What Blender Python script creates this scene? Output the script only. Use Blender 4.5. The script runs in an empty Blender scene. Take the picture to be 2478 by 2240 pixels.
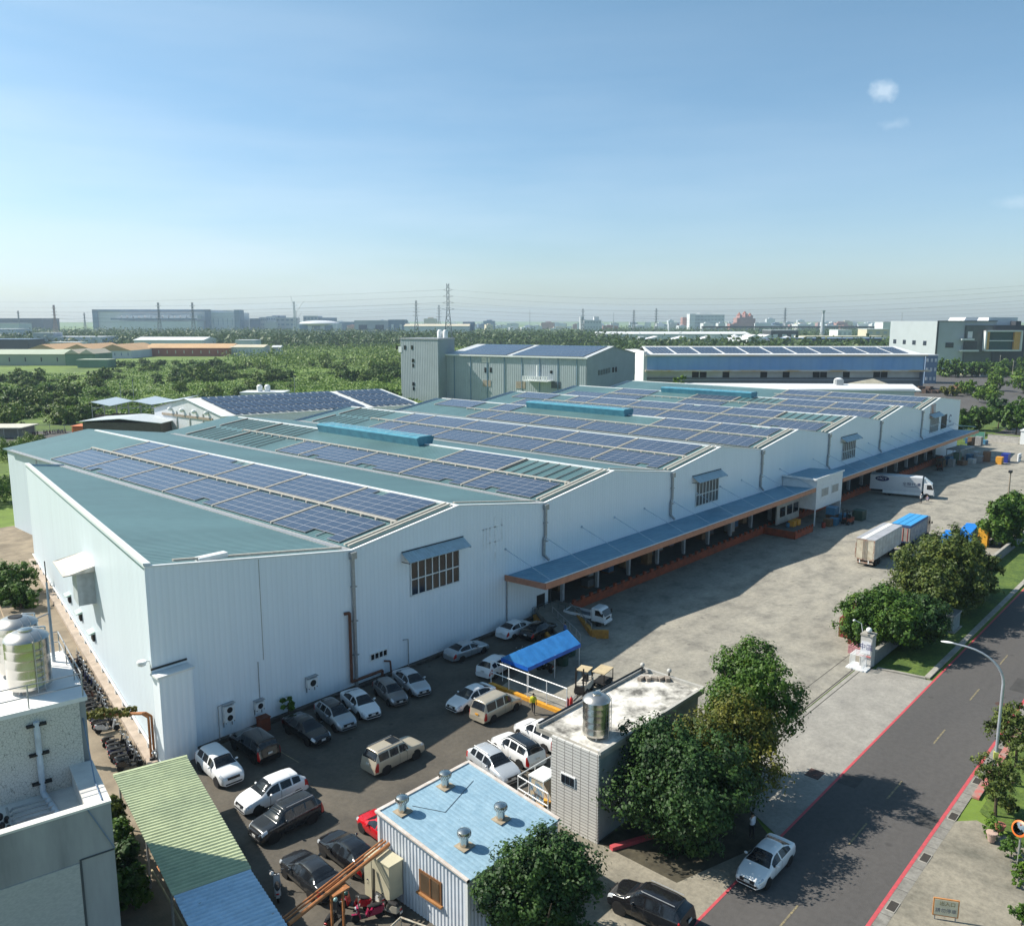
import bpy, math, random
import numpy as np
from mathutils import Vector, Matrix
R = math.radians
SC = bpy.context.scene
COL = SC.collection
rnd = random.Random(7)

# ---------------------------------------------------------------- camera, light, exposure
FPX, CXP, CYP, DHZ, H = 2040.0, 1239.0, 1120.0, 345.0, 31.0
TH = math.atan(DHZ / FPX); CT, ST = math.cos(TH), math.sin(TH)
ALPHA = math.atan2(1879, math.hypot(FPX, DHZ))          # heading of the camera measured from +x
FW = (math.cos(ALPHA), math.sin(ALPHA)); RT = (math.sin(ALPHA), -math.cos(ALPHA))
cam_d = bpy.data.cameras.new('camera'); cam = bpy.data.objects.new('camera', cam_d); COL.objects.link(cam)
cam_d.sensor_width = 36; cam_d.lens = 36 * FPX / 2478.0; cam_d.clip_start = 0.5; cam_d.clip_end = 30000
cam.location = (0, 0, H); cam.rotation_euler = (R(90) - TH, 0, ALPHA - R(90))
SC.camera = cam
SUNV = Vector((-0.50, 0.91, 1.0)).normalized()
sd = bpy.data.lights.new('sun', 'SUN'); sun = bpy.data.objects.new('sun', sd); COL.objects.link(sun)
sd.energy = 4.8; sd.angle = R(0.53); sd.color = (1.0, 0.93, 0.82)
sun.rotation_euler = SUNV.to_track_quat('Z', 'Y').to_euler(); sun.location = (0, 0, 200)
SC.view_settings.view_transform = 'Standard'; SC.view_settings.look = 'None'
SC.view_settings.exposure = 0.68; SC.view_settings.gamma = 1.0
wd = bpy.data.worlds.new('World'); SC.world = wd; wd.use_nodes = True
nt = wd.node_tree; nt.nodes.clear()
def N(t, **k):
    n = nt.nodes.new(t)
    for a, b in k.items(): setattr(n, a, b)
    return n
def vdir(px, py):
    dx = (px - CXP) / FPX; dy = -(py - CYP) / FPX
    fy = CT + dy * ST; fz = -ST + dy * CT
    return Vector((FW[0] * fy + RT[0] * dx, FW[1] * fy + RT[1] * dx, fz)).normalized()
out = N('ShaderNodeOutputWorld'); bg = N('ShaderNodeBackground'); bg.inputs['Strength'].default_value = 0.076
sky = N('ShaderNodeTexSky', sky_type='NISHITA', sun_disc=False)
sky.sun_elevation = math.asin(SUNV.z); sky.sun_rotation = math.atan2(SUNV.x, SUNV.y)
sky.altitude = 30; sky.air_density = 1.0; sky.dust_density = 0.9; sky.ozone_density = 1.6
tc = N('ShaderNodeTexCoord')
def vm(op, a=None, b=None):
    n = N('ShaderNodeVectorMath', operation=op)
    for i, v in enumerate((a, b)):
        if v is None: continue
        if isinstance(v, (tuple, Vector)): n.inputs[i].default_value = tuple(v)
        else: nt.links.new(v, n.inputs[i])
    return n
def mm(op, a, b=None, c=None, clamp=False):
    n = N('ShaderNodeMath', operation=op); n.use_clamp = clamp
    for i, v in enumerate((a, b, c)):
        if v is None: continue
        if isinstance(v, (int, float)): n.inputs[i].default_value = v
        else: nt.links.new(v, n.inputs[i])
    return n.outputs[0]
nrm = vm('NORMALIZE', tc.outputs['Generated']).outputs[0]
def noise(scale, vec, detail=5, rough=0.6):
    n = N('ShaderNodeTexNoise'); n.inputs['Scale'].default_value = scale
    n.inputs['Detail'].default_value = detail; n.inputs['Roughness'].default_value = rough
    nt.links.new(vec, n.inputs['Vector']); return n.outputs[0]
sepz = N('ShaderNodeSeparateXYZ'); nt.links.new(nrm, sepz.inputs[0]); zz = sepz.outputs[2]
# small cumulus puffs
def puff(px, py, rad, sx, amp):
    d = vdir(px, py)
    rr = Vector((RT[0], RT[1], 0))
    df = vm('SUBTRACT', nrm, d)
    a = vm('DOT_PRODUCT', df.outputs[0], tuple(rr)).outputs['Value']
    b = vm('DOT_PRODUCT', df.outputs[0], (0, 0, 1)).outputs['Value']
    a2 = mm('POWER', mm('ABSOLUTE', mm('DIVIDE', a, rad * sx)), 2.0); b2 = mm('POWER', mm('ABSOLUTE', mm('DIVIDE', b, rad)), 2.0)
    r = mm('SQRT', mm('ADD', a2, b2))
    n = noise(70, nrm, 8, 0.68)
    v = mm('SUBTRACT', mm('ADD', mm('MULTIPLY', n, 1.7), 0.28), r)
    return mm('MULTIPLY', mm('MULTIPLY', v, 1.1, clamp=True), amp)
f1 = puff(2138, 222, 0.0105, 1.3, 0.52); f2 = puff(2165, 302, 0.0065, 2.4, 0.20); f2b = puff(2455, 488, 0.008, 2.2, 0.25)
# wispy veil, stretched along the horizon
mp = N('ShaderNodeMapping'); mp.inputs['Scale'].default_value = (1.1, 1.1, 7.5); nt.links.new(nrm, mp.inputs[0])
w1 = noise(1.7, mp.outputs[0], 5, 0.55)
band = mm('MULTIPLY', mm('SUBTRACT', 0.40, zz, clamp=True), 2.5, clamp=True)
side = vm('DOT_PRODUCT', nrm, (-RT[0], -RT[1], 0)).outputs['Value']
side = mm('ADD', mm('MULTIPLY', side, 0.8), 0.55, clamp=True)
wv = mm('MULTIPLY', mm('MULTIPLY', mm('MULTIPLY', mm('SUBTRACT', w1, 0.33), 2.4, clamp=True), band), side)
wv = mm('MULTIPLY', wv, 0.8)
tot = mm('MAXIMUM', mm('MAXIMUM', f1, mm('MAXIMUM', f2, f2b)), wv)
mx = N('ShaderNodeMix', data_type='RGBA'); nt.links.new(tot, mx.inputs['Factor'])
gr = N('ShaderNodeMix', data_type='RGBA', blend_type='MULTIPLY'); gr.inputs['Factor'].default_value = 1.0
nt.links.new(sky.outputs[0], gr.inputs[6]); el_ = mm('MULTIPLY', zz, 2.2, clamp=True); tn = N('ShaderNodeMix', data_type='RGBA'); nt.links.new(el_, tn.inputs['Factor'])
tn.inputs[6].default_value = (1.02, 1.14, 1.30, 1); tn.inputs[7].default_value = (0.95, 1.24, 1.17, 1); nt.links.new(tn.outputs[2], gr.inputs[7])
nt.links.new(gr.outputs[2], mx.inputs[6]); mx.inputs[7].default_value = (7.2, 8.3, 9.2, 1)
nt.links.new(mx.outputs[2], bg.inputs[0]); nt.links.new(bg.outputs[0], out.inputs[0])

# ---------------------------------------------------------------- calibration helpers (photo pixel -> point on a horizontal level)
def G(px, py, z=0.0):
    d = vdir(px, py); t = (z - H) / d.z
    return (d.x * t, d.y * t)
def FR(px, py, D):
    """offset to the right and height of a photo point at forward distance D"""
    dx = (px - CXP) / FPX; dy = -(py - CYP) / FPX; fy = CT + dy * ST
    return dx * D / fy, H + (-ST + dy * CT) * D / fy
def FW2(r, D): return (FW[0] * D + RT[0] * r, FW[1] * D + RT[1] * r)
HEAD_R = math.atan2(RT[1], RT[0])

# ---------------------------------------------------------------- materials
MATS = {}
def mat(name, c, rough=0.7, metal=0.0, var=0.12, scale=1.5, bump=0.0, bscale=20, spec=0.4, c2=None, stretch=(1, 1, 1),
        wave=None, lo=0.35, hi=0.65, emit=None, detail=6, coat=0.0, alpha=None, mid=None, fine=None, joints=None, spots=None):
    if name in MATS: return MATS[name]
    m = bpy.data.materials.new(name); m.use_nodes = True; t = m.node_tree; t.nodes.clear()
    o = t.nodes.new('ShaderNodeOutputMaterial'); p = t.nodes.new('ShaderNodeBsdfPrincipled')
    t.links.new(p.outputs[0], o.inputs[0])
    p.inputs['Roughness'].default_value = rough; p.inputs['Metallic'].default_value = metal
    p.inputs['Specular IOR Level'].default_value = spec
    if coat: p.inputs['Coat Weight'].default_value = coat; p.inputs['Coat Roughness'].default_value = 0.05
    tcn = t.nodes.new('ShaderNodeTexCoord'); mpn = t.nodes.new('ShaderNodeMapping'); mpn.inputs['Scale'].default_value = stretch
    t.links.new(tcn.outputs['Object'], mpn.inputs[0])
    c = tuple(c)[:3]
    if c2 is None: c2 = tuple(max(0, x * (1 - 2 * var)) for x in c)
    nz = t.nodes.new('ShaderNodeTexNoise'); nz.inputs['Scale'].default_value = scale; nz.inputs['Detail'].default_value = detail
    nz.inputs['Roughness'].default_value = 0.62
    t.links.new(mpn.outputs[0], nz.inputs['Vector'])
    rp = t.nodes.new('ShaderNodeValToRGB'); rp.color_ramp.elements[0].position = lo; rp.color_ramp.elements[1].position = hi
    rp.color_ramp.elements[0].color = (*c2, 1); rp.color_ramp.elements[1].color = (*c, 1)
    if mid: e = rp.color_ramp.elements.new((lo + hi) / 2); e.color = (*mid, 1)
    t.links.new(nz.outputs[0], rp.inputs[0])
    colout = rp.outputs[0]; hsrc = None
    if fine:
        n9 = t.nodes.new('ShaderNodeTexNoise'); n9.inputs['Scale'].default_value = fine[0]; n9.inputs['Detail'].default_value = 8; n9.inputs['Roughness'].default_value = .75; t.links.new(tcn.outputs['Object'], n9.inputs['Vector'])
        r9 = t.nodes.new('ShaderNodeValToRGB'); r9.color_ramp.elements[0].position = .33; r9.color_ramp.elements[1].position = .60; k9 = 1 - fine[1]; r9.color_ramp.elements[0].color = (k9, k9, k9, 1); r9.color_ramp.elements[1].color = (1, 1, 1, 1); t.links.new(n9.outputs[0], r9.inputs[0])
        m9 = t.nodes.new('ShaderNodeMix'); m9.data_type = 'RGBA'; m9.blend_type = 'MULTIPLY'; m9.inputs['Factor'].default_value = 1; t.links.new(colout, m9.inputs[6]); t.links.new(r9.outputs[0], m9.inputs[7]); colout = m9.outputs[2]
    def mul_(a_, b_):
        q_ = t.nodes.new('ShaderNodeMix'); q_.data_type = 'RGBA'; q_.blend_type = 'MULTIPLY'; q_.inputs['Factor'].default_value = 1; t.links.new(a_, q_.inputs[6]); t.links.new(b_, q_.inputs[7]); return q_.outputs[2]
    if joints:    # width, length, line, darkness
        bk = t.nodes.new('ShaderNodeTexBrick'); bk.offset = 0; bk.inputs['Scale'].default_value = 1; bk.inputs['Brick Width'].default_value = joints[0]; bk.inputs['Row Height'].default_value = joints[1]; bk.inputs['Mortar Size'].default_value = joints[2]
        k_ = 1 - joints[3]; bk.inputs['Color1'].default_value = (1, 1, 1, 1); bk.inputs['Color2'].default_value = (.90, .90, .90, 1); bk.inputs['Mortar'].default_value = (k_, k_, k_, 1); t.links.new(tcn.outputs['Object'], bk.inputs['Vector']); colout = mul_(colout, bk.outputs['Color'])
    if spots:     # scale, reach, darkness: oil drips and patches
        vo_ = t.nodes.new('ShaderNodeTexVoronoi'); vo_.inputs['Scale'].default_value = spots[0]; t.links.new(tcn.outputs['Object'], vo_.inputs['Vector']); r8 = t.nodes.new('ShaderNodeValToRGB'); r8.color_ramp.elements[0].position = spots[1] * .5; r8.color_ramp.elements[1].position = spots[1]; k_ = 1 - spots[2]; r8.color_ramp.elements[0].color = (k_, k_, k_, 1); r8.color_ramp.elements[1].color = (1, 1, 1, 1); t.links.new(vo_.outputs['Distance'], r8.inputs[0]); colout = mul_(colout, r8.outputs[0])
    if wave:      # (axis, period, depth, darkline)
        wv_ = t.nodes.new('ShaderNodeTexWave'); wv_.wave_type = 'BANDS'; wv_.bands_direction = wave[0]
        wv_.inputs['Scale'].default_value = 0.314159 / wave[1] ; wv_.wave_profile = 'SIN'
        wv_.inputs['Distortion'].default_value = 0
        t.links.new(tcn.outputs['Object'], wv_.inputs['Vector'])
        mxn = t.nodes.new('ShaderNodeMix'); mxn.data_type = 'RGBA'; mxn.blend_type = 'MULTIPLY'; mxn.inputs['Factor'].default_value = 1
        r2 = t.nodes.new('ShaderNodeValToRGB'); r2.color_ramp.elements[0].position = 0.0; r2.color_ramp.elements[1].position = 0.30
        k = 1 - wave[3]; r2.color_ramp.elements[0].color = (k, k, k, 1); r2.color_ramp.elements[1].color = (1, 1, 1, 1)
        t.links.new(wv_.outputs['Fac'], r2.inputs[0]); t.links.new(colout, mxn.inputs[6]); t.links.new(r2.outputs[0], mxn.inputs[7])
        colout = mxn.outputs[2]
        b2 = t.nodes.new('ShaderNodeBump'); b2.inputs['Strength'].default_value = wave[2]; b2.inputs['Distance'].default_value = wave[1] * .25
        t.links.new(wv_.outputs['Fac'], b2.inputs['Height']); hsrc = b2
    t.links.new(colout, p.inputs['Base Color'])
    if bump:
        n2 = t.nodes.new('ShaderNodeTexNoise'); n2.inputs['Scale'].default_value = bscale; n2.inputs['Detail'].default_value = 4
        t.links.new(tcn.outputs['Object'], n2.inputs['Vector'])
        b = t.nodes.new('ShaderNodeBump'); b.inputs['Strength'].default_value = bump; b.inputs['Distance'].default_value = 0.05
        t.links.new(n2.outputs[0], b.inputs['Height'])
        if hsrc: t.links.new(hsrc.outputs[0], b.inputs['Normal'])
        hsrc = b
    if hsrc: t.links.new(hsrc.outputs[0], p.inputs['Normal'])
    if emit: p.inputs['Emission Color'].default_value = (*c, 1); p.inputs['Emission Strength'].default_value = emit
    MATS[name] = m; return m
def leafmat(name, c, c2, c3=None):
    """leaf colour differs from clump to clump and from leaf to leaf"""
    if name in MATS: return MATS[name]
    m = bpy.data.materials.new(name); m.use_nodes = True; t = m.node_tree; t.nodes.clear()
    o = t.nodes.new('ShaderNodeOutputMaterial'); p = t.nodes.new('ShaderNodeBsdfPrincipled'); p.inputs['Roughness'].default_value = 0.55
    p.inputs['Specular IOR Level'].default_value = 0.3
    tcn = t.nodes.new('ShaderNodeTexCoord'); nz = t.nodes.new('ShaderNodeTexNoise'); nz.inputs['Scale'].default_value = 0.8; nz.inputs['Detail'].default_value = 4
    t.links.new(tcn.outputs['Object'], nz.inputs['Vector'])
    g = t.nodes.new('ShaderNodeNewGeometry'); a = t.nodes.new('ShaderNodeMath'); a.operation = 'MULTIPLY_ADD'
    t.links.new(g.outputs['Random Per Island'], a.inputs[0]); a.inputs[1].default_value = 0.24; t.links.new(nz.outputs[0], a.inputs[2])
    rp = t.nodes.new('ShaderNodeValToRGB'); rp.color_ramp.elements[0].position = 0.40; rp.color_ramp.elements[1].position = 0.84
    rp.color_ramp.elements[0].color = (*c2, 1); rp.color_ramp.elements[1].color = (*(c3 or c), 1)
    e = rp.color_ramp.elements.new(0.60); e.color = (*c, 1)
    t.links.new(a.outputs[0], rp.inputs[0]); t.links.new(rp.outputs[0], p.inputs['Base Color'])
    tr = t.nodes.new('ShaderNodeBsdfTranslucent'); ms = t.nodes.new('ShaderNodeMixShader'); ms.inputs[0].default_value = 0.22
    t.links.new(rp.outputs[0], tr.inputs[0]); t.links.new(p.outputs[0], ms.inputs[1]); t.links.new(tr.outputs[0], ms.inputs[2])
    t.links.new(ms.outputs[0], o.inputs[0]); MATS[name] = m; return m

# ---------------------------------------------------------------- mesh builder
class MB:
    def __init__(s): s.v = []; s.f = []
    def poly(s, pts):
        i = len(s.v); s.v += [tuple(p) for p in pts]; s.f.append(tuple(range(i, i + len(pts)))); return s
    def box(s, x0, y0, z0, x1, y1, z1):
        i = len(s.v)
        s.v += [(x0, y0, z0), (x1, y0, z0), (x1, y1, z0), (x0, y1, z0), (x0, y0, z1), (x1, y0, z1), (x1, y1, z1), (x0, y1, z1)]
        s.f += [(i, i + 3, i + 2, i + 1), (i + 4, i + 5, i + 6, i + 7), (i, i + 1, i + 5, i + 4), (i + 1, i + 2, i + 6, i + 5), (i + 2, i + 3, i + 7, i + 6), (i + 3, i, i + 4, i + 7)]
        return s
    def obox(s, c, size, rz=0.0, base=True):
        cx, cy, cz = c; sx, sy, sz = size; z0 = cz if base else cz - sz / 2
        j = len(s.v); s.box(-sx / 2, -sy / 2, z0, sx / 2, sy / 2, z0 + sz); ca, sa = math.cos(rz), math.sin(rz)
        for k in range(j, len(s.v)):
            x, y, z = s.v[k]; s.v[k] = (cx + x * ca - y * sa, cy + x * sa + y * ca, z)
        return s
    def prism(s, pts, z0, z1):
        n = len(pts); i = len(s.v); zf = (lambda z, p: z(p) if callable(z) else z)
        s.v += [(p[0], p[1], zf(z0, p)) for p in pts] + [(p[0], p[1], zf(z1, p)) for p in pts]
        s.f.append(tuple(range(i + n - 1, i - 1, -1))); s.f.append(tuple(range(i + n, i + 2 * n)))
        for k in range(n): s.f.append((i + k, i + (k + 1) % n, i + n + (k + 1) % n, i + n + k))
        return s
    def cyl(s, p0, p1, r0, r1=None, n=12, cap=True):
        r1 = r0 if r1 is None else r1
        p0 = Vector(p0); p1 = Vector(p1); d = (p1 - p0)
        if d.length < 1e-6: return s
        d.normalize(); a = d.orthogonal().normalized(); b = d.cross(a); i = len(s.v)
        for p, r in ((p0, r0), (p1, r1)):
            for k in range(n):
                t = 2 * math.pi * k / n; s.v.append(tuple(p + a * (r * math.cos(t)) + b * (r * math.sin(t))))
        for k in range(n): s.f.append((i + k, i + (k + 1) % n, i + n + (k + 1) % n, i + n + k))
        if cap: s.f.append(tuple(range(i + n - 1, i - 1, -1))); s.f.append(tuple(range(i + n, i + 2 * n)))
        return s
    def tube(s, pts, r, n=8):
        for a, b in zip(pts[:-1], pts[1:]): s.cyl(a, b, r, r, n)
        return s
    def lathe(s, prof, c=(0, 0, 0), n=24):
        i = len(s.v)
        for r, z in prof:
            for k in range(n):
                t = 2 * math.pi * k / n; s.v.append((c[0] + r * math.cos(t), c[1] + r * math.sin(t), c[2] + z))
        for j in range(len(prof) - 1):
            for k in range(n):
                a = i + j * n + k; b = i + j * n + (k + 1) % n; s.f.append((a, b, b + n, a + n))
        s.f.append(tuple(range(i + n - 1, i - 1, -1))); m = i + (len(prof) - 1) * n; s.f.append(tuple(range(m, m + n)))
        return s
    def ell(s, c, r, n=12, m=8):
        prof = []
        i = len(s.v)
        for j in range(m + 1):
            ph = -math.pi / 2 + math.pi * j / m
            for k in range(n):
                t = 2 * math.pi * k / n
                s.v.append((c[0] + r[0] * math.cos(ph) * math.cos(t), c[1] + r[1] * math.cos(ph) * math.sin(t), c[2] + r[2] * math.sin(ph)))
        for j in range(m):
            for k in range(n):
                a = i + j * n + k; b = i + j * n + (k + 1) % n; s.f.append((a, b, b + n, a + n))
        return s
    def mesh(s, name):
        me = bpy.data.meshes.new(name); me.from_pydata(s.v, [], s.f); me.update(); return me
    def build(s, name, m, parent=None, smooth=False, bevel=0.0, loc=(0, 0, 0), rz=0.0):
        me = s.mesh(name); me.materials.append(m)
        if smooth:
            me.polygons.foreach_set('use_smooth', [True] * len(me.polygons))
            try: me.set_sharp_from_angle(angle=R(38))
            except Exception: pass
        o = bpy.data.objects.new(name, me); COL.objects.link(o); o.parent = parent; o.location = loc; o.rotation_euler = (0, 0, rz)
        if bevel:
            b = o.modifiers.new('bevel', 'BEVEL'); b.width = bevel; b.segments = 2; b.limit_method = 'ANGLE'
        return o
def tag(o, label, cat, group=None):
    o['label'] = label; o['category'] = cat
    if group: o['group'] = group
    return o
def struct(o, kind='structure'): o['kind'] = kind; return o
def thing(name, label, cat, group=None):
    o = bpy.data.objects.new(name, None); COL.objects.link(o); o.empty_display_size = 0.5; return tag(o, label, cat, group)
def base(o, x, y, z=0.0):
    """children were built in world coordinates: put the Empty at the thing's foot"""
    for c in COL.objects:
        if c.parent == o: c.location = Vector(c.location) - Vector((x, y, z))
    o.location = (x, y, z); return o
def place(o, x, y, z=0.0, rz=0.0, s=1.0):
    o.location = (x, y, z); o.rotation_euler = (0, 0, rz); o.scale = (s, s, s); return o
def dup(o, label=None):
    kids = {}
    for c in COL.objects:
        if c.parent: kids.setdefault(c.parent.name, []).append(c)
    def rec(x, par):
        c = x.copy(); COL.objects.link(c); c.parent = par
        for k in kids.get(x.name, []): rec(k, c)
        return c
    r = rec(o, None)
    if label: r['label'] = label
    return r
ORD = ['first', 'second', 'third', 'fourth', 'fifth', 'sixth', 'seventh', 'eighth', 'ninth', 'tenth', 'eleventh', 'twelfth',
       'thirteenth', 'fourteenth', 'fifteenth', 'sixteenth', 'seventeenth', 'eighteenth', 'nineteenth', 'twentieth']
def text(name, body, size, m, parent, loc, rot, thick=0.004, squash=1.0):
    cu = bpy.data.curves.new(name, 'FONT'); cu.body = body; cu.size = size; cu.extrude = thick; cu.align_x = 'CENTER'; cu.align_y = 'CENTER'
    tmp = bpy.data.objects.new('tmp', cu); COL.objects.link(tmp)
    dg = bpy.context.evaluated_depsgraph_get(); me = bpy.data.meshes.new_from_object(tmp.evaluated_get(dg))
    bpy.data.objects.remove(tmp); me.materials.clear(); me.materials.append(m)
    o = bpy.data.objects.new(name, me); COL.objects.link(o); o.parent = parent; o.location = loc; o.rotation_euler = rot; o.scale = (squash, 1, 1)
    return o

# common materials
M = dict(
 white=mat('painted_white', (.72, .74, .75), .5, var=.05),
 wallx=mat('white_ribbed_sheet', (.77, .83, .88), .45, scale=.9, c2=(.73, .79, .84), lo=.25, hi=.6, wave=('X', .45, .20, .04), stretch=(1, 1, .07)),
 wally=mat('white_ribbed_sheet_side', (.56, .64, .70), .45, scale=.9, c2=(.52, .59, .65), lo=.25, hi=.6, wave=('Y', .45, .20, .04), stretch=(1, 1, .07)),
 roof=mat('green_roof_sheet', (.105, .20, .21), .42, var=.12, scale=.12, wave=('Y', .5, .5, .30), stretch=(.25, 1, 1), spec=.5, fine=(.9, .14)),
 trim=mat('white_metal_trim', (.74, .76, .76), .4, var=.05),
 gal=mat('galvanised_steel', (.42, .43, .44), .45, .5, var=.12, scale=6),
 steel=mat('stainless_steel', (.60, .58, .54), .24, 1.0, var=.03, scale=3),
 dark=mat('dark_opening', (.012, .013, .016), .6, var=.2),
 glass=mat('dark_window_glass', (.014, .017, .022), .10, var=.2, spec=.5),
 rubber=mat('black_rubber', (.014, .014, .015), .8, var=.2),
 blackp=mat('black_plastic', (.018, .018, .02), .5, var=.2),
 pv=mat('solar_glass', (.030, .040, .072), .22, scale=.16, c2=(.045, .055, .088), spec=.8, coat=.25),
 rail=mat('cream_walkway_rail', (.50, .47, .41), .55, var=.12, scale=4),
 frame=mat('aluminium_frame', (.36, .38, .42), .45, .2, var=.05),
 orange=mat('worn_orange_bumper', (.36, .075, .028), .7, var=.0, c2=(.20, .05, .025), scale=1.2),
 copper=mat('copper_fascia', (.46, .20, .12), .45, var=.10, scale=1.5),
 canopy=mat('blue_canopy_sheet', (.13, .30, .42), .45, c2=(.09, .23, .34), scale=.6, wave=('X', .6, .35, .12)),
 conc=mat('plain_concrete', (.36, .34, .30), .85, var=.16, scale=1.2, bump=.2),
 yellow=mat('yellow_paint', (.72, .34, .035), .55, var=.12, scale=3),
 bark=mat('bark', (.10, .075, .05), .9, var=.25, scale=5, bump=.4),
 red=mat('red_paint', (.55, .03, .03), .4, var=.1),
 pipe=mat('rust_orange_pipe', (.42, .17, .06), .6, var=.2, scale=3),
 bluep=mat('blue_tarpaulin', (.012, .19, .62), .45, var=.12, scale=2),
)
# ---------------------------------------------------------------- the ground
def sheet(name, pts, z, m):
    b = MB().poly([(x, y, z) for x, y in pts]); return struct(b.build(name, m))
m_land = mat('land', (.15, .23, .035), .95, scale=.03, c2=(.05, .09, .018), mid=(.135, .205, .032), lo=.32, hi=.66, detail=12, bump=.6, bscale=.6, fine=(.25, .35))
g = MB(); S = 14000
g.poly([(-S, -S, -.03), (S, -S, -.03), (S, S, -.03), (-S, S, -.03)]); struct(g.build('ground', m_land))
m_yard = mat('yard_concrete', (.38, .355, .295), .88, scale=.42, c2=(.17, .162, .142), mid=(.305, .288, .245), lo=.28, hi=.70, stretch=(.8, 1.0, 1), detail=12, bump=.25, bscale=8, fine=(2.2, .30), joints=(6.5, 5.0, .018, .22), spots=(.42, .10, .35))
m_lot = mat('lot_asphalt', (.132, .116, .092), .92, scale=.22, c2=(.060, .055, .048), lo=.3, hi=.7, detail=12, bump=.3, bscale=14, fine=(3, .25), spots=(.5, .12, .35))
m_road = mat('road_asphalt', (.098, .092, .088), .92, scale=.10, c2=(.072, .069, .068), lo=.3, hi=.7, stretch=(.35, 1.4, 1), detail=12, bump=.3, bscale=16, fine=(2.5, .20), spots=(.33, .09, .25))
m_apron = mat('apron_concrete', (.34, .325, .29), .9, scale=.5, c2=(.23, .22, .20), lo=.3, hi=.7, detail=12, bump=.25, bscale=10, fine=(3, .25))
m_old = mat('old_concrete', (.33, .30, .235), .92, scale=.30, c2=(.13, .125, .10), mid=(.24, .22, .175), lo=.30, hi=.68, stretch=(1, .6, 1), detail=12, bump=.3, bscale=7, fine=(2.6, .35))
m_alley = mat('alley_concrete', (.30, .245, .175), .92, scale=.4, c2=(.13, .105, .075), lo=.3, hi=.7, detail=12, bump=.3, bscale=8)
m_grass = mat('mown_grass', (.13, .19, .03), .95, scale=.5, c2=(.05, .10, .018), mid=(.09, .145, .026), lo=.3, hi=.7, detail=10, bump=.8, bscale=6, fine=(4, .5))
sheet('yard', [(49.6, 25), (60, 25), (60, 25.4), (74.4, 25.4), (100, 24.6), (260, 27), (260, 55.8), (49.6, 55.8)], .002, m_yard)
sheet('parking_lot', [(10, 10), (24, 22), (37, 25), (49.6, 25), (49.6, 46.5), (60.5, 48.8), (60.5, 57), (20, 57), (14.5, 33), (10, 24)], .004, m_lot)
sheet('alley', [(-8, 20), (13, 26), (24.5, 56), (37.4, 119), (41.8, 122), (41.8, 141), (33, 141), (24, 112), (12, 62), (4, 40)], .010, m_alley)
sheet('road', [(-60, 12.62), (620, 12.62), (620, 19.35), (-60, 19.35)], .010, m_road)
sheet('driveway', [(45.5, 19.35), (76.0, 19.35), (75.3, 23.9), (74.6, 25.3), (52, 25.3), (47, 22)], .012, m_apron)
struct(MB().poly([(37.7, 21.8, .0135), (45.0, 19.6, .0135), (47, 22, .0135), (52, 25.2, .0135), (52, 27.2, .0135), (37.7, 27.2, .0135)]).build('tree_bed', mat('bed_soil', (.085, .075, .05), .95, scale=1, var=.3)))
sheet('side_lane', [(22, 19.35), (44.6, 19.35), (37.6, 27.5), (37.6, 30.6), (33, 27), (24, 20)], .013, m_old)
sheet('forecourt', [(33, -6), (54.5, -6), (54.0, 6.5), (55.6, 11.0), (54.6, 11.95), (20, 11.95)], .008, m_old)
sheet('gutter_strip', [(-60, 11.95), (620, 11.95), (620, 12.62), (-60, 12.62)], .014, mat('gutter_slabs', (.30, .29, .26), .9, scale=1, c2=(.20, .19, .17), fine=(3, .3), joints=(1.3, 8, .03, .55)))
sheet('verge', [(76.2, 20.2), (330, 20.2), (330, 26.2), (100, 24.2), (75.6, 23.9)], .13, m_grass)
sheet('lawn', [(236, 57), (300, 57), (300, 76), (240, 72)], .012, m_grass)
sheet('garden', [(55.2, -8), (140, -8), (140, 11.1), (56.6, 11.1), (53.6, 6.8)], .10, m_grass)
sheet('far_road', [(262, 19.35), (330, 24), (690, 80), (700, 92), (330, 40), (262, 34)], .012, m_road)
sheet('rear_yard', [(262, 40), (330, 50), (560, 96), (500, 190), (300, 175), (262, 120)], .008, m_road)
sheet('left_lane', [(60, 236), (108, 248), (104, 264), (60, 262)], .010, m_road)
# kerbs, painted lines
k = MB(); k.box(76.2, 19.75, .0, 330, 20.2, .14); k.prism([(76.2, 20.2), (76.0, 20.05), (75.2, 23.95), (75.6, 23.95)], 0, .14)
tag(k.build('kerb', M['conc']), 'long concrete kerb between the grass verge and the road', 'kerb')
k = MB(); k.box(58.2, 11.5, 0, 330, 11.95, .14)
tag(k.build('kerb', mat('red_kerb', (.42, .13, .11), .8, scale=2, c2=(.28, .22, .19), lo=.4, hi=.6)), 'red painted kerb beside the garden on the near side of the road', 'kerb')
m_redline = mat('red_line_paint', (.50, .07, .085), .7, scale=3, c2=(.33, .07, .075), lo=.3, hi=.6)
lm = MB(); lm.box(-60, 19.30, .012, 262, 19.46, .020); struct(lm.build('red_line', m_redline))
lm = MB(); lm.box(-60, 12.55, .012, 262, 12.75, .022); struct(lm.build('red_line', m_redline))
m_cl = mat('faded_yellow_line', (.26, .215, .115), .8, scale=5, c2=(.11, .10, .08), lo=.4, hi=.6)
for cx in (37.6, 47.7, 54.3, 64.2, 74.0, 84, 94, 104):
    lm = MB(); lm.box(cx, 15.95, .012, cx + 2.9, 16.06, .019); struct(lm.build('centre_line', m_cl))
lm = MB(); lm.box(30.9, 48.6, .008, 30.98, 54.4, .016); struct(lm.build('bay_line', m_cl))
dk = mat('joint_dark', (.05, .045, .04), .9)
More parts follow.
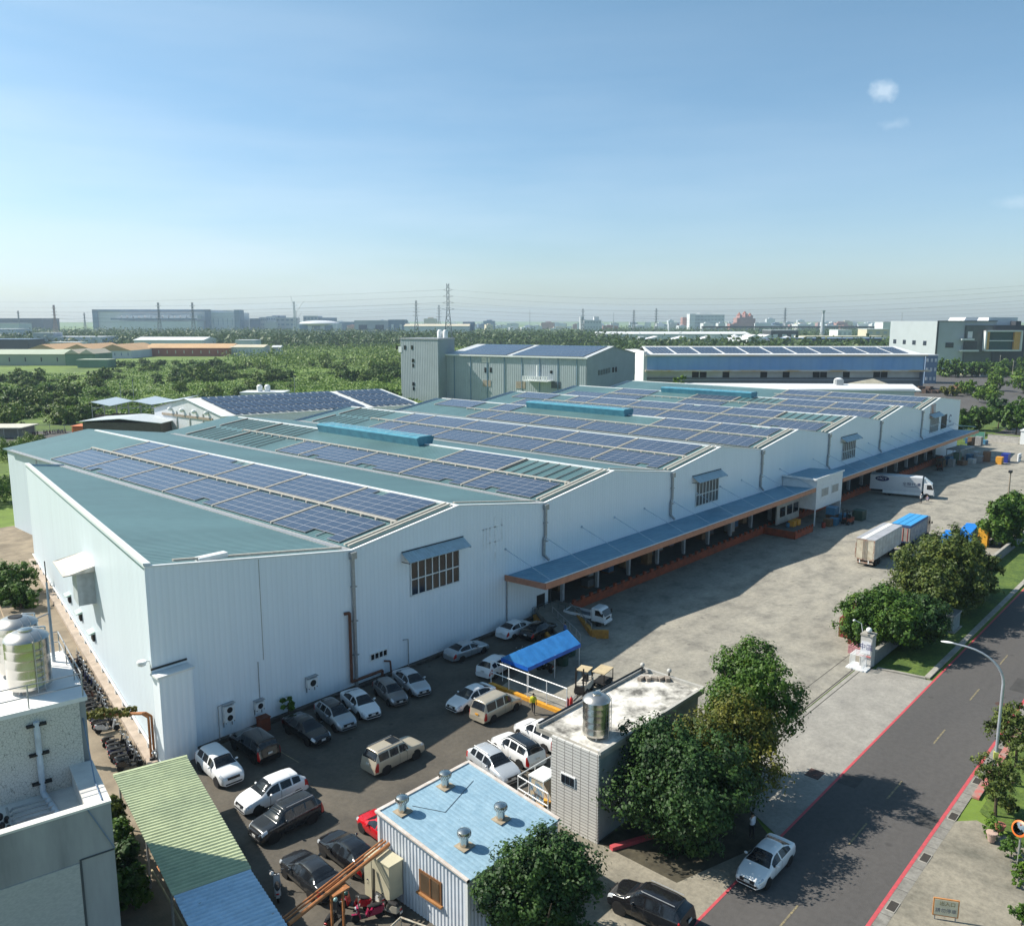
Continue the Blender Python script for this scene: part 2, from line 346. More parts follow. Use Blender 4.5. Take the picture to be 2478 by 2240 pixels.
for y0, y1 in ((25.42, 24.82),):
    for yy in (25.5, 24.88):
        lm = MB(); lm.box(53.5, yy, .008, 74.2, yy + .07, .018); struct(lm.build('gate_track', dk))
lm = MB(); lm.box(55, 27.0, .008, 79, 27.05, .012); struct(lm.build('yard_joint', dk))
# covers and patches
def cover(x, y, sx, sy, lab, m=None, nm='drain_cover', z=.012):
    t = thing(nm, lab, 'drain cover')
    f = MB(); f.obox((0, 0, 0), (sx, sy, .02)); f.build('frame', M['conc'], t)
    f = MB(); f.obox((0, 0, .02), (sx * .82, sy * .82, .012))
    for i in range(5): f.obox(((i - 2) * sx * .15, 0, .032), (sx * .06, sy * .74, .008))
    f.build('grate', m or dk, t); return place(t, x, y, z)
rustc = mat('rusty_plate', (.10, .055, .045), .8, var=.2)
x, y = G(1971, 1873); cover(x, y, 1.5, 1.2, 'large rusty steel plate let into the pale driveway concrete', rustc)
for i, (px, py, lab) in enumerate([(2158, 2192, 'nearest dark drain grate in the gutter at the bottom of the photo'), (2237, 2075, 'drain grate in the gutter halfway along the bare concrete forecourt'),
        (2305, 1975, 'drain grate in the gutter at the tip of the concrete forecourt'), (2358, 1888, 'drain grate in the gutter left of the street lamp foot'),
        (2411, 1815, 'drain grate in the gutter just above the street lamp foot'), (2450, 1749, 'farthest small drain grate in the gutter under the shrubs')]):
    x, y = G(px, py); cover(x, 12.2, 1.05, .5, lab, z=.016)
def disc(px, py, r, lab, m):
    x, y = G(px, py); tag(MB().cyl((0, 0, 0), (0, 0, .012), r, r, 24).build('manhole_cover', m), lab, 'manhole cover').location = (x, y, .012)
disc(2422, 1704, .42, 'round manhole cover in the asphalt right of the street lamp', rustc)
patchm = mat('asphalt_patch', (.062, .06, .058), .92, var=.15)
x, y = G(2478, 1660); struct(MB().box(x - 1.6, y - .8, .013, x + 1.6, y + .8, .0175).build('road_patch', patchm))
x, y = G(2243, 1985); struct(MB().box(x - .8, y - .6, .013, x + .8, y + .6, .0175).build('road_patch', patchm))
x, y = G(2058, 1888); struct(MB().box(x - .8, y - .6, .013, x + .8, y + .6, .0175).build('road_patch', patchm))

# ---------------------------------------------------------------- the big warehouse
WB, BB, Z0, ZR = 55.6, 138.0, 12.0, 13.8
g0 = 41.3; NB = 7; SLP = (ZR - Z0) / 12.5
def obq(b): return 24.1 + (b - 55.6) * 12.9 / 62.4          # oblique side wall
def zroof(a):
    if a <= g0: return Z0 + (g0 - a) * SLP * .97
    k = (a - g0) % 25.0
    return Z0 + (k if k <= 12.5 else 25 - k) * SLP
wh = thing('warehouse', 'vast white warehouse with seven low green roof bays covered in solar panels', 'warehouse')
AE = 220.0
# front wall: above the docks it starts at 4.4 m
w = MB()
tops = [24.1] + [g0 + 12.5 * i for i in range(0, 15)] + [AE]
ZE = zroof(g0 + 12.5 * 14)
def ztop(a):
    if a > g0 + 7 * 25 - 12.5: return zroof(203.8) - (a - 203.8) * (13.8 - 12.2) / 16.2
    return zroof(a)
tops = [a for a in tops if a < 204.5] + [AE]
def wallseg(m, a0, a1, zb):
    pts = [a0] + [a for a in tops if a0 < a < a1] + [a1]
    for p, q in zip(pts[:-1], pts[1:]):
        m.poly([(p, WB, zb), (q, WB, zb), (q, WB, ztop(q) + .1), (p, WB, ztop(p) + .1)])
wallseg(w, 24.1, 67.0, 0); wallseg(w, 67.0, 203.0, 5.3); wallseg(w, 203.0, AE, 0)
w.poly([(67, WB, 0), (67, WB, 5.3), (67, WB + .3, 5.3), (67, WB + .3, 0)])
w.poly([(203, WB, 0), (203, WB + .3, 0), (203, WB + .3, 5.3), (203, WB, 5.3)])
w.build('front_wall', M['wallx'], wh)
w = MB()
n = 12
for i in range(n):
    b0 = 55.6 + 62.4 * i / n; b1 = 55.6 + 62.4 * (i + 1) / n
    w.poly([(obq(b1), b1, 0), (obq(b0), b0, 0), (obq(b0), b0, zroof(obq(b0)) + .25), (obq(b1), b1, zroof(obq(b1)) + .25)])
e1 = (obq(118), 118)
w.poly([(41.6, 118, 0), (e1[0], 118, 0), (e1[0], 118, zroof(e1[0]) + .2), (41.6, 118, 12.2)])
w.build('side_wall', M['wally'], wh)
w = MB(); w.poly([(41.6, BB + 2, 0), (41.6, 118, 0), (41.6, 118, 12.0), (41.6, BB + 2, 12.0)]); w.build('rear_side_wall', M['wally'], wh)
w = MB()
pts = [41.6] + [a for a in tops if 42 < a < 219] + [AE]
for p, q in zip(pts[:-1], pts[1:]): w.poly([(q, BB + 2, 0), (p, BB + 2, 0), (p, BB + 2, ztop(p)), (q, BB + 2, ztop(q))])
w.poly([(AE, WB, 0), (AE, BB + 2, 0), (AE, BB + 2, 12.2), (AE, WB, 12.2)])
w.build('back_wall', M['wallx'], wh)
# roof slopes: one part per slope, each with real thickness
rm = MB(); pts_ = [(24.1, 55.7), (g0, 55.7), (g0, 118), (obq(118), 118)]
rm.prism(pts_, lambda p: zroof(p[0]) - .15, lambda p: zroof(p[0])); rm.build('roof', M['roof'], wh)
for i in range(NB):
    a = g0 + 25 * i; e = .0
    for (p, q) in ((a, a + 12.5), (a + 12.5, a + 25 if i < NB - 1 else AE)):
        zp, zq = zroof(p), (zroof(q) if q != AE else 12.2)
        if abs(p - (a + 12.5)) < .01: zp = ZR
        if abs(q - (a + 25)) < .01: zq = Z0
        m_ = MB(); pl, ql = p, q
        if i == 0 and p == a: pass
        b1 = BB + (3 if i < 2 else 0)
        m_.v = [(p, WB + .1, zp - .15), (q, WB + .1, zq - .15), (q, b1, zq - .15), (p, b1, zp - .15), (p, WB + .1, zp), (q, WB + .1, zq), (q, b1, zq), (p, b1, zp)]
        m_.f = [(0, 3, 2, 1), (4, 5, 6, 7), (0, 1, 5, 4), (1, 2, 6, 5), (2, 3, 7, 6), (3, 0, 4, 7)]
        m_.build('roof', M['roof'], wh)
    r = MB(); r.prism([(a + 12.3, WB + .1), (a + 12.7, WB + .1), (a + 12.7, BB), (a + 12.3, BB)], ZR - .02, ZR + .12); r.build('ridge_cap', M['trim'], wh)
for i in range(NB):
    a = g0 + 25 * i
    r = MB(); r.box(a - .28, WB + .3, Z0 + .03, a + .28, BB, Z0 + .07); r.box(a - .34, WB + .3, Z0 + .0, a - .28, BB, Z0 + .13); r.box(a + .28, WB + .3, Z0 + .0, a + .34, BB, Z0 + .13)
    r.build('valley_gutter', M['gal'], wh)
# verge flashing along the front top, and the cable trays beside the panels
def strip(m, p, q, y0, y1, dz0, dz1):
    zp, zq = ztop(p), ztop(q); j = len(m.v)
    m.v += [(p, y0, zp + dz0), (q, y0, zq + dz0), (q, y1, zq + dz0), (p, y1, zp + dz0), (p, y0, zp + dz1), (q, y0, zq + dz1), (q, y1, zq + dz1), (p, y1, zp + dz1)]
    m.f += [tuple(j + k for k in f) for f in [(0, 3, 2, 1), (4, 5, 6, 7), (0, 1, 5, 4), (1, 2, 6, 5), (2, 3, 7, 6), (3, 0, 4, 7)]]
fl = MB()
for p, q in zip(tops[:-1], tops[1:]): strip(fl, p, q, WB - .06, WB + .22, .05, .17)
fl.build('verge_flashing', M['trim'], wh)
fl = MB(); j = 0
for i in range(n):
    b0 = 55.6 + 62.4 * i / n; b1 = 55.6 + 62.4 * (i + 1) / n; a0, a1 = obq(b0), obq(b1)
    fl.prism([(a0 - .08, b0), (a0 + .45, b0), (a1 + .45, b1), (a1 - .08, b1)], lambda p: zroof(p[0]) + .2, lambda p: zroof(p[0]) + .36)
fl.build('parapet_cap', M['trim'], wh)
for i in range(NB):
    a = g0 + 25 * i
    for (p_, q_, y_) in ((a + .4, a + 12.2, 1.35), (a + .4, a + 12.2, .8), (a + 12.8, a + 24.6, .9)):
        if y_ == .9 and i > 2: continue
        fl = MB(); strip(fl, p_, q_, WB + y_, WB + y_ + .22, .16, .30); fl.build('cable_tray', M['rail'], wh)
fl = MB(); strip(fl, 26.5, g0 - .4, WB + .75, WB + .98, .15, .32); fl.build('cable_tray', M['rail'], wh)
tag_ = MB(); tag_.box(28.3, WB + .55, zroof(29) + .02, 30.6, WB + 1.25, zroof(29) + .38); tag_.build('tray_box', M['trim'], wh, bevel=.04)
# gutter boxes and down pipes
for i in range(NB):
    a = g0 + 25 * i
    d = MB(); d.box(a - .28, WB - .42, Z0 - .55, a + .28, WB - .02, Z0 + .02)
    zb = 6.0 if i > 0 else .3
    if i == 0: d.tube([(a, WB - .18, Z0 - .5), (a, WB - .18, .3)], .16, 10)
    else: d.tube([(a, WB - .18, Z0 - .5), (a, WB - .18, 8.6), (a - .25, WB - .18, 8.2), (a - .25, WB - .18, 6.6), (a + .25, WB - .45, 6.0)], .16, 10)
    for zz_ in ((9, 6, 3) if i == 0 else (10, 8)): d.box(a - .24, WB - .36, zz_, a + .24, WB - .01, zz_ + .08)
    d.build('downpipe', M['gal'], wh)
d = MB(); d.tube([(41.45, 119, 11.6), (41.45, 119, .2)], .10); d.tube([(41.2, 127, 11.8), (41.2, 127, .2)], .12); d.build('downpipe', M['gal'], wh)
# barred windows with small awnings
for i, a in enumerate((47.7, 97.4, 147.7, 197.4)):
    wnd = MB(); wnd.box(a, WB - .05, 6.6, a + 6, WB - .01, 9.9); fr = wnd.build('window', M['glass'] if i == 0 else mat('grey_shutter_glass', (.10, .105, .11), .4), wh)
    b = MB()
    for k in range(8): b.box(a + 6 * k / 7 - .05, WB - .12, 6.6, a + 6 * k / 7 + .05, WB - .05, 9.9)
    for z in (6.55, 8.05, 9.85): b.box(a - .05, WB - .14, z, a + 6.05, WB - .05, z + .10)
    b.build('frame', M['trim'], fr)
    aw = MB(); aw.v = [(a - 1.0, WB - 1.15, 10.05), (a + 6.6, WB - 1.15, 10.05), (a + 6.6, WB - .02, 10.75), (a - 1.0, WB - .02, 10.75), (a - 1.0, WB - 1.15, 10.1), (a + 6.6, WB - 1.15, 10.1), (a + 6.6, WB - .02, 10.8), (a - 1.0, WB - .02, 10.8)]
    aw.f = [(0, 3, 2, 1), (4, 5, 6, 7), (0, 1, 5, 4), (1, 2, 6, 5), (2, 3, 7, 6), (3, 0, 4, 7)]
    aw.build('awning', mat('awning_sheet', (.38, .50, .58), .45, wave=('X', .3, .3, .1)), wh)
    br = MB(); br.tube([(a - .95, WB - 1.1, 10.0), (a - .95, WB - .02, 9.95)], .04); br.tube([(a + 6.55, WB - 1.1, 10.0), (a + 6.55, WB - .02, 9.95)], .04)
    br.tube([(a - 1.0, WB - .05, 10.84), (a + 6.6, WB - .05, 10.84)], .05); br.build('awning_bracket', M['blackp'], wh)
# last bay: dark open window, rusty stains, a ring shaped mark and faded writing
wnd = MB(); wnd.box(205.6, WB - .06, 6.7, 209.8, WB - .01, 9.8); wnd.build('window', M['dark'], wh)
rs = mat('rust_stain', (.42, .24, .18), .8, scale=.9, c2=(.50, .52, .56), lo=.42, hi=.58, stretch=(2, 1, .35))
s_ = MB(); s_.box(197.0, WB - .05, 9.9, 200.6, WB - .012, ztop(198) - .1); s_.build('rust_stain', rs, wh)
nv = mat('faded_navy_paint', (.10, .14, .26), .6)
ring = MB(); i0 = 0
for k in range(22):
    t0, t1 = 2 * math.pi * (k * .036 + .1), 2 * math.pi * ((k + 1) * .036 + .1)
    f_ = lambda t, r: (212.6 + r * math.cos(t), WB - .03, 8.55 + r * .8 * math.sin(t))
    ring.poly([f_(t0, .75), f_(t1, .75), f_(t1, 1.15), f_(t0, 1.15)])
ring.build('emblem', nv, wh)
for k in range(6): MB().box(210.3 + k * .95, WB - .03, 6.7, 210.9 + k * .95, WB - .012, 7.15).build('faded_letter', mat('faded_letter', (.42, .48, .56), .6), wh)
gh = mat('faded_characters', (.83, .88, .92), .5)
gl = MB()
for (x0, z0_, x1, z1_) in ((57.0, 8.6, 57.15, 11.0), (57.45, 9.0, 57.55, 11.0), (58.6, 7.4, 58.85, 12.0), (57.9, 8.9, 58.05, 11.0), (59.6, 9.2, 59.8, 11.6), (57.0, 10.9, 59.8, 11.0), (57.6, 9.4, 59.4, 9.5)): gl.box(x0, WB - .02, z0_, x1, WB - .008, z1_)
gl.build('faded_characters', gh, wh)
# low strip window, small frames
wnd = MB(); wnd.box(42.9, WB - .06, 1.85, 44.85, WB - .01, 2.55); o = wnd.build('window', M['trim'], wh)
for k in range(4): MB().box(43.02 + k * .46, WB - .09, 1.98, 43.34 + k * .46, WB - .06, 2.44).build('pane', M['glass'], o)
# ribbed pilaster box at the corner with its small roof
pb = MB(); pb.box(24.1, WB - 1.0, 0, 26.5, WB - .0, 6.75); pb.build('corner_closet', M['wallx'], wh)
pb = MB(); pb.box(23.95, WB - 1.1, 6.75, 26.65, WB, 6.9); pb.build('closet_roof', M['trim'], wh)
pb = MB(); pb.box(24.0, WB - .12, 7.12, 26.6, WB - .01, 7.24); pb.build('closet_flashing', M['blackp'], wh)
pb = MB(); pb.box(32.68, WB - .015, 5.2, 32.74, WB - .002, zroof(32.7)); pb.build('sheet_joint', M['gal'], wh)
# base kerb, seam lines
pb = MB(); pb.box(26.5, WB - .45, 0, 66.8, WB - .02, .28); pb.build('plinth', mat('dark_plinth', (.10, .085, .075), .9, var=.3, scale=2), wh)
pb = MB()
for i in range(n):
    b0 = 55.6 + 62.4 * i / n; b1 = 55.6 + 62.4 * (i + 1) / n
    pb.prism([(obq(b0) - .75, b0), (obq(b0) - .02, b0), (obq(b1) - .02, b1), (obq(b1) - .75, b1)], 0, .35)
pb.build('plinth', mat('pale_plinth', (.46, .38, .31), .9, var=.15, scale=1), wh)
pb = MB()
for i in range(22):
    b0 = 58 + i * 2.7; pb.obox((obq(b0) - .12, b0, .35), (.14, .14, .55), 0)
for i in range(n):
    b0 = 55.6 + 62.4 * i / n; b1 = 55.6 + 62.4 * (i + 1) / n
    pb.tube([(obq(b0) - .14, b0, .92), (obq(b1) - .14, b1, .92)], .09, 6)
pb.build('base_pipe', M['trim'], wh)
# left wall: porch hood and three small vents
def onside(s, z, off=0.0):
    L = math.hypot(12.9, 62.4); u = (12.9 / L, 62.4 / L); nn = (-u[1], u[0]); return (24.1 + u[0] * s + nn[0] * off, 55.6 + u[1] * s + nn[1] * off, z)
hd = MB()
def side_box(m, s0, s1, o0, o1, z0, z1, z1b=None):
    z1b = z1 if z1b is None else z1b; j = len(m.v)
    m.v += [onside(s0, z0, o0), onside(s1, z0, o0), onside(s1, z0, o1), onside(s0, z0, o1), onside(s0, z1, o0), onside(s1, z1, o0), onside(s1, z1b, o1), onside(s0, z1b, o1)]
    m.f += [tuple(j + k for k in f) for f in [(0, 3, 2, 1), (4, 5, 6, 7), (0, 1, 5, 4), (1, 2, 6, 5), (2, 3, 7, 6), (3, 0, 4, 7)]]
side_box(hd, 19.3, 25.0, -.02, 2.5, 9.45, 9.95, 9.35); hood = hd
o = hd.build('hood_roof', mat('hood_sheet', (.66, .63, .58), .6, wave=('Y', .3, .3, .1), scale=2, c2=(.5, .46, .40)), wh)
hd = MB(); side_box(hd, 19.9, 22.4, -.02, 1.4, 6.4, 9.3); hd.build('hood_box', mat('hood_box_sheet', (.48, .53, .55), .5, wave=('Y', .35, .4, .15)), wh)
for s, z in ((35.3, 3.0), (29.0, 2.95), (22.6, 2.9)):
    hd = MB(); side_box(hd, s - .7, s + .7, -.02, .55, z, z + .25, z + .05); v = hd.build('vent_hood', mat('pale_green_plastic', (.42, .55, .48), .5), wh)
    hd = MB(); side_box(hd, s - .45, s + .45, -.02, .2, z - .75, z); hd.build('vent_fan', M['blackp'], v)
hd = MB(); c_ = onside(.6, 7.3, .5); hd.lathe([(.1, 0), (.28, .1), (.34, .3), (.3, .4), (.1, .45)], c_, 14); hd.tube([onside(.6, 7.6, 0), onside(.6, 7.6, .5)], .05); hd.build('wall_lamp', M['trim'], wh, True)
# canopy over the docks
cz0, cz1, cy = 5.62, 5.85, 50.3
def canopy_run(x0, x1):
    c_ = MB(); c_.v = [(x0, cy, cz1 - .08), (x1, cy, cz1 - .08), (x1, WB - .02, cz0 - .08), (x0, WB - .02, cz0 - .08), (x0, cy, cz1), (x1, cy, cz1), (x1, WB - .02, cz0), (x0, WB - .02, cz0)]
    c_.f = [(0, 3, 2, 1), (4, 5, 6, 7), (0, 1, 5, 4), (1, 2, 6, 5), (2, 3, 7, 6), (3, 0, 4, 7)]
    c_.build('canopy', M['canopy'], wh)
    f_ = MB(); f_.box(x0 - .05, cy - .12, cz1 - .52, x1, cy - .005, cz1 + .1)
    if x0 < 70: f_.prism([(x0 - .12, cy), (x0 - .01, cy), (x0 - .01, WB - .03), (x0 - .12, WB - .03)], lambda p: cz1 - .5 - (p[1] - cy) * .04, lambda p: cz1 + .1 - (p[1] - cy) * .04)
    f_.build('canopy_fascia', M['copper'], wh)
    f_ = MB(); f_.box(x0, cy - .0, cz1 + .10, x1, cy + .12, cz1 + .16); f_.build('fascia_flashing', M['trim'], wh)
canopy_run(60.2, 124.3); canopy_run(134.6, 216)
for i in range(26):
    a = 61.0 + 6.25 * i
    if a > 215: break
    if 124 < a < 134: continue
    r_ = MB(); r_.tube([(a - .8, WB - .02, 8.4), (a + .3, cy + .3, cz1 + .15)], .035, 6); r_.cyl((a - .8, WB - .1, 8.4), (a - .8, WB - .01, 8.4), .12); r_.build('canopy_stay', mat('pale_blue_steel', (.40, .52, .62), .4), wh)
# dock platform, bumpers, columns
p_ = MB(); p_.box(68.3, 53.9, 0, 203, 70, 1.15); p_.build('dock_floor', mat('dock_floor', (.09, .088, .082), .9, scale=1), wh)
p_ = MB(); p_.box(68.3, 53.72, .05, 203, 53.9, .95)
for i in range(88): p_.box(69 + i * 1.52, 53.66, .95, 69.45 + i * 1.52, 53.95, 1.32 if i % 4 else 1.22)
p_.build('dock_bumper', M['orange'], wh)
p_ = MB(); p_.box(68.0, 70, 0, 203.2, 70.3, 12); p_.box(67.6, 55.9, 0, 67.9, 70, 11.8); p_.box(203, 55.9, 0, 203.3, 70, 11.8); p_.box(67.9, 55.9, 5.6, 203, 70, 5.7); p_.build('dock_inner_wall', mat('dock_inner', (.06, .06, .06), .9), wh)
for i in range(23):
    a = 68.4 + 6.25 * i
    if a > 203 or 125 < a < 133: continue
    c_ = MB(); c_.box(a - .16, 54.6, 0 if i == 0 else 1.15, a + .16, 54.95, 5.6); c_.box(a + .45, 55.2, 1.15, a + .62, 55.4, 5.5); c_.build('dock_column', mat('column_paint', (.34, .37, .40), .5), wh)
gd = random.Random(9); cols_ = [(.16, .10, .05), (.10, .11, .12), (.30, .30, .30), (.05, .12, .20), (.24, .16, .09)]
# roof monitors
tm = mat('turquoise_sheet', (.09, .29, .37), .4, var=.12, scale=.8, c2=(.055, .20, .28))
for i in (1, 3, 5):
    a = g0 + 12.5 + 25 * i; y0, y1 = 88.0, 111.8
    mo = MB(); prof = [(-1.2, 13.5), (-1.65, 14.75), (-1.1, 14.95), (1.1, 14.95), (1.65, 14.75), (1.2, 13.5)]
    k = len(prof); mo.v = [(a + x, y0, z) for x, z in prof] + [(a + x, y1, z) for x, z in prof]
    mo.f = [tuple(range(k)), tuple(range(2 * k - 1, k - 1, -1))] + [(j, j + k, (j + 1) % k + k, (j + 1) % k) for j in range(k)]
    o = mo.build('ridge_ventilator', tm, wh)
    mo = MB()
    for q in range(14): mo.box(a - 1.05, y0 + .6 + q * 1.72, 14.955, a + 1.05, y0 + .70 + q * 1.72, 14.985)
    mo.build('ventilator_seam', M['trim'], o)
# office box on the dock
ob = MB()
ob.box(123.9, 50.1, 2.5, 134.0, 50.3, 7.25); ob.box(133.8, 50.3, 1.15, 134.0, 55.5, 7.1); ob.box(123.9, 50.3, 2.5, 124.1, 55.5, 7.1); ob.box(124.1, 50.3, 2.5, 133.8, 55.5, 2.7); ob.build('office_wall', M['white'], wh)
ob = MB(); ob.v = [(123.6, 50.0, 7.2), (134.3, 50.0, 7.2), (134.3, WB - .05, 6.95), (123.6, WB - .05, 6.95), (123.6, 50.0, 7.32), (134.3, 50.0, 7.32), (134.3, WB - .05, 7.07), (123.6, WB - .05, 7.07)]
ob.f = [(0, 3, 2, 1), (4, 5, 6, 7), (0, 1, 5, 4), (1, 2, 6, 5), (2, 3, 7, 6), (3, 0, 4, 7)]; ob.build('office_roof', M['canopy'], wh)
ob = MB(); ob.box(123.5, 49.96, 7.16, 134.4, 50.09, 7.42); ob.box(123.48, 50.1, 7.1, 123.6, WB - .1, 7.4); ob.build('office_roof_trim', M['trim'], wh)
for x0 in (125.7, 129.7):
    q = MB(); q.box(x0, 50.03, 4.15, x0 + 2.7, 50.09, 5.65); o = q.build('office_window', M['trim'], wh); MB().box(x0 + .15, 50.0, 4.3, x0 + 2.55, 50.03, 5.5).build('pane', mat('beige_blind', (.42, .40, .37), .6), o)
q = MB(); q.box(123.92, 50.12, 0, 124.1, 50.28, 2.5); q.box(133.8, 50.12, 0, 134, 50.28, 2.5); q.build('office_post', M['trim'], wh)
q = MB(); q.box(116, 52.6, 1.15, 123.8, 52.8, 4.4); o = q.build('office_side_wall', mat('office_beige', (.40, .39, .36), .6), wh)
for x0 in (117, 119.4, 121.6): MB().box(x0, 52.5, 2.2, x0 + 1.6, 52.6, 3.6).build('office_window', M['glass'], wh)
q = MB(); q.box(114.3, 49.0, 0, 120.2, 53.88, .95); q.build('dock_extension', mat('dock_ext', (.13, .125, .11), .9), wh)
q = MB(); q.box(114.15, 48.85, .05, 114.28, 53.7, 1.1); q.box(114.15, 48.83, .05, 120.3, 48.98, .85)
for i in range(7): q.box(114.3 + i * .95, 48.8, .85, 114.6 + i * .95, 49.02, 1.2)
q.build('dock_bumper', M['orange'], wh)
# doors left of the docks
q = MB(); q.box(65.1, WB - .05, 0, 66.4, WB - .01, 2.3); q.build('door', M['dark'], wh)
q = MB(); q.tube([(60.35, WB - .1, 5.4), (60.35, WB - .1, .1)], .07); q.build('downpipe', M['gal'], wh)
# blue side canopy at the far end
q = MB(); q.prism([(AE + .02, 56), (AE + 9, 54), (AE + 9, 66), (AE + .02, 66)], lambda p: 6.2 - (p[0] - AE) * .12, lambda p: 6.35 - (p[0] - AE) * .12); q.build('end_canopy', mat('light_blue_sheet', (.18, .42, .52), .4), wh)
base(wh, 24.1, 55.6, 0)

# ---------------------------------------------------------------- solar arrays (each block between two gangways is a thing)
def array(a0, b0, bi, row, k, cols=6, rows=5, missing=(), fill=1.0, bare=False, lab=None):
    L, Wd = 10.2 * fill, 5.2
    cols = max(2, int(round(cols * fill)))
    zf = lambda a: zroof(a) + .16
    t = thing('solar_array', lab, 'solar panels', 'solar panel blocks on the warehouse roof')
    f = MB(); cw, ch = L / cols, Wd / rows; ca = math.cos(math.atan(SLP)); pv = MB()
    A_ = lambda u: a0 + u * ca
    for c in range(cols + 1):
        b = b0 + c * cw; f.v += [(A_(0), b - .05, zf(A_(0)) - .10), (A_(Wd), b - .05, zf(A_(Wd)) - .10), (A_(Wd), b + .05, zf(A_(Wd)) - .10), (A_(0), b + .05, zf(A_(0)) - .10),
                                 (A_(0), b - .05, zf(A_(0)) - .02), (A_(Wd), b - .05, zf(A_(Wd)) - .02), (A_(Wd), b + .05, zf(A_(Wd)) - .02), (A_(0), b + .05, zf(A_(0)) - .02)]
        j = len(f.v) - 8; f.f += [tuple(j + q for q in q_) for q_ in [(0, 3, 2, 1), (4, 5, 6, 7), (0, 1, 5, 4), (1, 2, 6, 5), (2, 3, 7, 6), (3, 0, 4, 7)]]
    f.build('mounting_rail', M['gal'] if not bare else mat('dark_rail', (.10, .10, .10), .6), t)
    if not bare:
        fr = MB()
        for c in range(cols):
            for r in range(rows):
                if (c, r) in missing: continue
                u0, u1 = r * ch, (r + 1) * ch; y0, y1 = b0 + c * cw, b0 + (c + 1) * cw
                q4 = [(A_(u0) , y0, zf(A_(u0))), (A_(u1), y0, zf(A_(u1))), (A_(u1), y1, zf(A_(u1))), (A_(u0), y1, zf(A_(u0)))]
                j = len(fr.v); fr.v += [(x, y, z - .045) for x, y, z in q4] + q4
                fr.f += [tuple(j + q for q in q_) for q_ in [(0, 3, 2, 1), (4, 5, 6, 7), (0, 1, 5, 4), (1, 2, 6, 5), (2, 3, 7, 6), (3, 0, 4, 7)]]
                e = .038; pv.poly([(A_(u0 + e), y0 + e, zf(A_(u0 + e)) + .006), (A_(u1 - e), y0 + e, zf(A_(u1 - e)) + .006), (A_(u1 - e), y1 - e, zf(A_(u1 - e)) + .006), (A_(u0 + e), y1 - e, zf(A_(u0 + e)) + .006)])
        fr.build('panel_frame', M['frame'], t); pv.build('panel_glass', M['pv'], t)
    g_ = MB(); j = 0; b = b0 + L + .22; d0, d1 = A_(-.1), A_(Wd + .1)
    g_.v = [(d0, b, zroof(d0) + .05), (d1, b, zroof(d1) + .05), (d1, b + .20, zroof(d1) + .05), (d0, b + .20, zroof(d0) + .05), (d0, b, zroof(d0) + .22), (d1, b, zroof(d1) + .22), (d1, b + .20, zroof(d1) + .22), (d0, b + .20, zroof(d0) + .22)]
    g_.f = [(0, 3, 2, 1), (4, 5, 6, 7), (0, 1, 5, 4), (1, 2, 6, 5), (2, 3, 7, 6), (3, 0, 4, 7)]; g_.build('gangway', M['rail'], t)
    return base(t, a0, b0, zroof(a0))
BAY = ['nearest', 'second', 'third', 'fourth', 'fifth', 'sixth', 'farthest']
# per bay: rows 'lo','hi' -> code per block from the front wall back: F full, P a panel or two missing, B bare rails, H half, . nothing
LAY = {0: ('PFPFPF.', 'PFFPFH.'), 1: ('PPPPHBB', 'BF...BB'), 2: ('PFFFFHB', 'FFFFFHB'), 3: ('FFFFFH.', 'PF...HF'), 4: ('PPFFPFH', 'BFPFFHF'),
       5: ('FFHF.PF', 'FFBF.F.'), 6: ('FFF....', 'FFF....')}
mr = random.Random(3)
for bi, (lo, hi) in LAY.items():
    for row, codes in (('lower', lo), ('upper', hi)):
        for k, cde in enumerate(codes):
            if cde == '.': continue
            a0 = g0 + 25 * bi + (.75 if row == 'lower' else 6.95); b0 = 58.3 + 10.95 * k
            if b0 > BB - 8: continue
            miss = []
            if cde == 'P': c = mr.randrange(0, 5); miss = [(c, 0 if row == 'lower' else 4), (min(5, c + (1 if mr.random() > .5 else 0)), 0 if row == 'lower' else 4)]
            lab = '%s solar panel block from the front wall, %s row, %s roof bay' % (ORD[k], row, BAY[bi]) if cde != 'B' else \
                  'bare mounting rails, %s from the front wall, %s row, %s roof bay' % (ORD[k], row, BAY[bi])
            array(a0, b0, bi, row, k, missing=miss, fill=.5 if cde == 'H' else 1.0, bare=cde == 'B', lab=lab)
for bi in range(7):
    a = g0 + 25 * bi + 6.38; y1 = {0: 124, 1: 126, 2: 124, 3: 124, 4: 124, 5: 124, 6: 92}[bi]
    q = MB(); z = zroof(a) + .2; q.box(a - .15, WB + 1.7, z, a + .15, y1, z + .12)
    for i in range(int((y1 - WB) / 2.2)): q.box(a - .35, WB + 2 + i * 2.2, zroof(a) + .0, a - .2, WB + 2.2 + i * 2.2, z + .05)
    tag(q.build('walkway', M['rail']), 'cream walkway between the two panel rows of the %s roof bay' % BAY[bi], 'walkway', 'walkways on the roof')
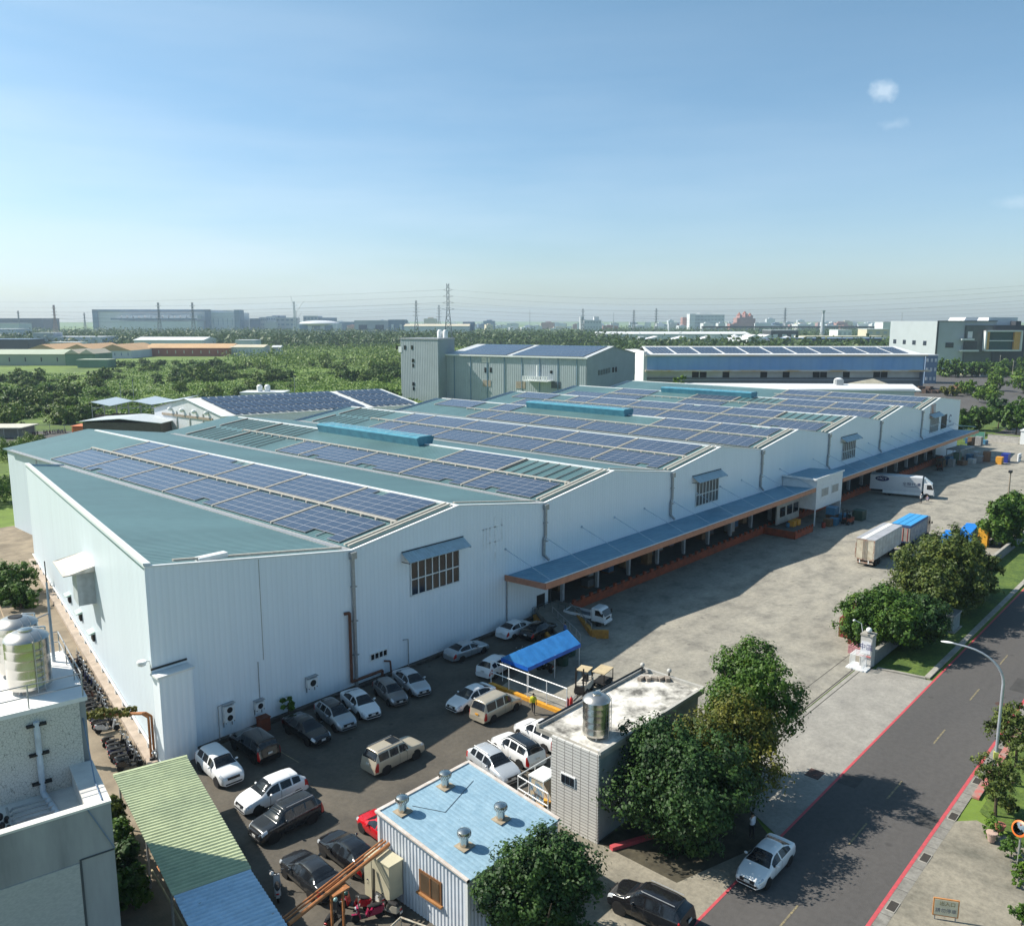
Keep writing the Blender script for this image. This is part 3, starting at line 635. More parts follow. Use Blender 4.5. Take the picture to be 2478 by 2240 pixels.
# ---------------------------------------------------------------- cars
PAINT = dict(
 white=mat('paint_white', (.74, .75, .76), .22, var=.02, coat=.6), silver=mat('paint_silver', (.42, .44, .46), .28, .55, var=.02, coat=.6),
 lightsilver=mat('paint_light_silver', (.55, .58, .61), .28, .4, var=.02, coat=.6), black=mat('paint_black', (.012, .012, .014), .12, var=.1, coat=.8),
 dgrey=mat('paint_dark_grey', (.030, .032, .036), .16, .2, var=.1, coat=.8), beige=mat('paint_beige', (.46, .41, .32), .3, .25, var=.03, coat=.5),
 gold=mat('paint_champagne', (.48, .43, .34), .3, .35, var=.03, coat=.5), brown=mat('paint_grey_brown', (.22, .21, .205), .3, .4, var=.03, coat=.5),
 red=mat('paint_red', (.50, .008, .014), .2, var=.03, coat=.7), blue=mat('paint_navy', (.02, .03, .06), .2, coat=.6))
M['tyre'] = mat('tyre_rubber', (.016, .016, .017), .85, var=.2, scale=8); M['rim'] = mat('alloy_rim', (.50, .50, .51), .3, .7, var=.05)
M['lamp'] = mat('headlamp_glass', (.55, .58, .62), .08, .3, var=.05, coat=.6); M['tail'] = mat('tail_lamp_red', (.45, .012, .012), .15, coat=.5)
M['plate'] = mat('number_plate_white', (.62, .63, .62), .5); M['under'] = mat('underbody', (.015, .015, .016), .8)
CAR = {
 # x from the nose (0) to the tail (L): belt height, top height, half width, top half width
 'sedan': dict(L=4.6, st=[(0, .50, .56, .66, .50), (.10, .62, .70, .74, .58), (.45, .72, .80, .85, .66), (1.05, .80, .92, .89, .68), (1.25, .86, .98, .895, .68), (2.0, .92, 1.40, .90, .58), (2.35, .93, 1.455, .90, .57), (3.0, .95, 1.44, .90, .57), (3.35, .96, 1.37, .895, .57), (3.98, .98, 1.09, .885, .66), (4.40, .97, 1.05, .86, .64), (4.54, .88, .98, .80, .60), (4.6, .62, .70, .74, .55)],
      cowl=1.22, rf=2.02, rr=3.30, dk=3.98, side=(1.55, 3.72), bp=(2.48,), wb=(.92, 3.62), hl=.70, tlz=.84),
 'hatch': dict(L=4.3, st=[(0, .52, .60, .66, .50), (.10, .66, .74, .76, .60), (.45, .78, .88, .86, .68), (.95, .88, 1.0, .895, .69), (1.15, .90, 1.05, .90, .68), (1.85, .95, 1.47, .90, .60), (2.2, .96, 1.53, .90, .60), (3.2, 1.0, 1.52, .90, .59), (3.65, 1.02, 1.47, .89, .58), (4.10, 1.03, 1.12, .86, .64), (4.24, .95, 1.02, .83, .62), (4.3, .60, .66, .76, .56)],
      cowl=1.12, rf=1.88, rr=3.68, dk=4.11, side=(1.45, 3.72), bp=(2.35, 3.15), wb=(.82, 3.42), hl=.76, tlz=.92),
 'suv': dict(L=4.5, st=[(0, .58, .68, .70, .54), (.08, .80, .88, .80, .62), (.40, .92, 1.00, .88, .70), (1.0, .98, 1.08, .92, .71), (1.2, 1.0, 1.14, .92, .70), (1.8, 1.04, 1.60, .92, .64), (2.1, 1.05, 1.67, .92, .64), (3.5, 1.08, 1.66, .92, .63), (3.95, 1.10, 1.60, .91, .62), (4.30, 1.10, 1.18, .89, .68), (4.44, 1.0, 1.08, .86, .64), (4.5, .62, .70, .80, .58)],
      cowl=1.16, rf=1.82, rr=3.98, dk=4.31, side=(1.48, 3.95), bp=(2.3, 3.15), wb=(.86, 3.56), hl=.86, tlz=1.0),
 'boxsuv': dict(L=4.6, st=[(0, .60, .70, .72, .58), (.07, .86, .94, .82, .66), (.40, .98, 1.05, .88, .72), (1.25, 1.03, 1.12, .90, .73), (1.42, 1.05, 1.2, .90, .70), (1.85, 1.07, 1.68, .90, .68), (2.1, 1.08, 1.74, .90, .67), (4.0, 1.10, 1.74, .90, .67), (4.22, 1.10, 1.70, .90, .67), (4.44, 1.10, 1.20, .89, .72), (4.52, 1.0, 1.10, .86, .70), (4.6, .6, .66, .84, .66)],
      cowl=1.38, rf=1.88, rr=4.22, dk=4.45, side=(1.62, 4.20), bp=(2.45, 3.30), wb=(.95, 3.65), hl=.84, tlz=1.0),
 'van': dict(L=4.6, st=[(0, .55, .64, .70, .56), (.08, .74, .82, .80, .64), (.45, .86, .95, .86, .70), (.85, .95, 1.04, .88, .70), (1.0, .98, 1.12, .88, .68), (1.75, 1.02, 1.74, .88, .66), (2.0, 1.03, 1.80, .88, .66), (4.0, 1.05, 1.80, .88, .66), (4.28, 1.05, 1.76, .88, .66), (4.48, 1.04, 1.14, .87, .72), (4.55, .95, 1.04, .86, .70), (4.6, .55, .62, .84, .66)],
      cowl=.98, rf=1.78, rr=4.27, dk=4.49, side=(1.35, 4.22), bp=(2.25, 3.15), wb=(.9, 3.6), hl=.72, tlz=.95)}
_pc = {}
def smooth_table(st, xs):
    X = [s[0] for s in st]; res = []
    for j in range(1, 5):
        Y = [s[j] for s in st]; y = np.interp(xs, X, Y)
        for _ in range(2):
            y2 = y.copy(); y2[1:-1] = .25 * y[:-2] + .5 * y[1:-1] + .25 * y[2:]; y = y2
        res.append(y)
    return res
def car_meshes(kind):
    if kind in _pc: return _pc[kind]
    c = CAR[kind]; L = c['L']
    cuts = [c['cowl'], c['rf'], c['rr'], c['dk'], *c['side']]
    for b in list(c['bp']) + [c['side'][0] + .15]: cuts += [b - .05, b + .05, b - .012, b + .012]
    xs = sorted(set([round(v, 3) for v in list(np.linspace(0, L, 52)) + cuts])); xs = np.array(xs)
    zb, zr, w, wr = smooth_table(c['st'], xs)
    rings = []
    for i, x in enumerate(xs):
        a, b, ww, rr_ = zb[i], zr[i], w[i], wr[i]; cab = max(0.0, min(1.0, (b - a - .12) / .25)); zs = .24
        half = [(0, zs), (ww * .80, zs), (ww * .95, zs + .06), (ww * .985, zs + .20), (ww, .5 * (zs + a)), (ww * .99, a - .09), (ww * .955, a - .02), (ww * .935, a + .01)]
        top = b; e = rr_ + (1 - cab) * .08
        half += [(e + .02, top - .11 * cab - .035), (e - .04, top - .055 * cab - .02), (e * .72, top - .012), (e * .38, top), (0, top + .004)]
        rings.append([(L / 2 - x, y, z) for y, z in half] + [(L / 2 - x, -y, z) for y, z in half[-2:0:-1]])
    nr = len(rings[0]); V = [p for r in rings for p in r]
    parts = {k: [] for k in ('headlight_l', 'headlight_r', 'taillight_l', 'taillight_r', 'sill', 'seam', 'body', 'windshield', 'rear_window', 'side_window_l', 'side_window_r', 'roof_panel')}
    hn = 13
    for i in range(len(xs) - 1):
        xm = (xs[i] + xs[i + 1]) / 2
        for j in range(nr):
            f = (i * nr + j, i * nr + (j + 1) % nr, (i + 1) * nr + (j + 1) % nr, (i + 1) * nr + j)
            jj = j if j < hn - 1 else nr - 1 - j      # strip number on either side
            p = 'body'
            if jj >= 9:
                if c['cowl'] < xm < c['rf']: p = 'windshield'
                elif c['rr'] < xm < c['dk']: p = 'rear_window'
                elif c['rf'] < xm < c['rr']: p = 'roof_panel'
            elif jj == 7 and c['side'][0] < xm < c['side'][1] and not any(abs(xm - b) < .05 for b in c['bp']):
                p = 'side_window_l' if j < hn - 1 else 'side_window_r'
            elif jj in (5, 6, 7, 8) and .05 < xm < .46: p = 'headlight_l' if j < hn - 1 else 'headlight_r'
            elif jj in ((3, 4, 5, 6) if kind in ('suv', 'boxsuv', 'van') else (4, 5, 6)) and L - .30 < xm < L - .02: p = 'taillight_l' if j < hn - 1 else 'taillight_r'
            elif jj <= 1: p = 'sill'
            elif 2 <= jj <= 6 and any(abs(xm - b) < .012 for b in (c['bp'][0], c['side'][0] + .15)): p = 'seam'
            parts[p].append(f)
    parts['body'].append(tuple(range(nr))); parts['body'].append(tuple((len(xs) - 1) * nr + k for k in range(nr - 1, -1, -1)))
    out_ = {}
    for k, fs in parts.items():
        used = sorted({v for f in fs for v in f}); mp_ = {v: i for i, v in enumerate(used)}
        me = bpy.data.meshes.new(k); me.from_pydata([V[v] for v in used], [], [tuple(mp_[v] for v in f) for f in fs]); me.update()
        me.polygons.foreach_set('use_smooth', [True] * len(me.polygons))
        try: me.set_sharp_from_angle(angle=R(50))
        except Exception: pass
        me.materials.append({'h': M['lamp'], 't': M['tail']}.get(k[0], M['under'] if k in ('sill', 'seam') else M['glass'])); out_[k] = me
    def q(name, mb, m, sm=True):
        me = mb.mesh(name); me.materials.append(m)
        if sm:
            me.polygons.foreach_set('use_smooth', [True] * len(me.polygons))
            try: me.set_sharp_from_angle(angle=R(40))
            except Exception: pass
        out_[name] = me
    big = kind in ('suv', 'boxsuv'); r = .355 if big else .315
    q('tyre', MB().lathe([(r * .62, -.10), (r * .95, -.10), (r, -.07), (r, .07), (r * .95, .10), (r * .62, .10)], n=22), M['tyre'])
    rim = MB().lathe([(.02, .0), (r * .22, .085), (r * .24, .075), (r * .24, .03), (r * .60, .05), (r * .66, .095), (r * .66, .06)], n=20)
    for s in range(5):
        t = s * 2 * math.pi / 5; rim.obox((math.cos(t) * r * .42, math.sin(t) * r * .42, .05), (r * .46, .055, .04), t)
    q('rim', rim, M['rim'])
    wm = float(np.interp(c['wb'][0], xs, w))
    q('wheel_arch', MB().lathe([(r * 1.0, -.25), (r * 1.18, -.02), (r * 1.18, .005), (r * 1.0, .008)], n=22), M['under'])
    xf = L / 2; hz = c['hl']
    mr_ = MB(); mx_ = L / 2 - c['cowl'] - .52
    for sgn, nm in ((1, 'l'), (-1, 'r')):
        q('mirror_' + nm, MB().ell((mx_, sgn * (float(np.interp(c['cowl'], xs, w)) + .06), float(np.interp(c['cowl'] + .5, xs, zb)) + .06), (.08, .12, .08), 10, 6), M['blackp'])
    hz = c['hl']; tz = c['tlz']; xf = L / 2; gz = hz - .17; q('grille', MB().obox((xf - .06, 0, gz - .06), (.14, .86, .16)), M['blackp'])
    q('lower_intake', MB().obox((xf - .035, 0, .30), (.10, 1.15, .10)), M['blackp'])
    q('number_plate', MB().obox((xf + .015, 0, .47), (.02, .34, .15)), M['plate'])
    q('rear_plate', MB().obox((-xf - .012, 0, tz - .20), (.02, .34, .15)), M['plate'])
    bar = MB()
    for sgn in (1, -1):
        b = MB().tube([(L / 2 - c['rf'] - .15, sgn * .55, float(np.interp(c['rf'] + .2, xs, zr)) + .05), (L / 2 - c['rr'] + .1, sgn * .55, float(np.interp(c['rr'] - .2, xs, zr)) + .05)], .025, 6)
        q('roof_rail_l' if sgn > 0 else 'roof_rail_r', b, M['gal'])
    q('door_seam', MB().box(0, 0, 0, .01, .01, .01), M['blackp'])
    out_['_w'] = wm; out_['_r'] = r
    _pc[kind] = out_; return out_
def link_part(name, me, parent, m=None, loc=(0, 0, 0), rot=(0, 0, 0)):
    o = bpy.data.objects.new(name, me); COL.objects.link(o); o.parent = parent; o.location = loc; o.rotation_euler = rot
    if m is not None:
        o.material_slots[0].link = 'OBJECT'; o.material_slots[0].material = m
    return o
def make_car(kind, paint, label, group=None, roof=None, rails=False, name='parked_car', cat='car', plate=True, sunroof=False):
    t = thing(name, label, cat, group); P = car_meshes(kind); c = CAR[kind]; pm = PAINT[paint]
    link_part('body', P['body'], t, pm); link_part('roof_panel', P['roof_panel'], t, PAINT[roof] if roof else pm); link_part('sill', P['sill'], t); link_part('door_seam', P['seam'], t)
    link_part('windshield', P['windshield'], t); link_part('rear_window', P['rear_window'], t)
    link_part('side_window', P['side_window_l'], t); link_part('side_window', P['side_window_r'], t)
    for fx in c['wb']:
        for sgn in (1, -1):
            x = c['L'] / 2 - fx; y = sgn * (P['_w'] - .09); rot = (R(-90) * sgn, 0, 0)
            wv = link_part('wheel', P['tyre'], t, loc=(x, y, P['_r']), rot=rot)
            link_part('rim', P['rim'], wv); link_part('wheel_arch', P['wheel_arch'], t, loc=(x, sgn * (P['_w'] - .004), P['_r'] + .01), rot=rot)
    for nm in ('headlight', 'taillight'):
        link_part(nm, P[nm + '_l'], t); link_part(nm, P[nm + '_r'], t)
    link_part('mirror', P['mirror_l'], t, pm); link_part('mirror', P['mirror_r'], t, pm)
    link_part('grille', P['grille'], t); link_part('lower_intake', P['lower_intake'], t)
    link_part('number_plate', P['number_plate'], t); link_part('number_plate', P['rear_plate'], t)
    if rails: link_part('roof_rail', P['roof_rail_l'], t); link_part('roof_rail', P['roof_rail_r'], t)
    if sunroof: MB().obox((c['L'] / 2 - 2.4, 0, float(c['st'][6][2]) - .0), (.75, .8, .03)).build('sunroof', M['glass'], t)
    return t
GP = 'cars parked in the asphalt lot'
def car(kind, paint, x, y, hd, label, s=1.0, **k):
    t = make_car(kind, paint, label, GP if k.pop('grp', True) else None, **k); place(t, x, y, .006, R(hd)); t.scale = (s, s, s); return t
car('sedan', 'white', 22.9, 50.6, -94, 'white car half hidden under the green shed roof edge')
car('suv', 'white', 26.4, 51.3, -95, 'white compact crossover beside the green roof, its bonnet in the sun')
car('boxsuv', 'black', 29.6, 52.2, 88, 'black boxy car parked nose to the wall, showing tall red tail lamps')
car('sedan', 'black', 33.6, 51.5, -92, 'black saloon facing out from the wall between a brick red bin and the silver hatchback')
car('hatch', 'silver', 36.4, 51.7, -98, 'silver hatchback with a black roof parked against the wall', roof='black')
car('sedan', 'white', 39.0, 51.9, -102, 'white saloon parked against the shaded wall among silver cars')
car('hatch', 'brown', 42.0, 51.8, -104, 'small grey brown hatchback at the foot of the rust pipes', s=.93)
car('sedan', 'lightsilver', 44.5, 52.0, -104, 'pale silver saloon with dark bumper, last of the slanted row at the wall')
car('sedan', 'silver', 52.7, 53.6, -2, 'older silver saloon alone along the wall, tail toward the lot')
car('sedan', 'white', 59.9, 53.9, 3, 'white saloon with sunroof along the wall below the canopy end')
car('sedan', 'black', 61.2, 51.9, 4, 'black car close beside a white saloon behind the blue tent')
car('hatch', 'white', 51.9, 49.0, 8, 'white hatchback with its nose under the blue tent')
car('sedan', 'white', 45.8, 46.1, 180, 'white car facing left beside the beige van')
car('van', 'gold', 45.9, 43.35, 1, 'dusty beige van with a yellow number plate near the railing')
car('boxsuv', 'beige', 35.5, 43.6, 0, 'beige off road car with roof rails alone in the middle of the lot', rails=True, sunroof=True)
car('hatch', 'white', 27.0, 45.75, 177, 'white tall family car standing in the sun across the lot', s=1.06)
car('suv', 'dgrey', 26.0, 42.5, 180, 'dark grey crossover parked beside the sunlit white family car', rails=True)
car('sedan', 'red', 29.5, 37.2, 86, 'bright red car half hidden behind the blue roofed hut', s=.97)
car('sedan', 'black', 26.6, 37.0, 88, 'black saloon passing under the orange pipe bridge next to the red car')
car('sedan', 'dgrey', 24.0, 37.0, 87, 'dark saloon nearest the green shed, under the orange pipes')
car('hatch', 'lightsilver', 39.3, 37.4, -100, 'silver estate car in the sun behind the blue hut roof', rails=True, s=1.04)
car('suv', 'white', 42.0, 37.6, 81, 'white crossover with black roof beside the caged cabinet', roof='black', rails=True)
car('suv', 'white', 44.8, 37.8, 84, 'all white car partly hidden behind the tiled guard building')
car('sedan', 'white', 42.1, 18.65, 180, 'white saloon on the road in dappled tree shade', grp=False)
car('suv', 'black', 34.4, 21.4, 95, 'glossy black crossover on the side lane at the bottom of the photo', grp=False, rails=True)
# number plate of the van is yellow
for o in COL.objects:
    if o.parent and o.parent.get('label', '').startswith('dusty beige van') and o.name.startswith('number_plate'):
        o.material_slots[0].link = 'OBJECT'; o.material_slots[0].material = M['yellow']

# ---------------------------------------------------------------- trucks
def wheel(t, x, y, r, w=.26, m=None):
    s = 1 if y > 0 else -1
    tv = MB().lathe([(r * .6, -w / 2), (r * .94, -w / 2), (r, -w * .35), (r, w * .35), (r * .94, w / 2), (r * .6, w / 2)], n=22).build('wheel', M['tyre'], t, True)
    tv.location = (x, y, r); tv.rotation_euler = (R(-90) * s, 0, 0)
    MB().lathe([(.03, .05), (r * .25, .10), (r * .3, .03), (r * .55, .05), (r * .62, w / 2 - .01), (r * .62, 0)], n=18).build('rim', m or M['rim'], tv, True)
def cab(t, x0, x1, w, h, m, z0=.55, slope=.35, glass_h=(.55, .88)):
    """forward cab between x0 (back) and x1 (nose) with wind screen and side glass"""
    b = MB(); prof = [(x0, z0), (x1, z0), (x1 + .03, z0 + h * .42), (x1 - slope, z0 + h * .93), (x1 - slope - .25, z0 + h), (x0, z0 + h)]
    k = len(prof); b.v = [(x, -w / 2, z) for x, z in prof] + [(x, w / 2, z) for x, z in prof]
    b.f = [tuple(range(k - 1, -1, -1)), tuple(range(k, 2 * k))] + [(j, (j + 1) % k, (j + 1) % k + k, j + k) for j in range(k)]
    b.build('cab', m, t, bevel=.06)
    def P_(u): return x1 + .05 - (slope + .0) * u, z0 + h * (.42 + .51 * u)
    (xa, za), (xb, zb_) = P_(.08), P_(.9); q = MB(); q.poly([(xa + .02, -w * .44, za), (xa + .02, w * .44, za), (xb + .03, w * .42, zb_), (xb + .03, -w * .42, zb_)]); q.build('windshield', M['glass'], t)
    for s in (1, -1):
        q = MB(); y = s * (w / 2 + .012); q.poly([(x1 - .12, y, z0 + h * .48), (x0 + (x1 - x0) * .30, y, z0 + h * .48), (x0 + (x1 - x0) * .30, y, z0 + h * .88), (x1 - slope - .18, y, z0 + h * .88)]); q.build('side_window', M['glass'], t)
        q = MB(); q.obox((x1 - .1, s * (w / 2 + .18), z0 + h * .5), (.08, .16, .36)); q.tube([(x1 - .1, s * w / 2, z0 + h * .55), (x1 - .1, s * (w / 2 + .18), z0 + h * .55)], .02, 6); q.build('mirror', M['blackp'], t)
        MB().ell((x1 + .0, s * w * .38, z0 + .28), (.06, .16, .10), 10, 6).build('headlight', M['lamp'], t, True)
    MB().obox((x1 + .06, 0, z0 - .12), (.12, w * .98, .26)).build('bumper', m, t, bevel=.03)
    MB().obox((x1 + .03, 0, z0 + .32), (.05, w * .5, .2)).build('grille', M['blackp'], t)
# white light flatbed
t = thing('flatbed_truck', 'small white flatbed truck in the shade below the dock ramp', 'truck')
cab(t, .75, 2.25, 1.66, 1.40, PAINT['white'], .48, .42)
q = MB(); q.obox((-.95, 0, .62), (3.2, 1.66, .10)); q.build('bed', mat('bed_floor', (.20, .22, .24), .7), t)
for s in (1, -1): MB().obox((-.95, s * .82, .70), (3.2, .04, .30)).build('bed_side', PAINT['white'], t)
MB().obox((-2.55, 0, .70), (.04, 1.66, .30)).build('tailgate', PAINT['white'], t); MB().obox((.68, 0, .72), (.05, 1.6, .95)).build('headboard', M['trim'], t)
MB().obox((-.4, 0, .40), (4.6, .7, .22)).build('chassis', M['under'], t)
for x in (1.5, -1.35):
    for y in (.72, -.72): wheel(t, x, y, .30, .2)
place(t, 67.6, 50.6, .008, R(-82))
# white semi trailer, parked
t = thing('box_trailer', 'dirty white box trailer with rust stained rear doors in the yard', 'trailer')
wm_ = mat('dirty_white_body', (.60, .60, .57), .6, scale=.8, c2=(.40, .38, .34), lo=.3, hi=.62, stretch=(.6, 1, 1.4), detail=10)
MB().box(-5.4, -1.2, 1.0, 5.4, 1.2, 3.55).build('cargo_box', wm_, t, bevel=.03)
MB().box(-5.4, -1.2, 3.56, 5.4, 1.2, 3.60).build('roof_sheet', mat('grey_roof_sheet', (.36, .37, .40), .5, scale=1), t)
MB().box(-5.38, .02, 3.605, 5.38, .62, 3.625).build('roof_light_strip', mat('translucent_strip', (.78, .78, .74), .4), t)
rd = mat('rust_door_frame', (.30, .17, .12), .8, scale=3, c2=(.45, .42, .36), lo=.4, hi=.6)
q = MB()
for y in (-1.2, 1.06): q.box(-5.47, y, .85, -5.41, y + .14, 3.55)
q.box(-5.47, -1.06, .85, -5.41, 1.06, 1.02); q.box(-5.47, -1.06, 3.45, -5.41, 1.06, 3.55); q.build('door_frame', rd, t)
for y0 in (-1.04, .04): MB().box(-5.45, y0, 1.04, -5.41, y0 + 1.0, 3.43).build('rear_door', mat('cream_door', (.58, .55, .45), .6, scale=1.5, c2=(.42, .36, .27)), t)
for y in (-.25, -.08, .08, .25): MB().cyl((-5.49, y, .9), (-5.49, y, 3.45), .022, n=6).build('lock_rod', rd, t)
q = MB()
for i in range(9): q.box(-4.8 + i * 1.2, -1.215, 1.05, -4.76 + i * 1.2, -1.202, 3.5)
q.build('side_rib', M['gal'], t)
MB().box(-5.3, -.5, .72, 5.2, .5, 1.0).build('chassis', M['under'], t); MB().box(-5.45, -1.1, .42, -5.35, 1.1, .58).build('under_ride_bar', rd, t)
for y in (-.6, .5): MB().box(-5.46, y, .42, -5.36, y + .12, .84).build('bar_strut', M['white'], t)
for x in (-4.2, -3.1, 1.6, 2.6):
    for y in (1.02, -1.02): wheel(t, x, y, .45, .26)
for y in (.8, -.8): MB().box(3.6, y - .06, .1, 3.72, y + .06, 1.0).build('landing_leg', M['gal'], t)
place(t, 112.6, 36.75, .008, R(1))
# truck with blue tarpaulin roof
t = thing('cargo_truck', 'grey sided truck with a bright blue roof parked ahead of the trailer', 'truck')
MB().box(-4.6, -1.22, 1.0, 3.3, 1.22, 2.9).build('cargo_side', mat('truck_panel', (.20, .20, .20), .5, scale=1, c2=(.34, .33, .30), lo=.4, hi=.6, stretch=(1, 1, 2)), t)
MB().box(-4.62, -1.24, .78, 3.3, 1.24, 1.0).build('blue_skirt', mat('navy_skirt', (.03, .055, .14), .5), t)
MB().box(-4.65, -1.26, 2.9, 3.35, 1.26, 3.25).build('blue_roof_side', mat('navy_roof_side', (.04, .09, .22), .5), t, bevel=.05)
MB().box(-4.65, -1.26, 3.256, 3.35, 1.26, 3.33).build('blue_roof', mat('blue_truck_roof', (.05, .30, .62), .5, var=.06), t, bevel=.02)
q = MB()
for y in (-.42, .42): q.box(-4.6, y - .015, 3.335, 3.3, y + .015, 3.36)
q.build('roof_seam', mat('seam_blue', (.02, .14, .32), .5), t)
q = MB()
for i in range(7): q.box(-4.3 + i * 1.2, -1.235, 1.05, -4.22 + i * 1.2, -1.222, 2.88)
q.build('side_post', M['gal'], t)
q = MB(); q.box(-4.66, -1.2, 1.0, -4.61, 1.2, 2.85); q.build('rear_door', mat('truck_rear', (.30, .28, .26), .6), t)
for y in (-.9, -.3, .3, .9): MB().cyl((-4.69, y, 1.0), (-4.69, y, 2.85), .03, n=6).build('lock_rod', M['red'], t)
cab(t, 3.55, 5.3, 2.4, 2.35, PAINT['blue'], .65, .30)
MB().box(-4.5, -.45, .55, 5.0, .45, .78).build('chassis', M['under'], t)
for x in (4.4, -2.4, -3.5):
    for y in (1.02, -1.02): wheel(t, x, y, .48, .28)
place(t, 124.4, 36.4, .008, R(1))
# dock truck
t = thing('delivery_truck', 'white box truck backed to the dock with a navy oval emblem', 'truck')
gw = mat('truck_pale_grey', (.55, .57, .60), .45, var=.03)
MB().box(-5.2, -1.2, 1.0, 3.3, 1.2, 3.65).build('cargo_box', gw, t, bevel=.05)
MB().box(-3.0, -1.18, .45, 3.2, -1.12, 1.0).build('side_skirt', M['trim'], t); MB().box(-3.0, 1.12, .45, 3.2, 1.18, 1.0).build('side_skirt', M['trim'], t)
cab(t, 3.6, 5.2, 2.3, 2.0, PAINT['white'], .7, .28)
q = MB(); q.v = [(3.55, -1.0, 2.7), (4.7, -.9, 2.72), (4.7, .9, 2.72), (3.55, 1.0, 2.7), (3.55, -1.0, 3.55), (3.7, -.9, 3.5), (3.7, .9, 3.5), (3.55, 1.0, 3.55)]
q.f = [(0, 3, 2, 1), (4, 5, 6, 7), (0, 1, 5, 4), (1, 2, 6, 5), (2, 3, 7, 6), (3, 0, 4, 7)]; q.build('wind_deflector', PAINT['white'], t)
ny = mat('navy_mark', (.015, .025, .10), .5)
for sy in (1, -1):
    q = MB(); q.v = [(-3.2 + 1.15 * math.cos(a_), sy * 1.212, 3.0 + .48 * math.sin(a_)) for a_ in [2 * math.pi * k / 28 for k in range(28)]]; q.f = [tuple(range(28))]; q.build('oval_emblem', ny, t)
    text('emblem_letters', 'HCT', .62, gw, t, (-3.2, sy * 1.222, 3.0), (R(90), 0, 0 if sy < 0 else R(180)), squash=1.3)
    text('company_characters', '全聯代達', .62, ny, t, (1.6, sy * 1.212, 2.35), (R(90), 0, 0 if sy < 0 else R(180)), squash=1.2)
    MB().box(.4, min(sy * 1.206, sy * 1.214), 1.88, 2.9, max(sy * 1.206, sy * 1.214), 1.96).build('underline', ny, t)
MB().box(-5.0, -.45, .55, 4.9, .45, 1.0).build('chassis', M['under'], t)
for x in (4.15, -1.9):
    for y in (1.02, -1.02): wheel(t, x, y, .48, .28, mat('yellow_green_rim', (.40, .45, .20), .5) if x > 0 else None)
place(t, 156.8, 48.0, .008, R(-76))

# ---------------------------------------------------------------- forklifts, tractor
def forklift(label, body, x, y, rz, name='forklift'):
    t = thing(name, label, 'forklift')
    MB().box(-.9, -.5, .35, .75, .5, .95).build('body', body, t, bevel=.06); MB().box(-1.15, -.48, .4, -.7, .48, 1.1).build('counterweight', body, t, bevel=.1)
    for s in (1, -1):
        MB().tube([(.6, s * .45, .9), (.35, s * .45, 2.05)], .04).build('guard_post', M['blackp'], t); MB().tube([(-.75, s * .45, 1.0), (-.6, s * .45, 2.05)], .04).build('guard_post', M['blackp'], t)
        MB().box(.85, s * .34 - .05, .1, .95, s * .34 + .05, 2.5).build('mast_rail', M['blackp'], t); MB().box(.95, s * .25 - .06, .12, 2.0, s * .25 + .06, .17).build('fork', M['gal'], t)
    MB().box(-.72, -.52, 2.03, .45, .52, 2.10).build('overhead_guard', M['blackp'] if body is not M['rail'] else mat('tan_roof', (.52, .42, .26), .7), t)
    MB().box(-.45, -.25, .95, -.05, .25, 1.05).build('seat', M['rubber'], t, bevel=.03); MB().box(-.5, -.25, 1.0, -.42, .25, 1.45).build('seat_back', M['rubber'], t)
    MB().tube([(.35, 0, .9), (.12, 0, 1.25)], .025).build('steering_column', M['blackp'], t); MB().box(.93, -.4, .3, .97, .4, .9).build('fork_carriage', M['blackp'], t)
    for xx, r in ((.5, .32), (-.75, .26)):
        for s in (1, -1): wheel(t, xx, s * .46, r, .18)
    return place(t, x, y, .008, rz)
tan = mat('tan_roof', (.52, .42, .26), .7)
forklift('yellow black forklift with a tan canopy roof behind the water tank', M['rail'], 53.7, 40.6, R(195))
forklift('old orange forklift in the deep shade beside the office box', M['orange'], 128.6, 46.9, R(170))
forklift('dark orange forklift at the far end of the dock wall', M['orange'], 189.0, 50.6, R(200))
t = thing('utility_trailer', 'tan roofed trailer parked in the sun beside the forklift', 'trailer')
MB().box(-.9, -.6, 1.35, .9, .6, 1.42).build('roof', tan, t)
for x in (-.85, .85):
    for y in (-.55, .55): MB().box(x - .03, y - .03, .4, x + .03, y + .03, 1.35).build('post', M['blackp'], t)
MB().box(-.9, -.6, .35, .9, .6, .45).build('deck', M['under'], t)
for x in (-.5, .5):
    for y in (-.55, .55): wheel(t, x, y, .25, .14)
place(t, 56.0, 40.3, .008, R(10))

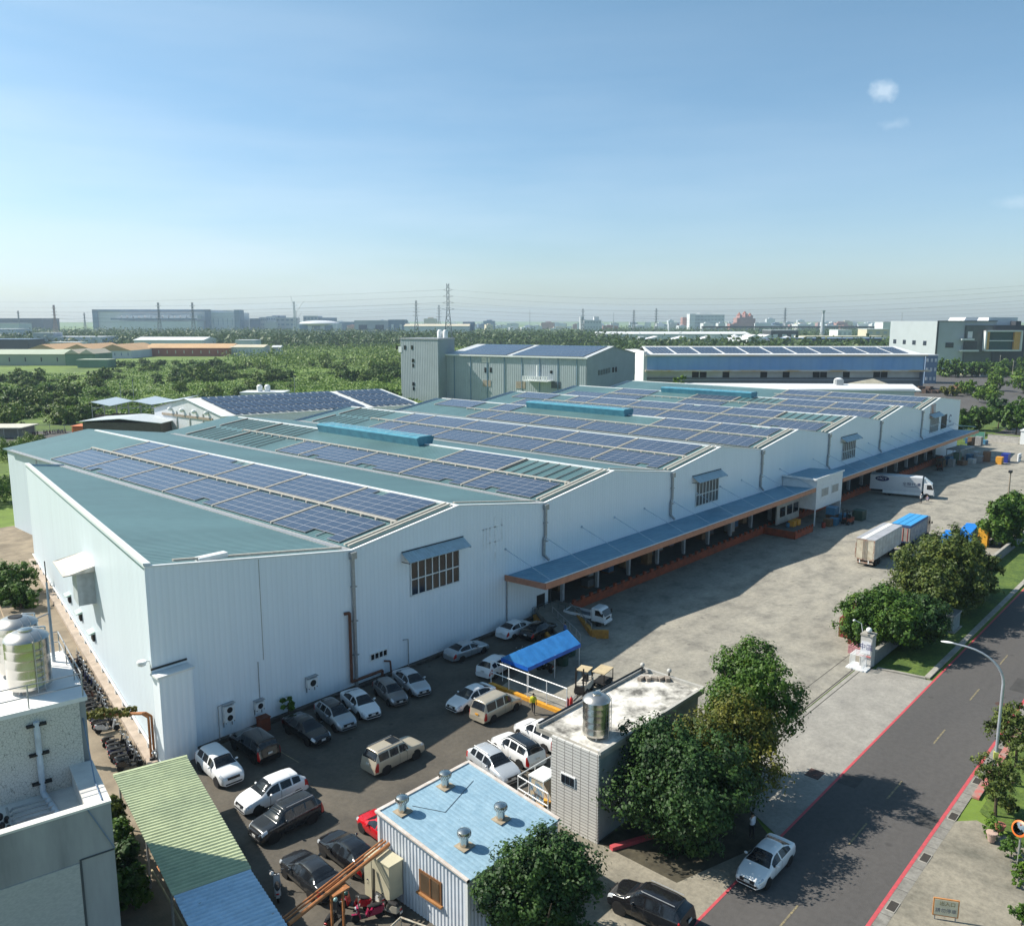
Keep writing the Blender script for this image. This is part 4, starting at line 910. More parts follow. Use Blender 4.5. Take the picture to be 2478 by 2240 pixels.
# ---------------------------------------------------------------- scooters
def make_scooter(label, m, group, helmet=None, box=True):
    t = thing('scooter', label, 'scooter', group)
    for x, r in ((.62, .24), (-.62, .24)):
        w_ = MB().lathe([(r * .55, -.05), (r * .95, -.05), (r, -.02), (r, .02), (r * .95, .05), (r * .55, .05)], n=16).build('wheel', M['tyre'], t, True); w_.location = (x, 0, r); w_.rotation_euler = (R(90), 0, 0)
        MB().cyl((0, 0, -.03), (0, 0, .03), .13, n=12).build('rim', M['rim'], w_)
    b = MB(); prof = [(-.85, .55, .10), (-.70, .42, .17), (-.35, .36, .19), (-.05, .30, .17), (.1, .28, .15)]
    for (xa, za, wa), (xb, zb2, wb2) in zip(prof[:-1], prof[1:]):
        j = len(b.v); ta, tb = .78 - (xa + .85) * .06, (.74 if xb < -.1 else .34)
        if xa >= -.1: ta = .74
        b.v += [(xa, -wa, za), (xb, -wb2, zb2), (xb, wb2, zb2), (xa, wa, za), (xa, -wa * .8, ta), (xb, -wb2 * .8, tb), (xb, wb2 * .8, tb), (xa, wa * .8, ta)]
        b.f += [tuple(j + k for k in f) for f in [(0, 3, 2, 1), (4, 5, 6, 7), (0, 1, 5, 4), (1, 2, 6, 5), (2, 3, 7, 6), (3, 0, 4, 7)]]
    b.build('body', m, t)
    MB().obox((.18, 0, .26), (.34, .32, .07)).build('footboard', M['blackp'], t)
    q = MB(); q.v = [(.34, -.2, .28), (.42, -.2, .28), (.42, .2, .28), (.34, .2, .28), (.48, -.16, .92), (.58, -.13, .90), (.58, .13, .90), (.48, .16, .92)]
    q.f = [(0, 3, 2, 1), (4, 5, 6, 7), (0, 1, 5, 4), (1, 2, 6, 5), (2, 3, 7, 6), (3, 0, 4, 7)]; q.build('front_shield', m, t)
    MB().ell((-.38, 0, .82), (.42, .15, .07), 14, 6).build('seat', M['rubber'], t, True)
    MB().tube([(.40, -.34, 1.03), (.46, -.1, 1.0), (.46, .1, 1.0), (.40, .34, 1.03)], .022, 6).build('handlebar', M['blackp'], t)
    MB().tube([(.46, 0, 1.0), (.62, 0, .24)], .035, 6).build('fork', M['gal'], t)
    MB().ell((.60, 0, .84), (.06, .11, .08), 10, 6).build('headlight', M['lamp'], t, True)
    q = MB(); q.obox((.66, 0, .47), (.34, .13, .04)); q.build('front_fender', m, t)
    for s in (1, -1):
        q = MB(); q.tube([(.42, s * .22, 1.02), (.42, s * .30, 1.2)], .01, 5); q.ell((.42, s * .32, 1.24), (.015, .07, .05), 8, 5); q.build('mirror', M['gal'], t)
    MB().ell((-.86, 0, .66), (.05, .10, .05), 8, 5).build('taillight', M['tail'], t, True); MB().obox((-.90, 0, .45), (.02, .2, .12)).build('number_plate', M['plate'], t)
    if helmet is not None: MB().ell((.44, .25, 1.06), (.13, .12, .12), 12, 8).build('helmet', helmet, t, True)
    return t
scp = [mat('scooter_black', (.02, .02, .023), .25, coat=.5), mat('scooter_grey', (.14, .15, .16), .3, coat=.5), mat('scooter_white', (.5, .51, .52), .3, coat=.5), mat('scooter_navy', (.03, .04, .10), .25, coat=.5), mat('scooter_brown', (.12, .05, .035), .3, coat=.5), mat('scooter_champagne', (.33, .31, .26), .3, coat=.5)]
GS = 'scooters in a row along the white side wall'
protos = [make_scooter('scooter packed in the long dark row along the white side wall', scp[k], GS) for k in range(5)]
used = set()
L_ = math.hypot(12.9, 62.4); ua = math.atan2(62.4, 12.9)
def put_scooter(k, x, y, rz, label=None, grp=None):
    p = protos[k]; o = p if (k not in used and label is None) else dup(p)
    used.add(k) if o is p else None
    if label: o['label'] = label
    if grp: o['group'] = grp
    o.location = (x, y, .012); o.rotation_euler = (0, 0, rz); return o
sr = random.Random(5)
for i in range(20):
    s = 7.4 + i * .86; x, y, z = onside(s, 0, 1.9 + sr.uniform(-.15, .15)); put_scooter([0, 0, 1, 3, 0, 2, 0, 4][sr.randrange(8)], x, y, ua - R(90) + R(180) * 0 + sr.uniform(-.12, .12) + R(-12))
for i in range(7):
    s = .6 + i * .68; x, y, z = onside(s, 0, 1.85 + sr.uniform(-.1, .1)); put_scooter([0, 1, 0, 3, 1, 0, 0][i], x, y, ua - R(90) + sr.uniform(-.1, .1) + R(-12), 'scooter in the short bunch between the vine covered pipe and the green roof', 'scooters in the short bunch by the corner')
for i in range(22):
    x = 75.0 + i * .62 + (i > 12) * 1.2; y = 252.6 - i * .12 + sr.uniform(-.4, .4); put_scooter([0, 1, 0, 3, 0, 4][sr.randrange(6)], x, y, R(80) + sr.uniform(-.2, .2), 'distant scooter in the crowd outside the low grey shed at the far left', 'distant scooters by the low grey shed')
for i in range(7):
    x, y = G(632 + (i % 3) * 16, 2080 + i * 12); put_scooter([0, 0, 1, 0, 3, 0, 0][i % 7], 20.7 - i * .12, 38.6 - i * .75, R(195) + sr.uniform(-.15, .15), 'black scooter parked in the shade along the edge of the green shed', 'scooters along the shed edge')
def single(label, m, px, py, rz, helmet=None):
    t = make_scooter(label, m, None, helmet); x, y = G(px, py); place(t, x, y, .01, rz); return t
single('white fronted scooter with a white helmet below the orange pipes', scp[2], 672, 2165, R(60), mat('helmet_white', (.6, .6, .6), .2))
single('red scooter with a dark green helmet near the metal railing', mat('scooter_red', (.42, .02, .03), .25, coat=.5), 862, 2200, R(120), mat('helmet_green', (.02, .08, .07), .2))
single('crimson scooter lying closest to the railing corner', mat('scooter_crimson', (.30, .01, .06), .25, coat=.5), 890, 2226, R(150))
single('white and grey scooter leaning beside the beige electric cabinet', scp[2], 912, 2182, R(75))
single('pale grey scooter right behind the railing post', scp[5], 940, 2212, R(100))
single('black scooter with a pale teal helmet at the bottom edge', scp[0], 812, 2236, R(20), mat('helmet_teal', (.25, .42, .42), .2))
for k, (px, py) in enumerate([(1262, 1600), (1300, 1612), (1318, 1625)]): single(['dark motorbike at the left under the blue tent', 'dark motorbike in the middle under the blue tent', 'dark motorbike at the right under the blue tent'][k], scp[0], px, py, R(70 + 15 * k))
single('dark scooter in the shadow beside the white wall under the first roof bay', scp[1], 392, 1842, R(170))

# ---------------------------------------------------------------- people
def hand(parent_obj, wrist, direction, m, s=1.0):
    pass
def person(label, x, y, rz, pose, shirt, trousers, hair=(.02, .015, .012), skin=(.45, .28, .19), vest=None, hat=None):
    t = thing('person', label, 'person')
    J = dict(pose); vs, ed, rad = [], [], []
    def add(p, r, par=None):
        vs.append(p); rad.append(r); 
        if par is not None: ed.append((par, len(vs) - 1))
        return len(vs) - 1
    pel = add(J['pel'], (.15, .12)); sp = add(J['spine'], (.135, .105), pel); ch = add(J['chest'], (.17, .115), sp); nk = add(J['neck'], (.055, .055), ch)
    hd_ = J['head']; h0 = add((hd_[0], hd_[1], hd_[2] - .07), (.062, .07), nk); h1 = add(hd_, (.085, .10), h0); add((hd_[0], hd_[1], hd_[2] + .09), (.06, .07), h1)
    for s in ('l', 'r'):
        sh = add(J['sh' + s], (.065, .06), ch); el = add(J['el' + s], (.045, .042), sh); wr_ = add(J['wr' + s], (.030, .024), el)
        a = Vector(J['wr' + s]); d = (a - Vector(J['el' + s])).normalized(); pa = a + d * .055; pm_ = add(tuple(pa), (.038, .020), wr_)
        side = d.cross(Vector((0, 0, 1))); side = side.normalized() if side.length > .1 else Vector((1, 0, 0))
        for k, ln in enumerate((.075, .085, .08, .062)):
            o = side * ((k - 1.5) * .02); f1_ = add(tuple(pa + d * .04 + o), (.0095, .0095), pm_); f2_ = add(tuple(pa + d * (.04 + ln * .5) + o + Vector((0, 0, -.006))), (.0085, .0085), f1_); add(tuple(pa + d * (.04 + ln) + o * .9 + Vector((.004, 0, -.02))), (.007, .007), f2_)
        th0 = add(tuple(a + d * .03 - side * .035), (.011, .011), pm_); add(tuple(a + d * .075 - side * .055), (.009, .009), th0)
        hp = add(J['hp' + s], (.095, .10), pel); kn = add(J['kn' + s], (.062, .065), hp); an = add(J['an' + s], (.040, .045), kn); to = add(tuple(Vector(J['an' + s]) + Vector((.13, 0, -.035))), (.042, .028), an)
    me = bpy.data.meshes.new('body'); me.from_pydata(vs, ed, []); o = bpy.data.objects.new('body', me); COL.objects.link(o); o.parent = t
    sk = o.modifiers.new('skin', 'SKIN'); sk.use_smooth_shade = True
    for i, v in enumerate(me.skin_vertices[0].data): v.radius = rad[i]; v.use_root = (i == 0)
    ss = o.modifiers.new('sub', 'SUBSURF'); ss.levels = 1; ss.render_levels = 1
    # skin, shirt, trousers, shoes by height and reach
    m = bpy.data.materials.new('clothed_figure'); m.use_nodes = True; tn = m.node_tree; p = tn.nodes['Principled BSDF']; p.inputs['Roughness'].default_value = .8
    tcn = tn.nodes.new('ShaderNodeTexCoord'); sx = tn.nodes.new('ShaderNodeSeparateXYZ'); tn.links.new(tcn.outputs['Object'], sx.inputs[0])
    rp = tn.nodes.new('ShaderNodeValToRGB'); rp.color_ramp.interpolation = 'CONSTANT'; mp2 = tn.nodes.new('ShaderNodeMath'); mp2.operation = 'DIVIDE'; tn.links.new(sx.outputs[2], mp2.inputs[0]); mp2.inputs[1].default_value = 2.0
    tn.links.new(mp2.outputs[0], rp.inputs[0]); E_ = rp.color_ramp.elements; E_[0].position = 0; E_[0].color = (.02, .02, .02, 1); E_[1].position = .045; E_[1].color = (*trousers, 1)
    e = E_.new((J['pel'][2] + .02) / 2); e.color = (*shirt, 1); e = E_.new((J['neck'][2] - .03) / 2); e.color = (*skin, 1); tn.links.new(rp.outputs[0], p.inputs['Base Color']); me.materials.append(m)
    hx, hy, hz = hd_
    hm = mat('hair_%d' % (hair[0] * 1000), hair, .7) if hat is None else hat
    q = MB(); q.ell((hx - .02, hy, hz + .045), (.105, .092, .085), 14, 8); q.build('hair' if hat is None else 'cap', hm, t, True)
    skm = mat('skin', skin, .6, var=.03)
    q = MB(); q.cyl((hx + .10, hy, hz - .005), (hx + .125, hy, hz - .03), .012, .016, 8); q.build('nose', skm, t, True)
    for s in (1, -1):
        MB().ell((hx + .095, hy + s * .034, hz + .012), (.012, .014, .008), 8, 5).build('eye', M['dark'], t, True); MB().ell((hx, hy + s * .088, hz), (.022, .012, .032), 8, 6).build('ear', skm, t, True)
    MB().obox((hx + .10, hy, hz - .055), (.01, .045, .010)).build('mouth', mat('lips', (.30, .10, .08), .6), t)
    if vest: MB().lathe([(.17, 0), (.19, .1), (.20, .30), (.205, .42), (.15, .50)], (J['pel'][0], 0, J['pel'][2] + .02), 20).build('vest', vest, t, True).scale = (.72, 1, 1)
    return place(t, x, y, .012, rz)
def pose_walk(st=.22, arm=.2, lean=0.0):
    return dict(pel=(0, 0, .94), spine=(lean * .3, 0, 1.12), chest=(lean * .8, 0, 1.33), neck=(lean, 0, 1.47), head=(lean + .02, 0, 1.60), shl=(lean * .8, .19, 1.39), shr=(lean * .8, -.19, 1.39),
        ell=(-arm * .5, .24, 1.13), elr=(arm * .5, -.24, 1.13), wrl=(-arm * .3, .25, .90), wrr=(arm * 1.1, -.24, .93), hpl=(0, .10, .90), hpr=(0, -.10, .90), knl=(st * .7, .10, .50), knr=(-st * .3, -.10, .50), anl=(st, .10, .085), anr=(-st * 1.1, -.10, .10))
person('person in a yellow shirt and dark trousers walking by the railing', 47.9, 41.2, R(215), pose_walk(), (.50, .52, .02), (.02, .022, .03), vest=mat('yellow_vest', (.62, .62, .03), .7))
pw = pose_walk(.05, .05); pw['wrr'] = (.12, -.14, 1.55); pw['elr'] = (.14, -.28, 1.36)
person('person in a white shirt raising a hand to the head in the tree shade', 44.3, 20.6, R(250), pw, (.62, .64, .70), (.02, .02, .025))
person('person in a white shirt standing beside the front of the dock truck', 151.9, 43.2, R(60), pose_walk(.05, .08), (.60, .60, .60), (.05, .05, .06), hat=M['white'])
sq = dict(pel=(-.1, 0, .42), spine=(-.02, 0, .60), chest=(.10, 0, .78), neck=(.2, 0, .90), head=(.26, 0, 1.02), shl=(.12, .19, .83), shr=(.12, -.19, .83), ell=(.30, .24, .66), elr=(.30, -.24, .66), wrl=(.48, .16, .58), wrr=(.48, -.16, .58),
    hpl=(-.08, .11, .40), hpr=(-.08, -.11, .40), knl=(.30, .17, .52), knr=(.30, -.17, .52), anl=(.10, .14, .09), anr=(.10, -.14, .09))
person('person in lilac crouching at the front wheel of the dock truck', 154.2, 42.7, R(60), sq, (.30, .26, .34), (.10, .09, .12))
pw = pose_walk(.04, .05); person('worker in a blue shirt standing in shade on the yellow ramp', 62.2, 49.4, R(150), pw, (.10, .18, .42), (.03, .03, .04))
# ---------------------------------------------------------------- small buildings and fittings of the lot
def rot_frame(o, x, y, z, rz): return place(o, x, y, z, rz)
# green corrugated shed with a light blue lower roof, parallel to the side wall
sh = thing('open_shed', 'long open shed with a ribbed pale green roof and light blue end', 'shed')
u_ = Vector((12.9, 62.4, 0)).normalized(); v_ = Vector((u_.y, -u_.x, 0))           # v_ points to the lot
O_ = Vector((15.5, 33.4, 0))      # left edge near the colour change
SA = math.atan2(u_.y, u_.x)
def ribroof(m_name, y0, y1, w0, w1, z_l, z_r, mtl, per=.30):
    b = MB(); nn = int((y1 - y0) / per * 4); col = []
    for i in range(nn + 1):
        y = y0 + (y1 - y0) * i / nn; h = .035 * (1 if i % 4 in (1, 2) else -1)
        a = O_ + u_ * y + v_ * w0; c = O_ + u_ * y + v_ * w1(y) if callable(w1) else O_ + u_ * y + v_ * w1
        col.append((len(b.v), len(b.v) + 1, len(b.v) + 2, len(b.v) + 3))
        b.v += [(a.x, a.y, z_l + h), (c.x, c.y, z_r + h), (a.x, a.y, z_l + h - .03), (c.x, c.y, z_r + h - .03)]
    for p, q in zip(col[:-1], col[1:]): b.f += [(p[0], q[0], q[1], p[1]), (p[2], p[3], q[3], q[2])]
    return b.build(m_name, mtl, sh)
wg = lambda y: 3.45 + (16.6 - y) * -.03 + 1.0
m_green = mat('pale_green_sheet', (.47, .53, .33), .6, scale=.5, c2=(.38, .44, .28), fine=(2, .15)); m_lb = mat('pale_blue_sheet', (.52, .68, .82), .55, c2=(.42, .57, .70), scale=.6, fine=(2, .2), spots=(.8, .07, .6))
ribroof('green_roof', 3.9, 17.3, 0, lambda y: 3.9 + (y - 3.9) * .035, 3.35, 3.2, m_green)
ribroof('blue_roof', -5.4, 3.82, .05, lambda y: 3.85, 3.30, 3.15, m_lb)
c1 = O_ + u_ * 17.32; b = MB(); p0 = c1; p1 = c1 + v_ * 4.4
b.v = [tuple(p0 + Vector((0, 0, 3.22))), tuple(p1 + Vector((0, 0, 3.08))), tuple(p1 + u_ * .22 + Vector((0, 0, 3.08))), tuple(p0 + u_ * .22 + Vector((0, 0, 3.22))), tuple(p0 + Vector((0, 0, 3.42))), tuple(p1 + Vector((0, 0, 3.28))), tuple(p1 + u_ * .22 + Vector((0, 0, 3.28))), tuple(p0 + u_ * .22 + Vector((0, 0, 3.42)))]
b.f = [(0, 3, 2, 1), (4, 5, 6, 7), (0, 1, 5, 4), (1, 2, 6, 5), (2, 3, 7, 6), (3, 0, 4, 7)]; b.build('roof_edge', m_green, sh)
for y in (-5, 0, 5, 10, 16.8):
    for w_ in (.2, 3.6):
        p = O_ + u_ * y + v_ * w_; MB().box(p.x - .05, p.y - .05, 0, p.x + .05, p.y + .05, 3.15).build('post', M['gal'], sh)
base(sh, O_.x, O_.y, 0)
# orange pipe bridge with vine, and the straight pipes over the cars
pr = thing('pipe_bridge', 'rust orange pipe arch with a mossy vine over the scooter alley', 'pipe')
a0, b0_ = onside(.9, 0, .2)[:2]; a1, b1_ = onside(3.0, 0, 4.3)[:2]
for dx in (0, .22):
    MB().tube([(a0 - dx, b0_ - .3, .1), (a0 - dx, b0_ - .3, 3.5), (a0 - dx - .3, b0_ - .1, 3.8), (a1, b1_ + dx, 3.8)], .09, 8).build('pipe', M['pipe'], pr, True)
MB().box(a1 - .12, b1_ - .05, 0, a1 + .10, b1_ + .35, 3.8).build('support_post', M['pipe'], pr)
base(pr, a0, b0_, 0)
pr = thing('pipe_run', 'pair of long orange pipes crossing above the parked black cars', 'pipe')
for k, (dz, r) in enumerate(((0, .10), (.02, .055), (.0, .05))):
    d = (0, .32, .55)[k]; MB().tube([(19.2, 31.6 + d, 3.05 + dz), (26.4, 32.9 + d, 3.05 + dz)], r, 8).build('pipe', M['pipe'], pr, True)
for x in (21.9, 22.6): MB().box(x - .05, 32.0, 0, x + .05, 32.1, 3.0).build('support_post', M['pipe'], pr)
MB().box(21.8, 31.7, 2.9, 22.8, 32.7, 2.98).build('cross_bar', M['pipe'], pr); base(pr, 19.2, 31.6, 0)
# blue roofed hut
ut = thing('utility_hut', 'white ribbed metal hut with a pale blue roof and four turbine vents', 'hut')
ux0, ux1, uy0, uy1, uz0, uz1 = 26.35, 33.2, 26.9, 33.7, 3.75, 4.5      # low at the lane side, high at the lot side
zt = lambda y: uz0 + (y - uy0) / (uy1 - uy0) * (uz1 - uz0)
def corr(m, pa, pb, zt_, per=.26, dep=.035):
    L = math.dist(pa, pb); n_ = int(L / per) * 4; ux = ((pb[0] - pa[0]) / L, (pb[1] - pa[1]) / L); nx = (ux[1], -ux[0]); prev = None
    for i in range(n_ + 1):
        s = L * i / n_; h = dep if i % 4 in (1, 2) else 0; x, y = pa[0] + ux[0] * s + nx[0] * h, pa[1] + ux[1] * s + nx[1] * h
        j = len(m.v); m.v += [(x, y, 0), (x, y, zt_(y))]
        if prev is not None: m.f.append((prev, j, j + 1, prev + 1))
        prev = j
ribm = mat('hut_white_sheet', (.62, .66, .72), .45, scale=.8, var=.07)
for nm, pa, pb in (('left_wall', (ux0, uy1), (ux0, uy0)), ('lane_wall', (ux0, uy0), (ux1, uy0)), ('right_wall', (ux1, uy0), (ux1, uy1)), ('lot_wall', (ux1, uy1), (ux0, uy1))):
    b = MB(); corr(b, pa, pb, zt); b.build(nm, ribm, ut)
for (x, y) in ((ux0, uy0), (ux1, uy0), (ux0, uy1), (ux1, uy1)): MB().box(x - .09, y - .09, 0, x + .09, y + .09, zt(y) + .0).build('corner_post', M['trim'], ut)
b = MB(); e = .16; x0, x1, y0, y1 = ux0 - e, ux1 + e, uy0 - e, uy1 + e
b.v = [(x0, y0, zt(y0)), (x1, y0, zt(y0)), (x1, y1, zt(y1)), (x0, y1, zt(y1)), (x0, y0, zt(y0) + .1), (x1, y0, zt(y0) + .1), (x1, y1, zt(y1) + .1), (x0, y1, zt(y1) + .1)]
b.f = [(0, 3, 2, 1), (4, 5, 6, 7), (0, 1, 5, 4), (1, 2, 6, 5), (2, 3, 7, 6), (3, 0, 4, 7)]
b.build('roof', mat('hut_blue_roof', (.31, .46, .56), .55, scale=1.4, c2=(.22, .36, .46), lo=.3, hi=.7, wave=('X', .3, .12, .10), fine=(5, .18), spots=(1.6, .06, .6)), ut)
b = MB(); b.box(x0 - .04, y0, zt(y0) + .0, x0 + .14, y0 + .01, zt(y0) + .2); j = len(b.v)
for (xa, xb) in ((x0 - .04, x0 + .16), (x1 - .16, x1 + .04)):
    b.prism([(xa, y0), (xb, y0), (xb, y1), (xa, y1)], lambda p: zt(p[1]) + .08, lambda p: zt(p[1]) + .17)
b.prism([(x0 + .16, y1 - .16), (x1 - .16, y1 - .16), (x1 - .16, y1 + .04), (x0 + .16, y1 + .04)], lambda p: zt(p[1]) + .08, lambda p: zt(p[1]) + .17)
b.build('roof_flashing', mat('hut_flashing', (.66, .62, .58), .5, scale=2, c2=(.5, .42, .36)), ut)
b = MB(); b.tube([(28.0, 32.9, zt(32.9) + .12), (29.0, 31.3, zt(31.3) + .12), (32.2, 32.3, zt(32.3) + .12)], .012, 5); b.build('roof_cable', M['blackp'], ut)
def wbox(nm, m, x, y0_, y1_, z0_, z1_, th=.06): return MB().box(x - th, y0_, z0_, x, y1_, z1_).build(nm, m, ut)
wf = wbox('window', mat('brown_wood', (.20, .095, .04), .7, scale=3), ux0 - .02, 28.75, 30.45, 1.45, 2.75); MB().box(ux0 - .10, 28.9, 1.62, ux0 - .08, 30.3, 2.62).build('pane', mat('brown_blind', (.11, .075, .045), .5), wf)
MB().box(ux0 - .13, 29.5, 1.6, ux0 - .10, 29.6, 2.66).build('mullion', mat('brown_wood', (.2, .1, .05)), wf)
MB().box(ux0 - .22, 28.65, 1.38, ux0 - .02, 30.55, 1.48).build('sill', mat('brown_sill', (.36, .17, .06), .7), wf)
for i, (px, py) in enumerate([(300, 690), (735, 1040), (400, 1250)]): pass
VL = ['turbine vent at the far left edge of the blue hut roof', 'turbine vent at the lot side of the blue hut roof, beside the silver estate car', 'turbine vent at the right of the blue hut roof near the tree', 'turbine vent nearest the low edge of the blue hut roof']
for i, (x, y) in enumerate([(27.3, 32.9), (30.6, 33.0), (30.9, 28.9), (27.9, 28.7)]):
    t = thing('turbine_vent', VL[i], 'roof vent', 'turbine vents on the blue hut roof')
    MB().obox((0, 0, 0), (.85, .85, .04)).build('flashing_plate', mat('stained_plate', (.34, .28, .20), .7, scale=3), t); MB().cyl((0, 0, .03), (0, 0, .55), .24, .24, 20).build('collar', M['steel'], t, True)
    b = MB().lathe([(.24, .52), (.34, .60), (.37, .74), (.33, .86), (.2, .93), (.02, .95)], n=30)
    o = b.build('turbine', M['steel'], t, True); b = MB()
    for k in range(18):
        a_ = 2 * math.pi * k / 18; b.box(0, 0, 0, 0, 0, 0) if False else b.tube([(.345 * math.cos(a_), .345 * math.sin(a_), .60), (.378 * math.cos(a_ + .2), .378 * math.sin(a_ + .2), .74), (.338 * math.cos(a_ + .4), .338 * math.sin(a_ + .4), .86)], .010, 4)
    b.build('vane', mat('vane_dark', (.18, .16, .15), .3, .8), o)
    place(t, x, y, zt(y) + .1, 0)
# cabinet and things against the hut
t = thing('electric_cabinet', 'tall beige electric cabinet against the ribbed hut wall', 'cabinet')
cb = mat('cabinet_beige', (.50, .46, .33), .5, var=.05); MB().box(-.45, -.75, .75, .45, .75, 2.75).build('housing', cb, t, bevel=.02); MB().box(-.50, -.8, 2.75, .5, .8, 2.82).build('roof', cb, t); MB().box(-.47, .75, .2, .3, 1.35, 2.6).build('side_panel', cb, t)
for y in (-.65, .6): MB().box(-.3, y, 0, -.2, y + .1, .75).build('leg', M['gal'], t)
b = MB(); [b.tube([(-.55, .5 - k * .08, 2.2), (-.9, .1 - k * .08, .3)], .025, 6) for k in range(3)]; b.build('conduit', M['blackp'], t)
place(t, 25.72, 32.4, 0)
t = thing('blue_tank', 'round blue plastic tank lid peeping over the hut roof edge', 'tank'); MB().lathe([(.55, 0), (.6, .5), (.6, 1.2), (.4, 1.45), (.1, 1.5)], n=24).build('drum', mat('blue_plastic', (.01, .16, .5), .35), t, True); MB().cyl((0, 0, 1.5), (0, 0, 1.56), .14).build('lid', M['blackp'], t); place(t, 28.3, 34.9, 0)
# low railing near the hut
def railing(name, label, pts, h, m, posts=None, r=.035, mids=(.5,), cat='railing'):
    t = thing(name, label, cat)
    P3 = [Vector((x, y, 0)) for x, y in pts]
    for z in (1.0, *mids): MB().tube([tuple(p + Vector((0, 0, h * z))) for p in P3], r, 6).build('rail', m, t, True)
    for a_, b_ in zip(P3[:-1], P3[1:]):
        n_ = max(1, int(round((b_ - a_).length / (posts or 2.0))))
        for i in range(n_ + (b_ is P3[-1])):
            p = a_ + (b_ - a_) * (i / n_); MB().tube([(p.x, p.y, 0), (p.x, p.y, h)], r, 6).build('post', m, t)
    return base(t, *pts[0])
railing('railing', 'rusty white pipe railing at the bottom beside the ribbed hut', [(20.6, 28.9), (24.3, 29.6), (25.4, 25.8)], 1.5, mat('railing_cream', (.48, .46, .38), .6, scale=4, c2=(.3, .24, .17)), 1.6, .05)
# tiled guard building
gb = thing('guard_building', 'small flat roofed guard building with white tiled end and weathered roof', 'building')
tile = mat('white_tile', (.56, .55, .52), .45, scale=.7, var=.05)
ntr = tile.node_tree; pb_ = [n_ for n_ in ntr.nodes if n_.type == 'BSDF_PRINCIPLED'][0]
br = ntr.nodes.new('ShaderNodeTexBrick'); br.offset = 0.0; br.inputs['Scale'].default_value = 1.0; br.inputs['Mortar Size'].default_value = .022; br.inputs['Brick Width'].default_value = .62; br.inputs['Row Height'].default_value = .20
br.inputs['Color1'].default_value = (.56, .55, .52, 1); br.inputs['Color2'].default_value = (.52, .51, .49, 1); br.inputs['Mortar'].default_value = (.16, .15, .14, 1)
tcx = ntr.nodes.new('ShaderNodeTexCoord'); sp_ = ntr.nodes.new('ShaderNodeSeparateXYZ'); cb_ = ntr.nodes.new('ShaderNodeCombineXYZ'); ntr.links.new(tcx.outputs['Object'], sp_.inputs[0]); ntr.links.new(sp_.outputs[1], cb_.inputs[0]); ntr.links.new(sp_.outputs[2], cb_.inputs[1]); ntr.links.new(cb_.outputs[0], br.inputs['Vector'])
ntr.links.new(br.outputs['Color'], pb_.inputs['Base Color'])
teal = mat('teal_grey_wall', (.26, .31, .32), .6, scale=1)
b = MB(); b.box(37.55, 27.2, 0, 37.7, 30.8, 5.75); b.build('tiled_end_wall', tile, gb)
b = MB(); b.box(37.7, 27.3, 0, 49.2, 27.45, 5.5); b.box(49.05, 27.45, 0, 49.2, 30.7, 5.5); b.box(37.7, 30.65, 0, 49.2, 30.8, 5.5); b.build('wall', teal, gb)
b = MB(); b.box(37.7, 27.1, 5.5, 49.7, 32.2, 5.75); b.build('roof_slab', M['conc'], gb)
wr_m = mat('weathered_roof', (.68, .65, .60), .9, scale=.75, c2=(.11, .105, .095), mid=(.40, .385, .35), lo=.36, hi=.60, detail=14, bump=.4, bscale=5)
b = MB(); b.box(37.9, 27.3, 5.754, 49.5, 32.0, 5.79); b.build('roof_surface', wr_m, gb)
b = MB(); b.box(37.7, 31.95, 5.75, 49.7, 32.2, 6.0); b.box(49.5, 27.1, 5.75, 49.7, 31.95, 6.0); b.box(37.6, 27.1, 5.75, 49.5, 27.3, 5.95); b.build('parapet', mat('parapet_grey', (.42, .41, .38), .85, scale=2), gb)
b = MB(); b.tube([(37.8, 32.1, 6.05), (49.6, 32.1, 6.05)], .05, 6); b.build('black_pipe', M['blackp'], gb)
o = MB().box(37.48, 28.9, 3.0, 37.55, 30.0, 3.65).build('window', M['trim'], gb)
for k in range(3): MB().box(37.45, 28.97 + k * .34, 3.06, 37.48, 29.26 + k * .34, 3.58).build('pane', M['glass'], o)
MB().box(43, 27.2, 0, 44.2, 27.3, 2.2).build('door', M['dark'], gb)
b = MB(); b.box(49.2, 28.2, .9, 49.25, 29.8, 2.2); b.build('window', M['glass'], gb)
base(gb, 37.6, 27.2, 0)
for (x, y, lab) in ((49.2, 31.9, 'white ball lamp on the far left roof corner of the guard building'), (49.6, 29.9, 'grey ball lamp at the back roof edge of the guard building')):
    t = thing('ball_lamp', lab, 'lamp'); MB().ell((0, 0, .42), (.17, .17, .17), 16, 10).build('globe', mat('globe_grey', (.5, .49, .46), .5), t, True); MB().cyl((0, 0, 0), (0, 0, .3), .06).build('stem', M['blackp'], t); place(t, x, y, 5.95)
b = MB()
for i in range(5): b.obox((48.0 + i * .3, 31.2 - i * .35, 5.8), (.5, .3, .25), i)
tag(b.build('rubbish_heap', mat('rubbish', (.30, .26, .22), .9, scale=3)), 'small heap of rubble and dead plants at the back corner of the guard roof', 'rubbish')
